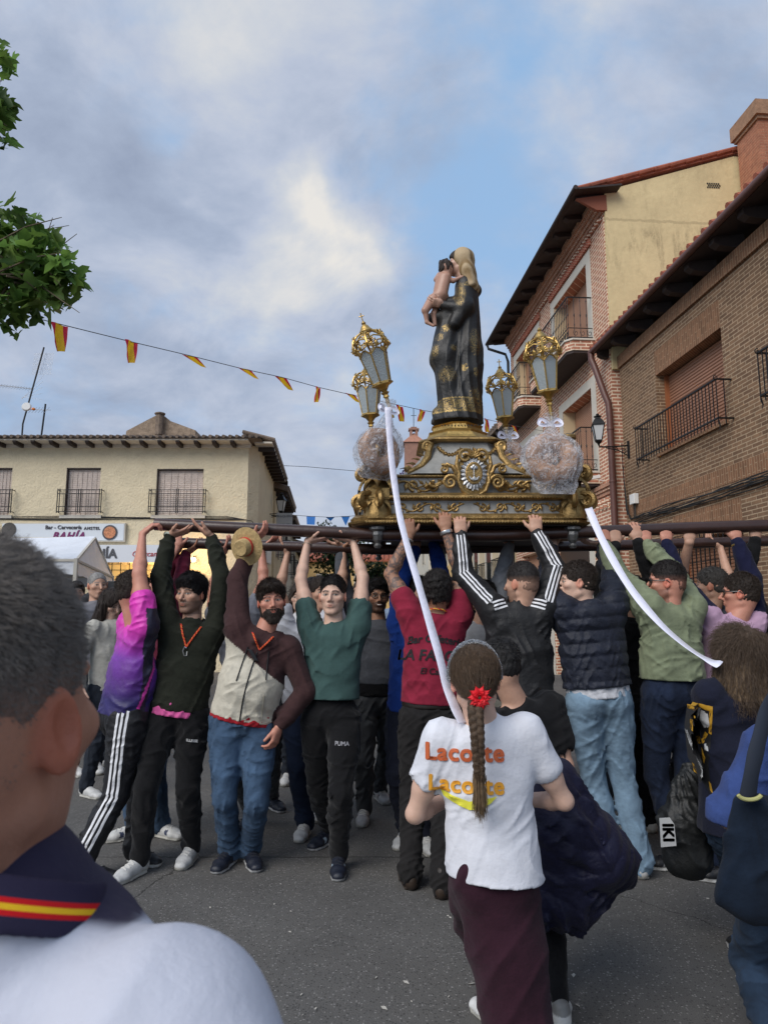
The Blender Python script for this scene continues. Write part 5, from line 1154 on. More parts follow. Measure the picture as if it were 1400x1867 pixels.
# ---------------------------------------------------------------- white market tent
tn = empty('market_tent', (-4.6, 11.5, 0), label='white peaked party tent standing in front of the bar', cat='tent'); M_TENT = mat('tent_fabric', (.70, .72, .76), .6, bump=(6, .02), var=(3, .05))
Nc, Fc, Ap = P(140, 1018, 10.5), P(206, 1050, 15.0), P(174, 978, 12.7); Lx = np.array([-4.6, 0, 0]); Fc[2] = Nc[2]
mb = MB(); n = 8
def sag(a, b, k): return [a + (b - a) * t - UP * k * math.sin(t * math.pi) for t in np.linspace(0, 1, n + 1)]
g1, g2 = sag(Nc, Ap, .07), sag(Fc, Ap, .07); f1, f2 = [p + Lx for p in g1], [p + Lx for p in g2]
mid = lambda A_, B_: [(a + b) / 2 - UP * .04 for a, b in zip(A_, B_)]
for a_, b_ in ((f1, g1), (f2, g2)):
    m_ = mid(a_, b_); rows = [a_, m_, b_]; vs = [p for r_ in rows for p in r_]; mb.add(vs, [(i * (n + 1) + j, i * (n + 1) + j + 1, (i + 1) * (n + 1) + j + 1, (i + 1) * (n + 1) + j) for i in range(2) for j in range(n)])
gv = [p for p in g1] + [p for p in reversed(g2)]
vs = [*g1, *g2]; mb.add(vs, [(j, j + 1, n + 2 + j, n + 1 + j) for j in range(n)])
cn = mb.build('canopy', M_TENT, tn); cn.modifiers.new('thick', 'SOLIDIFY').thickness = .004
mb = MB(); m_ = 14
for a_, b_ in ((Nc + Lx, Nc), (Nc, Fc), (Fc, Fc + Lx)):
    top = [a_ + (b_ - a_) * t for t in np.linspace(0, 1, m_)]; bot = [p - UP * (.20 + .05 * abs(math.sin(j * 1.3))) for j, p in enumerate(top)]; mb.add(top + bot, [(j, j + 1, m_ + j + 1, m_ + j) for j in range(m_ - 1)])
mb.build('valance', M_TENT, tn)
for p in (Nc, Fc, Nc + Lx, Fc + Lx): MB().bar((p[0], p[1], 0), (p[0], p[1], p[2]), .05).build('leg', M_STONE, tn)
mb = MB()
for a_, b_ in ((Nc, Fc), (Nc, Nc + Lx), (Fc, Fc + Lx), (Nc, Ap), (Fc, Ap), (Ap, Ap + Lx)): mb.bar(a_ - UP * .03, b_ - UP * .03, .035)
mb.build('frame', M_STONE, tn)
# ---------------------------------------------------------------- bunting
M_RED = mat('flag_red', srgb(205, 40, 70), .55, bump=(30, .002)); M_FYEL = mat('flag_yellow', srgb(236, 190, 40), .55, bump=(30, .002))
def YB(px): return 1 / (1 / 8.2 + (1 / 16.0 - 1 / 8.2) * (px - 100) / 800)
cord = [(-40, 552), (50, 576), (110, 591), (235, 622), (345, 648), (445, 673), (515, 688), (580, 706), (650, 722), (720, 737), (770, 748), (830, 758), (885, 764), (935, 776), (1025, 792), (1062, 812)]
for m_ in (M_RED, M_FYEL):
    t_ = m_.node_tree; b_ = t_.nodes['Principled BSDF']; tr = N(t_, 'ShaderNodeBsdfTranslucent'); mx = N(t_, 'ShaderNodeMixShader'); mx.inputs[0].default_value = .5; t_.links.new(b_.inputs['Base Color'].links[0].from_socket, tr.inputs[0]); t_.links.new(b_.outputs[0], mx.inputs[1]); t_.links.new(tr.outputs[0], mx.inputs[2]); t_.links.new(mx.outputs[0], t_.nodes['Material Output'].inputs[0])
bt = empty('bunting', tuple(P(345, 648, YB(345))), label='string of red and yellow pennants crossing the sky from the tree to the balconies', cat='bunting')
MB().tube([P(x, y, YB(x)) for x, y in cord], .006, 4).build('cord', mat('cord_grey', (.10, .10, .10), .8), bt)
rg = np.random.RandomState(8)
for px, py, w, hgt, roll in ((109, 591, .23, .34, .0), (240, 622, .21, .30, -.1), (346, 649, .27, .28, 1.28), (445, 672, .27, .30, 1.35), (512, 688, .27, .30, 1.15), (580, 706, .15, .28, -.1), (638, 718, .27, .28, 1.3), (728, 740, .26, .3, .3), (770, 748, .24, .34, -.6), (886, 764, .22, .3, .1), (935, 776, .24, .3, 1.1), (1025, 792, .26, .42, .5), (1080, 818, .22, .3, 1.2)):
    Y = YB(px); c = P(px, py, Y); fl = empty('pennant', tuple(c)); fl.parent = bt; fl.location = tuple(c - np.array(bt.location)); 
    d = nrm(P(px + 5, py + 1.2, YB(px + 5)) - P(px - 5, py - 1.2, YB(px - 5))); dn = nrm(np.array([math.sin(roll) * .45, math.sin(roll) * .9, -math.cos(roll)])) if roll < 2 else -UP
    dn = nrm(dn + d * rg.uniform(-.1, .1)); W_ = w
    for (a, b, m_) in ((-.5, -.25, M_RED), (-.25, .25, M_FYEL), (.25, .5, M_RED)):
        vs = []; n = 6
        for j in range(n + 1):
            t = j / n
            for u in (a, (a + b) / 2, b):
                uu = max(-.5 + .5 * t * .85, min(.5 - .5 * t * .55, u)); bend = np.cross(d, dn) * .03 * math.sin(t * 3 + u * 5)
                vs.append(c + d * uu * W_ + dn * t * hgt + bend)
        fs = [(j * 3 + i, j * 3 + i + 1, (j + 1) * 3 + i + 1, (j + 1) * 3 + i) for j in range(n) for i in range(2)]
        mesh_obj('red_stripe' if m_ is M_RED else 'yellow_stripe', np.array(vs), fs, m_, fl)
b2 = empty('bunting', tuple(P(600, 940, 32)), label='far string of small blue and white pennants across the end of the street', cat='bunting')
MB().tube([P(x, y, 32) for x, y in ((500, 936), (560, 941), (600, 943), (640, 941), (700, 934))], .012, 4).build('cord', bpy.data.materials['cord_grey'], b2); mb_ = mat('flag_blue', srgb(50, 120, 200), .6)
for px, py, u in ((567, 941, 1), (602, 943, 0), (630, 941, 2)):
    c = P(px, py, 32); MB().add([c + np.array([-.2, 0, 0]), c + np.array([.2, 0, 0]), c + (np.array([.18, 0, -.4]) if u == 1 else np.array([.0, .1, -.42 if u == 2 else -.16])), c + (np.array([-.18, 0, -.38]) if u == 1 else np.array([.01, .1, -.43 if u == 2 else -.17]))], [(0, 1, 2, 3)]).build('pennant', mb_, b2)
w_ = empty('overhead_wire', (0, 25, 6), label='thin overhead wire crossing low over the rooftops', cat='wire'); MB().tube([P(x, y, 26) for x, y in ((500, 848), (560, 851), (640, 858), (760, 868))], .010, 4).build('wire', M_CABLE, w_)
# ---------------------------------------------------------------- plane tree (left) and the trees down the street
def leaf_shape(S, lobes=True):
    pts = []
    for a, r_ in ((-90, .10), (-62, .42), (-40, .62), (-22, .40), (2, .78), (14, .92), (24, .60), (44, .48), (62, .78), (90, 1.15)): pts.append((a, r_))
    full = pts + [(180 - a, r_) for a, r_ in reversed(pts[1:-1])]
    return [(math.cos(R(a)) * r_ * S, math.sin(R(a)) * r_ * S) for a, r_ in full]
M_LEAF = mat('plane_leaf', attr=True, rough=.5, spec=.35, bump=(30, .002)); t_ = M_LEAF.node_tree; b_ = t_.nodes['Principled BSDF']; tr = N(t_, 'ShaderNodeBsdfTranslucent'); mx = N(t_, 'ShaderNodeMixShader'); mx.inputs[0].default_value = .42; src = b_.inputs['Base Color'].links[0].from_socket
t_.links.new(src, tr.inputs[0]); t_.links.new(b_.outputs[0], mx.inputs[1]); t_.links.new(tr.outputs[0], mx.inputs[2]); t_.links.new(mx.outputs[0], t_.nodes['Material Output'].inputs[0])
M_BARK = mat('plane_bark', srgb(96, 84, 66), .9, bump=(14, .02), var=(5, .3))
def leaves(clusters, seed, size, parent, base=(.125, .23, .050), name='crown', out=(1, 0, 0)):
    rg = np.random.RandomState(seed); L = np.array(leaf_shape(1.0)); k = len(L); V = []; Fc = []; C = []
    for (c, rad, n) in clusters:
        for i in range(n):
            d = rg.normal(size=3); d /= np.linalg.norm(d); p = np.array(c) + d * np.array(rad) * rg.uniform(.35, 1.0) ** .6
            s = size * rg.uniform(.55, 1.15); nn = nrm(rg.normal(size=3) * .75 + np.array([0, -.25, .75])); dr = rg.normal(size=3) + np.array([0, 0, -.9]) + d * .8; u = nrm(dr - nn * (dr @ nn)); w = np.cross(nn, u)
            base_i = len(V); V.append(p)
            for x, y in L: V.append(p + w * x * s + u * (y + .1) * s + nn * (abs(x) * .28 - .16 * y * y) * s)
            for j in range(k): Fc.append((base_i, base_i + 1 + j, base_i + 1 + (j + 1) % k))
            g = rg.uniform(.45, 1.5); cc = np.array(base) * g * (1 + rg.uniform(-.12, .25) * np.array([1, .4, 0])); C += [cc] * (k + 1)
    o = mesh_obj(name, np.array(V), np.array(Fc, dtype=np.int32), M_LEAF, parent); set_col(o, np.array(C)); return o
T1 = empty('plane_tree', (-5.6, 6.9, 0), label='leafy plane tree whose branches reach in from the left edge', cat='tree'); Yt = 6.3
c1 = P(40, 490, Yt); c2 = P(-30, 180, Yt); trunk0 = np.array([-5.6, 6.9, 0.]); fork = np.array([-5.5, 6.8, 4.2])
mb = MB(); mb.tube([trunk0, trunk0 + [.05, 0, 1.5], trunk0 + [0, .05, 3], fork], [.24, .20, .17, .15], 12)
for e in (c1 + [-.2, 0, -.1], c2 + [-.4, 0, 0], np.array([-6.6, 7.4, 7.0]), np.array([-5.6, 5.8, 6.6]), np.array([-7.2, 6.2, 5.4]), np.array([-5.9, 8.3, 6.4])): m_ = (fork + e) / 2 + [0, 0, .25]; mb.tube([fork, m_, e], [.11, .06, .02], 8)
rg = np.random.RandomState(4)
for i in range(26):
    a = c1 + rg.uniform(-.4, .1, 3); e = P(rg.uniform(20, 148), rg.uniform(395, 575), Yt + rg.uniform(-.3, .3)); mb.tube([a, (a + e) / 2 + [0, 0, .05], e], [.010, .007, .003], 5)
for i in range(10):
    a = c2 + rg.uniform(-.3, 0, 3); e = P(rg.uniform(-10, 22), rg.uniform(80, 262), Yt + rg.uniform(-.2, .2)); mb.tube([a, e], [.008, .003], 5)
mb.build('trunk', M_BARK, T1, smooth=True)
cl = []
for px, py, rr, n in ((0, 470, .34, 80), (45, 485, .28, 66), (85, 500, .22, 44), (20, 540, .24, 48), (70, 535, .20, 30), (0, 410, .22, 24), (40, 415, .14, 18), (115, 500, .12, 26), (130, 495, .09, 10), (90, 455, .14, 24), (105, 545, .09, 8), (5, 575, .12, 20), (-40, 480, .4, 90), (75, 420, .07, 4), (140, 518, .05, 3), (128, 470, .06, 4)):
    cl.append((P(px, py, Yt), (rr, .34, rr), n))
for px, py, rr, n in ((2, 105, .055, 4), (6, 118, .08, 7), (-6, 150, .10, 10), (0, 185, .09, 8), (-4, 215, .12, 16), (-4, 250, .10, 12), (-50, 190, .25, 60), (6, 85, .03, 2)): cl.append((P(px, py, Yt), (rr, .2, rr), n))
for c in ((-5.6, 6.8, 5.6), (-6.4, 7.2, 6.6), (-5.4, 5.9, 6.5), (-6.9, 6.3, 5.4), (-5.9, 8.0, 6.3), (-4.9, 7.4, 5.4)): cl.append((np.array(c), (.9, .9, .7), 190))
leaves(cl, 5, .135, T1)
def street_tree(x, y, zc, r_, label, seed, base):
    t = empty('tree', (x, y, 0), label=label, cat='tree'); mb = MB(); mb.tube([(x, y, 0), (x + .05, y, zc * .6), (x, y, zc)], [.16, .12, .05], 8)
    rg = np.random.RandomState(seed); cs = []
    for i in range(14):
        d = rg.normal(size=3); d /= np.linalg.norm(d); p = np.array([x, y, zc]) + d * r_ * .62; mb.tube([(x, y, zc * .7), (p + np.array([x, y, zc])) / 2, p], [.05, .03, .01], 5); cs.append((p, (r_ * .42,) * 3, 130))
    mb.build('trunk', M_BARK, t); leaves(cs, seed, .14, t, base)
street_tree(-2.5, 38, 5.0, 1.9, 'dense dark green tree at the end of the street', 3, (.022, .042, .014)); street_tree(-.4, 40, 3.4, 1.3, 'lower dark tree in front of the white house', 9, (.024, .04, .016))
# ---------------------------------------------------------------- the bearers and the onlookers
BLACKHAIR = (.008, .006, .006); DKBROWN = (.020, .013, .009); BROWN = (.045, .028, .018); GREYHAIR = (.16, .155, .15)
M_TRACK = striped_mat('black_track_cloth', (.010, .010, .011)); M_TRACKP = striped_mat('black_track_trousers', (.008, .008, .010), w=.014, gap=.027)
M_BLACKSW = fabric('black_jogger_fleece', weave=500, amp=.0008, var=(25, .15), sheen=.12, wr=.006)
WHITESHOE = dict(col=(.50, .50, .49), sole=(.42, .41, .37)); NAVYSHOE = dict(col=(.008, .011, .022), sole=(.42, .42, .42), lm=mat('dark_lace', (.01, .012, .02), .9), sole_h=.018)
BLACKSHOE = dict(col=(.008, .008, .010), sole=(.50, .49, .46), lm=NAVYSHOE['lm'])
JEANS = dict(col=(.035, .062, .105), denim=.9, hem=.062, w=1.05); JEANS_DK = dict(col=(.010, .016, .034), denim=.35, hem=.058); JEANS_LT = dict(col=(.150, .225, .30), denim=.55, hem=.066, w=1.06)
JOG = dict(col=(.006, .006, .007), mat=M_BLACKSW, w=1.06, hem=.05, fold=.008)
UND_IN = lambda sx: ((sx, -.15, .25), (0, -.1, 1.0), (12, 22, 18))   # flat palm under the pole, fingers towards sx
FRONTY, BACKY = 4.62, 5.32
GB = 'bearers holding up the processional float'

# jersey man ------------------------------------------------------
def paint_jersey(V, C, ctx):
    pel, sh, U, r, F = (ctx[k] for k in ('pel', 'sh', 'U', 'r', 'F')); h = np.clip(((V - pel) @ U) / .50, 0, 1.4)[:, None]
    mag, pur, nav = np.array(srgb(205, 45, 165)), np.array(srgb(110, 40, 150)), np.array(srgb(32, 20, 86))
    g = np.where(h > .62, pur + (mag - pur) * np.clip((h - .62) / .38, 0, 1), nav + (pur - nav) * np.clip((h - .12) / .5, 0, 1))
    f = (V - sh) @ F; hh = ((V - pel) @ U)
    side = (np.abs(f - .03 - .02 * np.sin(hh * 5)) < .055 * np.clip(hh / .35, .5, 1.15)) & (hh < .62) & ((V - sh) @ r > -.02)
    g[side] = srgb(16, 12, 42)
    a = .095 + (hh - .3) * .30; pk = (np.abs(f - a) < .011) & (hh < .34) & ((V - sh) @ r > -.05); g[pk] = srgb(222, 62, 170)
    d = np.abs((V - (pel + F * 0)) @ U); return g * (1 + .12 * (vnoise(V, 50, 3)[:, None]))
person(dict(label='man in a magenta and purple football jersey holding the end of the pole', group=GB, Y=4.45, yaw=128, hyaw=118, head=(246, 1078), sh=(250, 1150), pel=(228, 1292), girth=1.06,
    skin=SKIN_RED, arm=1.12, hair=dict(style='short', col=DKBROWN), hq=True, stubble=.5,
    hands=dict(R=((274, 962, 4.55), ((.55, .1, .55), (.1, .3, -1.0), (40, 50, 35))), L=((322, 985, 5.2), 'over')), el=dict(R=(-.1, -1, -.2)),
    feet=[(168, 1592, 98), (262, 1562, 60)], shoes=dict(BLACKSHOE, bars=(.6, .6, .6)), top=dict(name='football_jersey', col=(.2, .05, .3), sleeve='short', slen=.50, paint=paint_jersey, hem=-.03, loose=.022, belly=True, sr=(.066, .058, .04), mat=fabric('jersey_knit', rough=.5, weave=700, amp=.0005, sheen=.1, spec=.5, wr=.004)),
    legs=dict(col=(.008, .008, .010), mat=M_TRACKP, w=1.12, hem=.066, stripes=0, fold=.008, rise=.06)))
# olive sweatshirt man
B = person(dict(label='young man in a dark olive sweatshirt with a pink shirt tail', group=GB, Y=4.50, yaw=6, hyaw=-18, hpitch=-2, head=(349, 1083), sh=(350, 1150), pel=(326, 1286), hq=True, skin=SKIN, stubble=.55, gaze=-.002,
    hair=dict(style='mop', col=BLACKHAIR, line=.006, seed=4), hk=dict(jaw=.95, nose=1.1), 
    hands=dict(R=((326, 972, 4.6), ((.95, -.1, .22), (-.1, .2, 1.0), (8, 12, 10))), L=((372, 968, 4.6), ((-.75, -.1, .55), (.3, .1, .9), (6, 10, 8)))), el=dict(R=(-1, -.3, 0), L=(1, -.2, 0)),
    feet=[(238, 1588, -22), (342, 1562, -4)], shoes=dict(WHITESHOE), legs=dict(JOG), top=dict(name='sweatshirt', col=(.016, .018, .012), mat=M_SWEAT, hem=-.02, rib=True, under=srgb(205, 92, 150), underlen=.035, hood=False, collar=.05, th=.015, fold=.008)))
# bearded man
def paint_two(V, C, ctx):
    pel, sh, U, r, F = (ctx[k] for k in ('pel', 'sh', 'U', 'r', 'F')); x = (V - sh) @ r; z = (V - sh) @ U
    cream, br = np.array(srgb(190, 184, 168)), np.array(srgb(62, 42, 42)); C = np.tile(cream, (len(V), 1)); C[z > -.135 + .52 * x] = br
    for s in ('R', 'L'):
        sj, el, wr = ctx[s][:3]
        for a_, b_ in ((sj, el), (el, wr)):
            ba = b_ - a_; t = np.clip((V - a_) @ ba / (ba @ ba), 0, 1); d = np.linalg.norm(V - a_ - t[:, None] * ba, axis=1); C[(d < .080) & (np.abs(x) > .165)] = br
    return C * (1 + .05 * vnoise(V, 60, 1)[:, None])
C_ = person(dict(label='bearded man in a brown and cream zip hoodie and blue jeans', group=GB, Y=4.38, yaw=10, hyaw=14, head=(495, 1096), htilt=-5, sh=(477, 1166), pel=(444, 1306), hq=True, skin=SKIN_RED, girth=1.12, gaze=.001,
    hair=dict(style='mid', col=DKBROWN, seed=11), beard=.014, hands=dict(R=((474, 976, 4.55), ((.75, -.1, .6), (-.2, .2, .9), (20, 25, 18))), L=((503, 1345, 4.30), ((-.25, -.25, -1), (-.9, .3, -.1), (28, 32, 24)))), el=dict(R=(-1, -.2, 0), L=(1, .2, -.1)),
    feet=[(410, 1568, -12), (461, 1566, 22)], shoes=dict(NAVYSHOE, accent=None), legs=dict(JEANS, rise=.11), top=dict(name='hoodie', col=(.4, .4, .3), mat=M_SWEAT, paint=paint_two, hem=-.01, rib=True, hood=True, th=.016, fold=.007, belly=True, sr=(.066, .056, .040), under=srgb(150, 30, 40), underlen=.018)))
# green T-shirt
D_ = person(dict(label='young man in a dark green T-shirt with bare midriff', group=GB, Y=4.46, yaw=-4, hyaw=-6, head=(607, 1086), sh=(609, 1152), pel=(604, 1296), hq=True, skin=SKIN_PALE, girth=.93, gaze=-.003,
    hair=dict(style='fade', col=BLACKHAIR, seed=3, line=.004, fwd=.07), hk=dict(jaw=.93), hands=dict(R=((578, 984, 4.66), ((1.0, -.1, .12), (0, .1, 1.0), (8, 12, 10))), L=((626, 982, 4.66), ((-1.0, -.1, .12), (0, .1, 1.0), (6, 10, 10)))), el=dict(R=(-1, -.3, 0), L=(.8, -.3, 0)),
    feet=[(588, 1530, -30), (617, 1580, 3)], shoes=dict(NAVYSHOE, accent=(.35, .45, .55)), legs=dict(JOG, hip=1.02, rise=.045), top=dict(name='tee_shirt', col=srgb(58, 82, 79), mat=M_CLOTH, sleeve='short', hem=.075, loose=.020, sr=(.062, .056, .04), slen=.40, fold=.008)))
# smiling man with glasses
E_ = person(dict(label='smiling man in glasses and a grey sweatshirt with grey trousers behind the green shirt', group=GB, Y=5.40, yaw=4, hyaw=10, head=(688, 1088), sh=(690, 1144), pel=(688, 1262), hq=True, skin=SKIN_TAN, glasses='clear', teeth=True, stubble=.75,
    hair=dict(style='curly', col=BLACKHAIR, seed=21), hands=dict(R=((636, 996, 5.3), UND_IN(1.0)), L=((722, 988, 5.3), UND_IN(-1.0))), feet=[(662, 1490, -4), (697, 1452, 18)], shoes=dict(col=(.36, .36, .37), sole=(.4, .4, .38), accent=(.03, .03, .05)),
    legs=dict(col=(.055, .058, .062), mat=M_SWEAT, hem=.05, w=1.06, fold=.012, rise=.1), top=dict(name='sweatshirt', col=(.075, .080, .092), mat=M_SWEAT, hem=.065, rib=True, under=(.006, .006, .007), underlen=.085, th=.016)))
# second row on the left
person(dict(label='man in a plain white T-shirt between the bearded man and the green shirt', group=GB, Y=5.25, yaw=8, hyaw=30, head=(583, 1082, 5.4), sh=(558, 1150), pel=(560, 1276), hair=dict(style='short', col=DKBROWN), skin=SKIN, hands=dict(R=((517, 996, 5.3), ((-.4, -.1, .7), (.4, .1, 1), (10, 15, 12))), L=((612, 992, 5.3), UND_IN(-1.0))),
    feet=[(552, 1516, -6), (579, 1482, 10)], shoes=dict(WHITESHOE), legs=dict(JEANS_DK), top=dict(name='tee_shirt', col=(.55, .56, .60), sleeve='short', hem=-.02, loose=.02)))
person(dict(label='man in a grey T-shirt mostly hidden between the olive sweatshirt and the beard', group=GB, Y=5.25, yaw=-10, hyaw=-35, head=(418, 1078), sh=(430, 1146), pel=(470, 1276), hair=dict(style='short', col=BLACKHAIR), skin=SKIN_RED, hands=dict(R=((412, 1000, 5.3), ((.4, -.1, .7), (-.4, .1, 1), (10, 15, 12))), L=((490, 990, 5.3), ((.75, -.1, .5), (0, .1, 1), (10, 15, 12)))), el=dict(L=(.4, -.3, -.5)),
    feet=[(450, 1500, -20), (502, 1466, 35)], shoes=dict(NAVYSHOE), legs=dict(col=(.075, .08, .085), mat=M_SWEAT, hem=.052, w=1.05), top=dict(name='tee_shirt', col=(.17, .18, .21), sleeve='short', hem=-.02)))
person(dict(label='man in a maroon sweatshirt and blue jeans almost hidden behind the jersey', group=GB, Y=5.25, yaw=-60, hyaw=-70, head=(302, 1092), sh=(305, 1156), pel=(285, 1290), hair=dict(style='short', col=BLACKHAIR), skin=SKIN_TAN, hands=dict(R=((326, 996, 5.25), ((.3, -.1, .6), (.2, .1, 1), (45, 50, 40))), L=((352, 1000, 5.3), ((.8, -.1, .5), (0, .1, 1), (15, 20, 15)))),
    feet=[(228, 1520, -62), (306, 1516, 62)], shoes=dict(WHITESHOE, accent=(.03, .04, .08)), legs=dict(JEANS, w=1.1), top=dict(name='sweatshirt', col=srgb(84, 22, 42), mat=M_SWEAT, hem=-.02, th=.015)))
# centre
G_ = person(dict(label='man seen from behind in a red printed T-shirt with tattooed arms gripping the float', group=GB, Y=4.36, yaw=180, hyaw=176, hpitch=6, head=(797, 1080), sh=(793, 1130), pel=(786, 1296), skin=SKIN_TAN, tattoo=True, arm=1.1, girth=1.04,
    hair=dict(style='curly', col=(.012, .009, .008), seed=5, nape=-.085), strands=2600, hands=dict(L=((744, 962, 4.42), 'over'), R=((812, 950, 4.42), 'over')), el=dict(L=(-.8, .4, 0), R=(.9, .4, 0)),
    feet=[(808, 1612, 170), (744, 1596, 188)], shoes=dict(col=(.035, .022, .014), sole=(.03, .02, .014), laces=False, top=.13, sole_h=.02), legs=dict(col=(.014, .013, .013), mat=M_DENIM, hem=.060, w=1.06, pockets=1, rise=.085, belt=(.012, .008, .006)), top=dict(name='tee_shirt', col=srgb(128, 34, 54), sleeve='short', hem=.045, loose=.016, slen=.38, sr=(.066, .060, .04))))
person(dict(label='person in a royal blue sweatshirt half hidden behind the red T-shirt', group=GB, Y=4.98, yaw=-8, hyaw=20, head=(765, 1084), sh=(762, 1150), pel=(752, 1290), skin=SKIN, hair=dict(style='short', col=BLACKHAIR), hands=dict(R=((758, 985, 4.95), 'over'), L=((790, 975, 4.95), 'overc')),
    feet=[(735, 1530, -20), (778, 1540, 12)], shoes=dict(WHITESHOE), legs=dict(col=(.012, .014, .025), mat=M_DENIM, hem=.058), top=dict(name='sweatshirt', col=srgb(24, 56, 128), mat=M_SWEAT, hem=-.03, th=.014)))
I_ = person(dict(label='man seen from behind in a black track jacket with white sleeve stripes', group=GB, Y=4.25, yaw=176, hyaw=224, head=(950, 1064), sh=(944, 1118), pel=(948, 1272), skin=SKIN, girth=1.10, stubble=.4,
    hair=dict(style='fade', col=(.014, .011, .010), seed=8, fadecol=.55), hands=dict(L=((838, 958, 4.42), 'over'), R=((977, 955, 4.42), 'over')), el=dict(L=(-.6, .4, -.6), R=(.9, .3, 0)),
    feet=[(985, 1575, 176), (925, 1565, 190)], shoes=dict(WHITESHOE), legs=dict(col=(.10, .095, .08), mat=M_DENIM, hem=.066, w=1.12), top=dict(name='track_jacket', col=(.01, .01, .011), mat=M_TRACK, stripes=(0, -1, .15), hem=-.02, rib=True, th=.018, collar=.055, sr=(.070, .060, .042), fold=.009)))
person(dict(label='man in a light grey sweatshirt behind the black track jacket', group=GB, Y=4.92, yaw=172, hyaw=172, head=(884, 1092), sh=(872, 1150), pel=(868, 1290), skin=SKIN, hair=dict(style='short', col=BLACKHAIR), hands=dict(L=((800, 985, 5.1), 'over'), R=((928, 978, 4.95), 'over')), el=dict(R=(-.4, .2, -1)),
    feet=[(905, 1545, 170), (850, 1540, 190)], shoes=dict(WHITESHOE), legs=dict(col=(.02, .02, .024), mat=M_DENIM, hem=.058), top=dict(name='sweatshirt', col=(.30, .31, .33), mat=M_SWEAT, hem=-.02, th=.016)))
J_ = person(dict(label='man in a navy quilted jacket, white shirt tail and pale jeans, face in profile', group=GB, Y=4.25, yaw=184, hyaw=262, head=(1052, 1062), sh=(1072, 1118), pel=(1090, 1262), skin=SKIN_PALE, hq=True, girth=1.05,
    hair=dict(style='short', col=DKBROWN, seed=9, nape=-.075), hands=dict(L=((1004, 985, 4.7), 'over'), R=((1082, 990, 4.7), ((-1, .1, .1), (0, .1, 1), (12, 18, 15)))), el=dict(L=(-.9, .2, -.4), R=(.8, .3, -.2)),
    feet=[(1163, 1578, 172), (1108, 1570, 196)], shoes=dict(WHITESHOE), legs=dict(JEANS_LT, pockets=1, belt=(.006, .006, .007), rise=.115), top=dict(name='quilted_jacket', col=(.009, .012, .024), mat=M_NYLON, quilt=.072, hem=.035, th=.026, hood=True, sr=(.074, .062, .045), under=(.55, .56, .60), underlen=.062)))
person(dict(label='person in black between the quilted jacket and the sage sweatshirt', group=GB, Y=4.75, yaw=182, hyaw=230, head=(1150, 1085), sh=(1152, 1140), pel=(1152, 1280), skin=SKIN, hair=dict(style='short', col=BLACKHAIR, nape=-.1), hands=dict(R=((1160, 968, 4.6), 'over'), L=((1120, 975, 4.6), 'over')),
    feet=[(1178, 1500, 180), (1140, 1500, 190)], shoes=dict(WHITESHOE), legs=dict(col=(.008, .008, .010), mat=M_DENIM, hem=.055), top=dict(name='sweatshirt', col=(.010, .010, .011), mat=M_SWEAT, hem=-.04, th=.018)))
K_ = person(dict(label='man in a sage green sweatshirt and dark jeans wearing sunglasses, back turned', group=GB, Y=4.25, yaw=196, hyaw=248, head=(1214, 1062), sh=(1222, 1116), pel=(1226, 1250), skin=SKIN_RED, hq=True, glasses='sun', stubble=.5, girth=1.10,
    hair=dict(style='fade', col=(.012, .009, .008), seed=14, fadecol=.4), hands=dict(L=((1100, 975, 4.6), 'over'), R=((1176, 974, 4.6), 'over')), el=dict(L=(-.3, .1, -1), R=(.6, .3, 0)),
    feet=[(1290, 1578, 200), (1218, 1572, 262)], shoes=dict(BLACKSHOE, bars=(.3, .3, .3)), legs=dict(JEANS_DK, pockets=1, rise=.075, knee=(-.6, .4, 0)), top=dict(name='sweatshirt', col=srgb(122, 130, 104), mat=M_SWEAT, hem=.035, rib=True, th=.018, sr=(.072, .060, .042), fold=.009)))
L_ = person(dict(label='man in a pink shirt with navy sleeves and sunglasses', group=GB, Y=4.42, yaw=190, hyaw=240, head=(1348, 1082), sh=(1335, 1140), pel=(1330, 1290), skin=SKIN_RED, glasses='sun', hq=True, hair=dict(style='short', col=DKBROWN, seed=17), girth=1.05,
    hands=dict(L=((1212, 972, 4.6), 'over'), R=((1340, 968, 4.6), 'over')), el=dict(L=(-.5, .2, -.8), R=(.9, .2, 0)), feet=[(1370, 1570, 180), (1312, 1594, 252)], shoes=dict(BLACKSHOE), legs=dict(JEANS_DK),
    top=dict(name='polo_shirt', col=(.4, .3, .4), hem=-.02, th=.014, paint=lambda V, C, ctx: np.where(((np.abs((V - ctx['sh']) @ ctx['r']) < .235) & ((V - ctx['sh']) @ ctx['U'] < .10))[:, None], np.array(srgb(178, 146, 170)), np.array(srgb(22, 24, 50))) * (1 + .05 * vnoise(V, 30, 2)[:, None]))))
person(dict(label='grey haired man behind the sunglasses wearers with a watch on his bare forearm', group=GB, Y=4.95, yaw=184, hyaw=236, head=(1296, 1068), sh=(1290, 1136), pel=(1290, 1290), skin=SKIN, hair=dict(style='short', col=(.05, .045, .04), seed=19), hands=dict(L=((1254, 972, 4.62), 'over'), R=((1300, 990, 5.3), ((-.6, .2, .6), (-.2, .3, 1), (20, 25, 20)))),
    feet=[(1270, 1530, 180), (1240, 1530, 190)], shoes=dict(WHITESHOE), legs=dict(col=(.02, .02, .024), mat=M_DENIM), top=dict(name='shirt', col=(.05, .055, .07), sleeve='short', hem=-.03)))
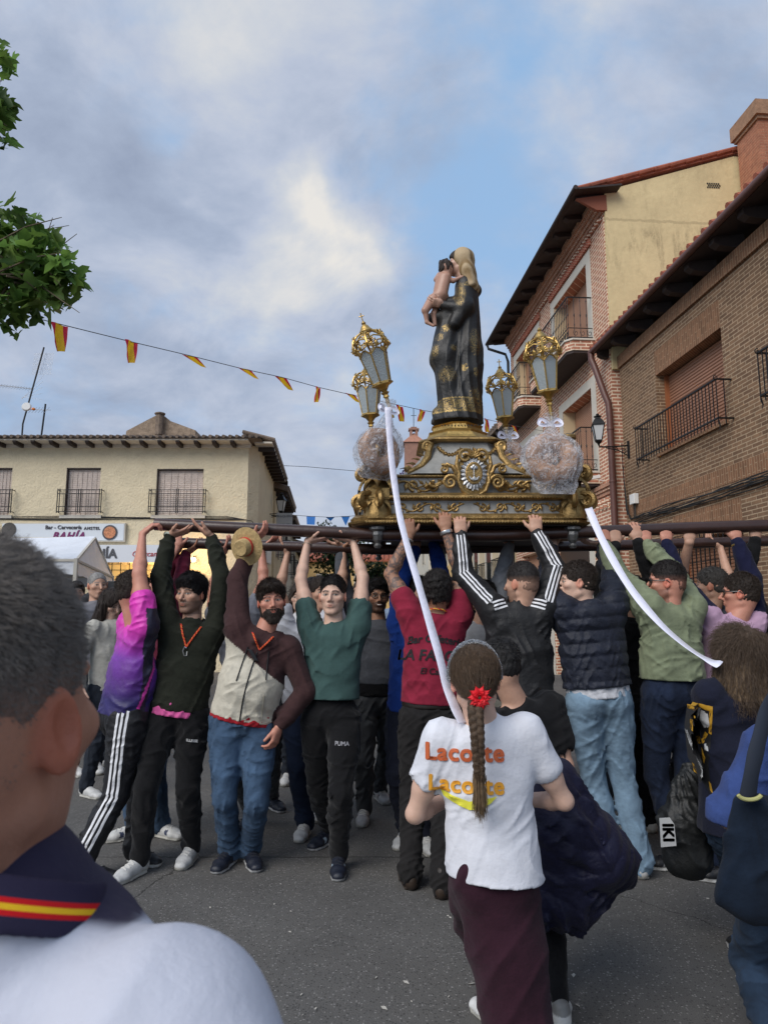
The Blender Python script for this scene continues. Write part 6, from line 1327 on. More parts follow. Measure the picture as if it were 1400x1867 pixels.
person(dict(label='man in black at the very edge holding the right end of the pole', group=GB, Y=4.7, yaw=182, hyaw=200, head=(1432, 1086), sh=(1425, 1140), pel=(1420, 1290), skin=SKIN, hair=dict(style='short', col=BLACKHAIR), hands=dict(L=((1374, 966, 4.62), 'over'), R=((1450, 966, 4.62), 'over')),
    feet=[(1440, 1570, 180), (1400, 1570, 190)], shoes=dict(BLACKSHOE), legs=dict(col=(.01, .01, .012), mat=M_DENIM), top=dict(name='sweatshirt', col=(.008, .008, .009), mat=M_SWEAT, hem=-.03, th=.016)))

M_BLKINK = mat('black_shirt_print', (.010, .008, .010), .8)
t_ = G_['top']; r_, U_, F_, sh_, pe_ = (G_[k] for k in ('r', 'U', 'F', 'sh', 'pel'))
for w_, sz, dz, arc, bo_ in (('Bar Cafetería', .062, -.13, -.9, .002), ('LA FAROLA', .085, -.235, -.3, .003), ('El Casar', .050, -.315, .0, .0008)):
    o_ = wrap_text(t_[1:], w_, sz, sh_ + U_ * dz, r_, U_, -F_, M_BLKINK, parent=t_[0], bold=bo_, arc=arc, shear=.15, off=.003)
def neck_cord(ctx, cols, name, r0=.062, dz=.035, front=0.0, n=60, rad=.0032):
    """twisted two colour cord round a neck"""
    sh, U, r, F, root = (ctx[k] for k in ('sh', 'U', 'r', 'F', 'root'))
    for k, m_ in enumerate(cols):
        pts = []
        for i in range(n + 1):
            a = 2 * math.pi * i / n; tw = i * 1.1 + k * math.pi; c = sh + U * (dz - .030 * math.cos(a - 0) * 1 ) + r * (r0 + .008) * math.sin(a) + F * (r0 + .012) * math.cos(a); pts.append(c + U * .003 * math.cos(tw) + F * .003 * math.sin(tw))
        mb = MB(); mb.tube(pts, rad, 5); mb.build(name, m_, root, smooth=True)
M_CRED = mat('cord_red', srgb(196, 52, 40), .8); M_CYEL = mat('cord_yellow', srgb(222, 176, 60), .8); M_CORA = mat('cord_orange', srgb(220, 110, 50), .8)
neck_cord(G_, (M_CRED, M_CYEL), 'neck_cord', .070, .035); 
def pendant(ctx, cols, L, name='lanyard'):
    sh, U, r, F, root = (ctx[k] for k in ('sh', 'U', 'r', 'F', 'root')); bv = BVHTree.FromPolygons(ctx['top'][1].tolist(), ctx['top'][2].tolist())
    def drop(a, z):
        q = sh + r * a + U * z + F * .4; h = bv.ray_cast(Vector(q), Vector(-F), .6); return (np.array(h[0]) if h[0] else sh + r * a + U * z + F * .1) + F * .006
    for k, m_ in enumerate(cols):
        for s_ in (-1, 1):
            pts = [drop(s_ * .062 * (1 - t) + .004 * math.cos(t * 40 + k * math.pi), .035 - t * L) + F * .003 * math.sin(t * 40 + k * math.pi) for t in np.linspace(0, 1, 26)]; mb = MB(); mb.tube(pts, .0034, 5); mb.build(name, m_, root, smooth=True)
    return drop(0, .035 - L - .035), F
e_, f_ = pendant(B, (M_CRED, M_CORA), .13); MB().tube([e_ + UP * .03 - X_ * .008 for X_ in (B['r'],)] + [e_ + UP * .035 + B['r'] * .004, e_ + UP * .01 + B['r'] * .014, e_ - UP * .018 + B['r'] * .004, e_ - UP * .015 - B['r'] * .010, e_ + UP * .01 - B['r'] * .012], .004, 6).build('metal_tag', mat('tag_steel', (.6, .6, .6), .3, metal=.9), B['root'], smooth=True)
e_, f_ = pendant(C_, (M_CRED, M_CORA), .09); MB().obox(e_ + C_['r'] * .03 + f_ * .012, nrm(UP + C_['r'] * .7), C_['r'], f_, .04, .014, .010).build('walkie_talkie', mat('black_plastic', (.015, .015, .016), .4), C_['root'], bev=.004)
# zip, drawstrings and pocket of the two colour hoodie
def on_cloth(ctx, pts, off=.003):
    bv = BVHTree.FromPolygons(ctx['top'][1].tolist(), ctx['top'][2].tolist()); out = []
    for a, z in pts:
        q = ctx['sh'] + ctx['r'] * a + ctx['U'] * z + ctx['F'] * .5; h = bv.ray_cast(Vector(q), Vector(-ctx['F']), .8)
        if h[0]: out.append(np.array(h[0]) + ctx['F'] * off)
    return out
M_BLKC = mat('black_zip', (.008, .008, .009), .5)
MB().tube(on_cloth(C_, [(.01 + .018 * math.sin(t * 3), -.07 - .44 * t) for t in np.linspace(0, 1, 22)]), .0042, 6).build('zip', M_BLKC, C_['top'][0], smooth=True)
for a, L in ((.07, .20), (-.055, .16)): MB().tube(on_cloth(C_, [(a + .02 * t * (1 if a > 0 else -1), -.05 - L * t) for t in np.linspace(0, 1, 10)], .005), .0036, 6).build('drawstring', M_BLKC, C_['top'][0], smooth=True)
MB().tube(on_cloth(C_, [(-.085 - .02 * t, -.30 - .14 * t) for t in np.linspace(0, 1, 8)]), .003, 5).build('pocket_edge', mat('cream_seam', srgb(150, 145, 130), .9), C_['top'][0], smooth=True)
# waistband lettering of the man in sage green
k_ = K_['pel'] + K_['U'] * .065; f = Field(.006); f.econe(k_, k_ + K_['U'] * .01, K_['r'], (.176, .126), (.176, .126), 0); f.clip(k_ + K_['U'] * .026, K_['U']); f.clip(k_ - K_['U'] * .022, -K_['U']); V, Q = f.mesh(); V = V.astype(float); wb = mesh_obj('waistband', V, Q, mat('grey_elastic', (.38, .37, .40), .8), K_['root'], True)
for a in (-.085, .045): wrap_text((V, Q), 'BOSS', .034, k_ + K_['r'] * a - K_['U'] * .010, K_['r'], K_['U'], -K_['F'], M_BLKINK, parent=wb, bold=.0015, off=.003)
# small leg prints
def leg_text(ctx, body, size, leg, dz, m_, sgn=1, dx=0.0):
    o, V, Q = ctx['trousers']; hj = ctx['knees'][leg][0]; kn = ctx['knees'][leg][1]; p = hj + (kn - hj) * dz + ctx['r'] * dx; wrap_text((V, Q), body, size, p, -ctx['r'] * sgn, UP, ctx['F'] * sgn, m_, parent=o, off=.003, bold=.001)
M_GRY = mat('grey_print', (.25, .25, .27), .6); leg_text(D_, 'PUMA', .032, 1, .32, M_GRY, 1, 0.0); leg_text(B, 'ELLESSE', .020, 1, .32, mat('pale_print', (.5, .5, .5), .6), 1, -.02)
# wrist things
def wrist_band(ctx, side, m_, r_=.034, name='bracelet', w=.006, back=.0):
    sj, el, wr, fd = ctx[side][:4]; a = nrm(wr - el); c = wr - a * back; MB().lathe(c, [(r_ * .97, -w), (r_, -w * .6), (r_, w * .6), (r_ * .97, w)], 16, a, ctx[side][4], sy=1.12).build(name, m_, ctx['root'], smooth=True); return c, a
M_WATCH = mat('watch_metal', (.55, .55, .54), .25, metal=.9)
wrist_band(G_, 'L', M_WATCH, .036, 'watch', .007, .01); wrist_band(G_, 'R', M_WATCH, .036, 'bracelet', .010, .01); wrist_band(I_, 'R', M_BLKC, .034, 'bracelet', .005, -.005); wrist_band(D_, 'R', mat('string_bracelet', (.35, .30, .24), .9), .031, 'bracelet', .002, .03); wrist_band(B, 'R', mat('beaded_bracelet', (.35, .38, .32), .6), .038, 'bracelet', .008, -.002)
wrist_band(K_, 'L', M_BLKC, .037, 'watch', .012, .0); wrist_band(L_, 'R', mat('gold_link', (.6, .42, .14), .3, metal=.9), .038, 'bracelet', .006, .03)
# ---------------------------------------------------------------- the processional float
M_GOLD = mat('gilded_wood', (.31, .20, .075), .42, metal=.75, bump=[(70, .004), (22, .004)], var=(16, .40), var2=(60, .2)); M_GOLDB = mat('bright_gilding', (.50, .33, .11), .38, metal=.85, bump=(60, .003), var=(20, .22))
M_MARB = mat('grey_white_panel', (.27, .265, .245), .45, bump=(30, .002), var=(7, .22), var2=(26, .12)); M_SILV = mat('chased_silver', (.42, .42, .42), .33, metal=.9, bump=(90, .004), var=(24, .25)); M_PEWT = mat('dull_pewter', (.16, .16, .16), .45, metal=.7, bump=(60, .004))
M_BEAM = mat('dark_varnished_timber', (.038, .016, .011), .38, bump=[(8, .004), (60, .001)], var=(4, .35), coat=.25)
FX0, FX1, FY0, FY1 = -.200, 1.330, 4.55, 5.65; FCX = .552
def outline(o, ch=.10, x0=FX0, x1=FX1, y0=FY0, y1=FY1):
    x0, x1, y0, y1 = x0 - o, x1 + o, y0 - o, y1 + o
    return [(x0 + ch, y0), (x1 - ch, y0), (x1, y0 + ch), (x1, y1 - ch), (x1 - ch, y1), (x0 + ch, y1), (x0, y1 - ch), (x0, y0 + ch)]
def mould(mb, prof, cap=True, **kw):
    n = 8; vs = []
    for o, z in prof: vs += [(x, y, z) for x, y in outline(o, **kw)]
    k = len(prof); fs = [(i * n + j, i * n + (j + 1) % n, (i + 1) * n + (j + 1) % n, (i + 1) * n + j) for i in range(k - 1) for j in range(n)]
    if cap: fs += [tuple(range(n - 1, -1, -1)), tuple((k - 1) * n + j for j in range(n))]
    return mb.add(vs, fs)
FL = empty('processional_float', (FCX, 5.1, 2.0), label='gilded and white carved processional float carried on two long wooden poles', cat='processional float')
mb = MB(); mould(mb, [(-.25, 1.99), (-.25, 2.055), (-.02, 2.055), (-.02, 2.062)]); mb.build('underframe', M_DWOOD, FL)
base = MB(); mould(base, [(-.03, 2.062), (.005, 2.064), (.02, 2.075), (.024, 2.088), (.008, 2.094), (.012, 2.112), (.002, 2.124), (-.012, 2.136)]); base = base.build('plinth_moulding', M_GOLD, FL)
mould(_m := MB(), [(-.03, 2.130), (-.03, 2.226)]); p1 = _m.build('lower_panel', M_MARB, FL)
mould(_m := MB(), [(-.03, 2.222), (-.005, 2.228), (.008, 2.240), (.006, 2.252), (-.012, 2.262), (-.03, 2.274), (-.05, 2.280)]); md = _m.build('middle_moulding', M_GOLD, FL, bev=.002)
mould(_m := MB(), [(-.085, 2.276), (-.095, 2.39)]); p2 = _m.build('upper_panel', M_MARB, FL)
mould(_m := MB(), [(-.09, 2.386), (-.075, 2.392), (-.075, 2.402), (-.10, 2.412), (-.16, 2.416)]); _m.build('upper_moulding', M_GOLD, FL)
kw = dict(x0=FCX, x1=FCX, y0=5.05, y1=5.05); _m = MB(); pr = []
for t in np.linspace(0, 1, 9): pr.append((.44 - .18 * (1 - (1 - t) ** 1.7), 2.412 + .258 * t))
mould(_m, pr, ch=.10, **kw); _m.build('concave_pedestal', M_MARB, FL, smooth=True)
_m = MB(); mould(_m, [(.255, 2.664), (.29, 2.668), (.31, 2.680), (.305, 2.692), (.285, 2.704), (.25, 2.712)], ch=.10, **kw); _m.build('pedestal_cornice', M_GOLD, FL)
# beaded and leaf mouldings: small repeated knobs carved into the gilding
for z, o, n, r_ in ((2.078, .030, 74, .0085), (2.104, .014, 96, .006), (2.240, .012, 70, .0075), (2.397, -.073, 60, .005)):
    _m = MB()
    for i in range(n): x = FX0 - o + .11 + (FX1 - FX0 + 2 * o - .22) * (i + .5) / n; _m.obox((x, FY0 - o, z), nrm((1, 0, .5)), (0, 1, 0), nrm((-.5, 0, 1)), r_, .007, r_ * .9)
    _m.build('front_beading', M_GOLD, FL, bev=.0015); _m = MB()
    for i in range(int(n * .6)): y = FY0 - o + .11 + (FY1 - FY0 + 2 * o - .22) * (i + .5) / int(n * .6); _m.obox((FX0 - o, y, z), (1, 0, 0), nrm((0, 1, .5)), nrm((0, -.5, 1)), .007, r_, r_ * .9)
    _m.build('side_beading', M_GOLD, FL, bev=.0015)
def spiral(mb, c, r0, r1, a0, turns, y, rad0, rad1, n=26, flat=1.0, sgn=1, ux=np.array([1, 0, 0.]), uz=UP):
    pts = []; rr = []
    for t in np.linspace(0, 1, n):
        a = a0 + sgn * turns * 2 * math.pi * t; r_ = r0 + (r1 - r0) * t; pts.append(np.array(c) + ux * r_ * math.cos(a) + uz * r_ * math.sin(a)); rr.append(rad0 + (rad1 - rad0) * t)
    mb.tube(pts, rr, 6); mb.lathe(pts[-1] - np.cross(ux, uz) * 0, [(.2 * rad1, -rad1 * 1.3), (rad1 * 1.5, -rad1 * .6), (rad1 * 1.5, rad1 * .6), (.2 * rad1, rad1 * 1.3)], 8, ax=np.cross(ux, uz)); return pts[0]
def leaf(mb, a, b, w, bulge, nrmv):
    a, b, nv = np.array(a, float), np.array(b, float), np.array(nrmv, float); d = b - a; s = np.cross(nrm(d), nv); n = 7; vs = []
    for t in np.linspace(0, 1, n):
        c = a + d * t + nv * bulge * math.sin(t * math.pi * .9); ww = w * (math.sin(min(1, t * 1.25 + .12) * math.pi) ** .7) * (1 - .35 * t) * (1 + .18 * math.cos(t * 18)); vs += [c - s * ww - nv * bulge * .45, c - s * ww * .5 + nv * bulge * .15, c + nv * bulge * .35, c + s * ww * .5 + nv * bulge * .15, c + s * ww - nv * bulge * .45]
    mb.add(vs, [(i * 5 + j, i * 5 + j + 1, (i + 1) * 5 + j + 1, (i + 1) * 5 + j) for i in range(n - 1) for j in range(4)])
def rinceau(mb, xs, xe, zc, h, y, n, th=.007):
    """running scroll of carved acanthus between xs and xe"""
    L = (xe - xs) / n; sg = 1 if xe > xs else -1; L = abs(L)
    for i in range(n):
        x = xs + sg * L * (i + .5); up = 1 if i % 2 else -1; pts = [(xs + sg * L * (i + t), y - .004, zc - up * h * .34 * math.cos(t * math.pi)) for t in np.linspace(0, 1, 10)]; mb.tube(pts, [th * (1 - .35 * abs(2 * t - 1)) for t in np.linspace(0, 1, 10)], 6)
        spiral(mb, (x, y - .006, zc + up * h * .05), h * .40, h * .09, R(-90 * up) if sg > 0 else R(180 + 90 * up), 1.15, y, th * .95, th * .7, 18, sgn=up * sg)
        for a in (.2, .5, .8): leaf(mb, (xs + sg * L * (i + a), y - .002, zc - up * h * .30 * math.cos(a * math.pi)), (xs + sg * L * (i + a) + sg * .30 * L * (.5), y - .004, zc - up * h * (.50 if a != .5 else .1)), h * .20, .009, (0, -1, 0))
_m = MB()
for s_ in (-1, 1): rinceau(_m, FCX + s_ * .03, FCX + s_ * .60, 2.178, .074, FY0 + .03, 5, .0070)
_m.build('lower_scrollwork', M_GOLD, p1, smooth=True)
for s_ in (-1, 1): _m = MB(); rinceau(_m, FCX + s_ * .15, FCX + s_ * .56, 2.330, .098, FY0 + .088, 3, .0105); _m.build('upper_scrollwork', M_GOLD, p2, smooth=True)
_m = MB()       # side scrolls towards the street
for k in range(6):
    y = FY0 + .2 + k * .14; spiral(_m, (FX0 + .085, y, 2.33), .042, .01, 0, 1.3, 0, .007, .005, 18, ux=np.array([0, 1, 0.])); spiral(_m, (FX0 + .028, y, 2.18), .030, .008, math.pi, 1.3, 0, .005, .004, 16, ux=np.array([0, 1, 0.]))
_m.build('side_scrollwork', M_GOLD, FL, smooth=True)
# square rosettes at the ends of the lower panel
for cx in (FCX + .685, FCX - .685):
    _m = MB()
    for k in range(4):
        a = math.pi / 4 + math.pi / 2 * k; leaf(_m, (cx, FY0 + .024, 2.178), (cx + .045 * math.cos(a), FY0 + .022, 2.178 + .036 * math.sin(a)), .014, .008, (0, -1, 0))
        leaf(_m, (cx, FY0 + .022, 2.178), (cx + .036 * math.cos(a + .78), FY0 + .022, 2.178 + .03 * math.sin(a + .78)), .009, .005, (0, -1, 0))
    _m.lathe((cx, FY0 + .02, 2.178), [(.012, 0), (.009, -.01), (.003, -.014)], 10, (0, 1, 0)); _m.build('rosette', M_GOLD, p1, smooth=True)
# central cartouche
CY = FY0 + .045; cz = 2.405; cxx = FCX + .038
ct = MB()
for s_ in (-1, 1):
    X = np.array([s_, 0, 0.])
    spiral(ct, (cxx + s_ * .055, CY - .02, cz + .115), .050, .012, R(180) if s_ > 0 else R(0) * 0 + R(180), 1.35, 0, .013, .009, 26, ux=X, sgn=-1)
    ct.tube([(cxx + s_ * .105, CY - .02, cz + .12), (cxx + s_ * .112, CY - .02, cz + .06), (cxx + s_ * .095, CY - .015, cz + .0), (cxx + s_ * .10, CY - .015, cz - .05), (cxx + s_ * .075, CY - .015, cz - .115), (cxx + s_ * .03, CY - .015, cz - .145), (cxx, CY - .015, cz - .15)], [.010, .014, .012, .013, .013, .012, .010], 8)
    ct.tube([(cxx + s_ * .10, CY - .01, cz - .03), (cxx + s_ * .135, CY - .01, cz + .045), (cxx + s_ * .175, CY - .005, cz + .062), (cxx + s_ * .205, CY, cz + .04)], [.012, .017, .014, .007], 8); spiral(ct, (cxx + s_ * .195, CY - .005, cz + .03), .032, .008, R(60), 1.25, 0, .011, .007, 20, ux=X)
    spiral(ct, (cxx + s_ * .155, CY - .01, cz - .058), .048, .010, R(160), 1.6, 0, .014, .008, 28, ux=X, sgn=-1)
    ct.tube([(cxx + s_ * .20, CY, cz - .05), (cxx + s_ * .25, CY + .01, cz - .085), (cxx + s_ * .31, CY + .02, cz - .07), (cxx + s_ * .37, CY + .03, cz - .09)], [.012, .011, .009, .004], 7)
    for a in range(5): leaf(ct, (cxx + s_ * (.19 + .035 * a), CY, cz - .07), (cxx + s_ * (.235 + .036 * a), CY, cz - (.105 if a % 2 else .035)), .012, .010, (0, -1, 0))
    leaf(ct, (cxx + s_ * .10, CY - .012, cz - .02), (cxx + s_ * .15, CY - .01, cz + .05), .02, .014, (0, -1, 0)); leaf(ct, (cxx + s_ * .02, CY - .02, cz - .14), (cxx + s_ * .09, CY - .015, cz - .165), .014, .01, (0, -1, 0))
for a in range(7): an_ = R(90 + (a - 3) * 24); leaf(ct, (cxx, CY - .02, cz + .105), (cxx + .075 * math.cos(an_), CY - .02, cz + .105 + .085 * math.sin(an_)), .013, .012, (0, -1, 0))
ct.lathe((cxx, CY + .012, cz), [(.115, 0), (.112, -.012), (.09, -.016)], 28, (0, 1, 0), sy=1.25); ct = ct.build('cartouche', M_GOLD, FL, smooth=True)
_m = MB(); n = 44; ring = []
for k in range(n):
    a = 2 * math.pi * k / n; r_ = .098 + .008 * math.sin(k * 2.4) + .004 * (k % 2); ring.append((cxx + .86 * r_ * math.cos(a), CY - .012 - .010 * (k % 2), cz + 1.12 * r_ * math.sin(a)))
inn = [(cxx + .050 * math.cos(2 * math.pi * k / n), CY - .022, cz + .068 * math.sin(2 * math.pi * k / n)) for k in range(n)]; _m.add(ring + inn, [(k, (k + 1) % n, n + (k + 1) % n, n + k) for k in range(n)]); _m.build('silver_rays', M_SILV, ct)
_m = MB(); _m.lathe((cxx, CY - .020, cz), [(.058, 0), (.056, -.006), (.050, -.008), (.049, -.004), (.0, -.004)], 28, (0, 1, 0), sy=1.32); _m.build('medallion', M_GOLD, ct, smooth=True)
_m = MB(); y = CY - .030; _m.tube([(cxx, y, cz - .035), (cxx - .002, y, cz + .0), (cxx, y, cz + .03)], [.006, .004, .005], 8)
for s_ in (-1, 1): _m.lathe((cxx + s_ * .010, y, cz + .035), [(.003, .004), (.013, .001), (.013, -.002), (.004, -.006)], 12, (0, 1, 0)); _m.tube([(cxx + s_ * .004, y, cz - .046), (cxx + s_ * .02, y, cz - .042), (cxx + s_ * .033, y, cz - .022)], [.009, .008, .004], 8)
_m.lathe((cxx, y, cz + .044), [(.003, .004), (.012, .001), (.012, -.002), (.004, -.006)], 12, (0, 1, 0)); _m.lathe((cxx, y, cz - .04), [(.002, .004), (.016, .001), (.014, -.003), (.004, -.006)], 12, (0, 1, 0)); _m.build('silver_emblem', M_SILV, ct, smooth=True)
# pedestal volutes, garlands
for s_ in (-1, 1):
    _m = MB(); X = np.array([s_, 0, 0.]); yv = 4.74
    _m.tube([(FCX + s_ * .225, yv + .05, 2.655), (FCX + s_ * .245, yv + .03, 2.61), (FCX + s_ * .255, yv, 2.55), (FCX + s_ * .30, yv - .04, 2.48), (FCX + s_ * .385, yv - .06, 2.435)], [.022, .026, .024, .022, .014], 8)
    spiral(_m, (FCX + s_ * .250, yv + .03, 2.635), .034, .010, R(-60), 1.3, 0, .014, .009, 22, ux=X); spiral(_m, (FCX + s_ * .395, yv - .06, 2.452), .026, .008, R(-90), 1.3, 0, .011, .007, 20, ux=X, sgn=-1)
    for a in range(5): t = a / 5; leaf(_m, (FCX + s_ * (.25 + .03 * a), yv + .02 - .02 * a, 2.60 - .034 * a), (FCX + s_ * (.285 + .04 * a), yv - .005 - .02 * a, 2.60 - .038 * a), .018, .012, nrm((s_ * .4, -1, .3)))
    _m.build('volute', M_GOLD, FL, smooth=True)
    _m = MB()
    pts = [np.array([FCX + .02 + s_ * (.20 - .155 * t), 4.775 - .02 * math.sin(t * math.pi), 2.625 - .05 * math.sin(t * math.pi) - .012 * t]) for t in np.linspace(0, 1, 14)]; _m.tube(pts, .011, 6)
    for i, p in enumerate(pts):
        for k in range(4): a = k * 1.57 + i; leaf(_m, p, p + np.array([.020 * math.cos(a), -.012, .020 * math.sin(a)]), .008, .006, (0, -1, 0))
    _m.build('garland', M_GOLD, FL, smooth=True)
# back pair of volutes and flower bed with small purple flowers
_m = MB(); rg = np.random.RandomState(6)
for i in range(240):
    c = np.array([FCX - .33 - rg.uniform(0, .10), 4.80 + rg.uniform(-.05, .5), 2.43 + rg.uniform(0, .06)]); a = rg.normal(size=3); a /= np.linalg.norm(a); b = np.cross(a, nrm(rg.normal(size=3))); _m.add([c, c + a * .014 + b * .006, c + a * .02, c + a * .014 - b * .006], [(0, 1, 2, 3)])
_m.build('purple_flowers', mat('purple_petal', srgb(92, 70, 120), .7, var=(90, .5)), FL)
# corners: scrolled brackets, acanthus leaf, bulb carrying the lantern pole
def corner(cx, cy, sx, sy, name='corner_bracket'):
    _m = MB(); D = nrm(np.array([sx, sy, 0.])); X = D
    _m.prism([(cx - .075, cy - .075), (cx + .075, cy - .075), (cx + .075, cy + .075), (cx - .075, cy + .075)], 'z', 2.225, 2.30)
    _m.lathe((cx, cy, 0), [(.095, 2.10), (.10, 2.13), (.085, 2.20), (.07, 2.27), (.085, 2.30), (.06, 2.33), (.05, 2.36), (.085, 2.385), (.095, 2.41), (.06, 2.425), (.045, 2.44), (.075, 2.47), (.085, 2.51), (.07, 2.56), (.04, 2.60), (.03, 2.63), (.05, 2.645), (.05, 2.665), (.022, 2.68)], 12)
    c = np.array([cx, cy, 0])
    for zc, r_, off_ in ((2.40, .040, .105), (2.215, .045, .125)):
        for sd in (-.5, 0, .5): Dd = nrm(np.array([D[0] * math.cos(sd * 1.8) - D[1] * math.sin(sd * 1.8), D[0] * math.sin(sd * 1.8) + D[1] * math.cos(sd * 1.8), 0])); spiral(_m, c + Dd * off_ + UP * zc, r_, .010, R(90), 1.5, 0, .020, .010, 26, ux=Dd, sgn=-1); _m.tube([c + Dd * .04 + UP * (zc + .02), c + Dd * off_ * .7 + UP * (zc + .055), c + Dd * off_ + UP * (zc + .04)], [.03, .026, .018], 8)
    for k in range(8):
        a = k * math.pi / 4; d = np.array([math.cos(a), math.sin(a), 0]); leaf(_m, c + d * .055 + UP * 2.40, c + d * .12 + UP * 2.27, .036, .022, nrm(d + UP * .3)); leaf(_m, c + d * .05 + UP * 2.52, c + d * .075 + UP * 2.44, .02, .012, d)
        leaf(_m, c + d * .07 + UP * 2.24, c + d * .115 + UP * 2.13, .03, .016, nrm(d + UP * .3))
    b = _m.build(name, M_GOLD, FL, smooth=True)
    MB().lathe((cx, cy, 0), [(.02, 1.915), (.028, 1.93), (.016, 1.945), (.030, 1.965), (.042, 2.0), (.040, 2.02), (.058, 2.035), (.058, 2.05), (.04, 2.06)], 8).build('turned_foot', M_PEWT, b)
corner(FX0 + .16, FY0 + .06, -1, -1); corner(FX1 - .10, FY0 + .06, 1, -1); corner(FX0 + .16, FY1 - .06, -1, 1); corner(FX1 - .10, FY1 - .06, 1, 1)
# poles
for nm, pts in (('carrying_pole', ((283, 956, 4.62), (480, 965, 4.63), (700, 975, 4.63), (900, 976, 4.63), (1100, 969, 4.63), (1250, 963, 4.62), (1440, 957, 4.60))), ('carrying_pole', ((330, 990, 5.30), (700, 1002, 5.30), (1100, 995, 5.30), (1440, 985, 5.30)))):
    MB().tube([P(*q) for q in pts], .040, 14).build(nm, M_BEAM, FL, smooth=True)
# gilt lanterns
M_LGL = mat('lantern_glass', (.50, .56, .58), .22, spec=.6, bump=(90, .004), trans=.35, alpha=.92)
def gilt_lantern(foot, top, S, cross=True):
    foot, top = np.array(foot), np.array(top); A = nrm(top - foot); X = nrm(np.cross(A, (0, 1, 0))) * -1; Y = np.cross(A, X); L = np.linalg.norm(top - foot); q = lambda r_, a, z: foot + (X * math.cos(a) + Y * math.sin(a)) * r_ * S + A * z
    z0 = L - .50 * S; m_ = MB(); m_.tube([foot, foot + A * (z0 - .05 * S)], .013 * S, 8)
    lz = lambda prof, n=12: m_.lathe(foot, [(r_ * S, z0 + z * S) for r_, z in prof], n, A, X)
    lz([(.014, -.09), (.022, -.085), (.016, -.07), (.030, -.055), (.018, -.045), (.040, -.015), (.062, -.006), (.075, .0), (.075, .010), (.062, .014)], 6)
    for k in range(6):
        a, b = k * math.pi / 3 + .3, (k + 1) * math.pi / 3 + .3
        m_.tube([q(.064, a, z0 + .01 * S), q(.100, a, z0 + .225 * S)], .0055 * S, 6); m_.tube([q(.066, a, z0 + .012 * S), q(.066, b, z0 + .012 * S)], .006 * S, 6)
        m_.tube([q(.098, a, z0 + .20 * S), q(.092, (a + b) / 2 - .2, z0 + .232 * S), q(.090, (a + b) / 2, z0 + .238 * S), q(.092, (a + b) / 2 + .2, z0 + .232 * S), q(.098, b, z0 + .20 * S)], .006 * S, 6)
        m_.tube([q(.100, a, z0 + .225 * S), q(.118, a, z0 + .245 * S), q(.128, a, z0 + .275 * S), q(.112, a, z0 + .320 * S), q(.075, a, z0 + .352 * S), q(.034, a, z0 + .372 * S)], [.006 * S, .008 * S, .009 * S, .009 * S, .008 * S, .005 * S], 6)
        for da, zz_, rr in ((.0, .262, .128), (.0, .33, .105)):
            for s_ in (-1, 1): spiral(m_, q(rr, a + s_ * .18, z0 + zz_ * S), .018 * S, .005 * S, R(90), 1.2, 0, .0055 * S, .0035 * S, 14, ux=nrm(q(1, a + s_ * 1.5, 0) - foot) * 1.0, uz=A)
        leaf(m_, q(.10, a, z0 + .232 * S), q(.148, a, z0 + .262 * S), .014 * S, .008 * S, nrm(q(1, a, 0) - foot)); leaf(m_, q(.112, (a + b) / 2, z0 + .238 * S), q(.112, (a + b) / 2, z0 + .30 * S), .016 * S, .008 * S, nrm(q(1, (a + b) / 2, 0) - foot))
        m_.tube([q(.122, a, z0 + .30 * S), q(.104, (a + b) / 2, z0 + .318 * S), q(.122, b, z0 + .30 * S)], .0055 * S, 5)
        m_.tube([q(.124, a, z0 + .262 * S), q(.10, (a + b) / 2, z0 + .245 * S), q(.124, b, z0 + .262 * S)], .0055 * S, 5)
    lz([(.046, .365), (.048, .375), (.034, .392), (.024, .41), (.012, .42), (.016, .43), (.008, .44), (.004, .445)], 12)
    if cross: m_.tube([q(0, 0, z0 + .44 * S), q(0, 0, z0 + .50 * S)], .0038 * S, 6); m_.tube([q(.018, 0, z0 + .478 * S), q(.018, math.pi, z0 + .478 * S)], .0036 * S, 6)
    fr = m_.build('gilt_lantern', M_GOLDB, FL, smooth=True); 
    for k in range(6):
        a, b = k * math.pi / 3 + .3, (k + 1) * math.pi / 3 + .3; aa, bb = a + .07, b - .07; MB().add([q(.062, aa, z0 + .018 * S), q(.062, bb, z0 + .018 * S), q(.094, bb, z0 + .205 * S), q(.090, (a + b) / 2, z0 + .235 * S), q(.094, aa, z0 + .205 * S), q(.058, aa, z0 + .018 * S), q(.058, bb, z0 + .018 * S), q(.090, bb, z0 + .205 * S), q(.086, (a + b) / 2, z0 + .235 * S), q(.090, aa, z0 + .205 * S)], [(0, 1, 2, 3, 4), (9, 8, 7, 6, 5)] + [(i, (i + 1) % 5, 5 + (i + 1) % 5, 5 + i) for i in range(5)]).build('glass_pane', M_LGL, fr)
gilt_lantern(P(716, 762, 4.62), P(657, 571, 4.50), 1.0); gilt_lantern(P(1006, 770, 4.62), P(980, 583, 4.55), 1.0, False)
gilt_lantern(P(678, 800, 5.50), P(668, 650, 5.50), 1.0); gilt_lantern(P(925, 810, 5.50), P(909, 655, 5.50), 1.0)

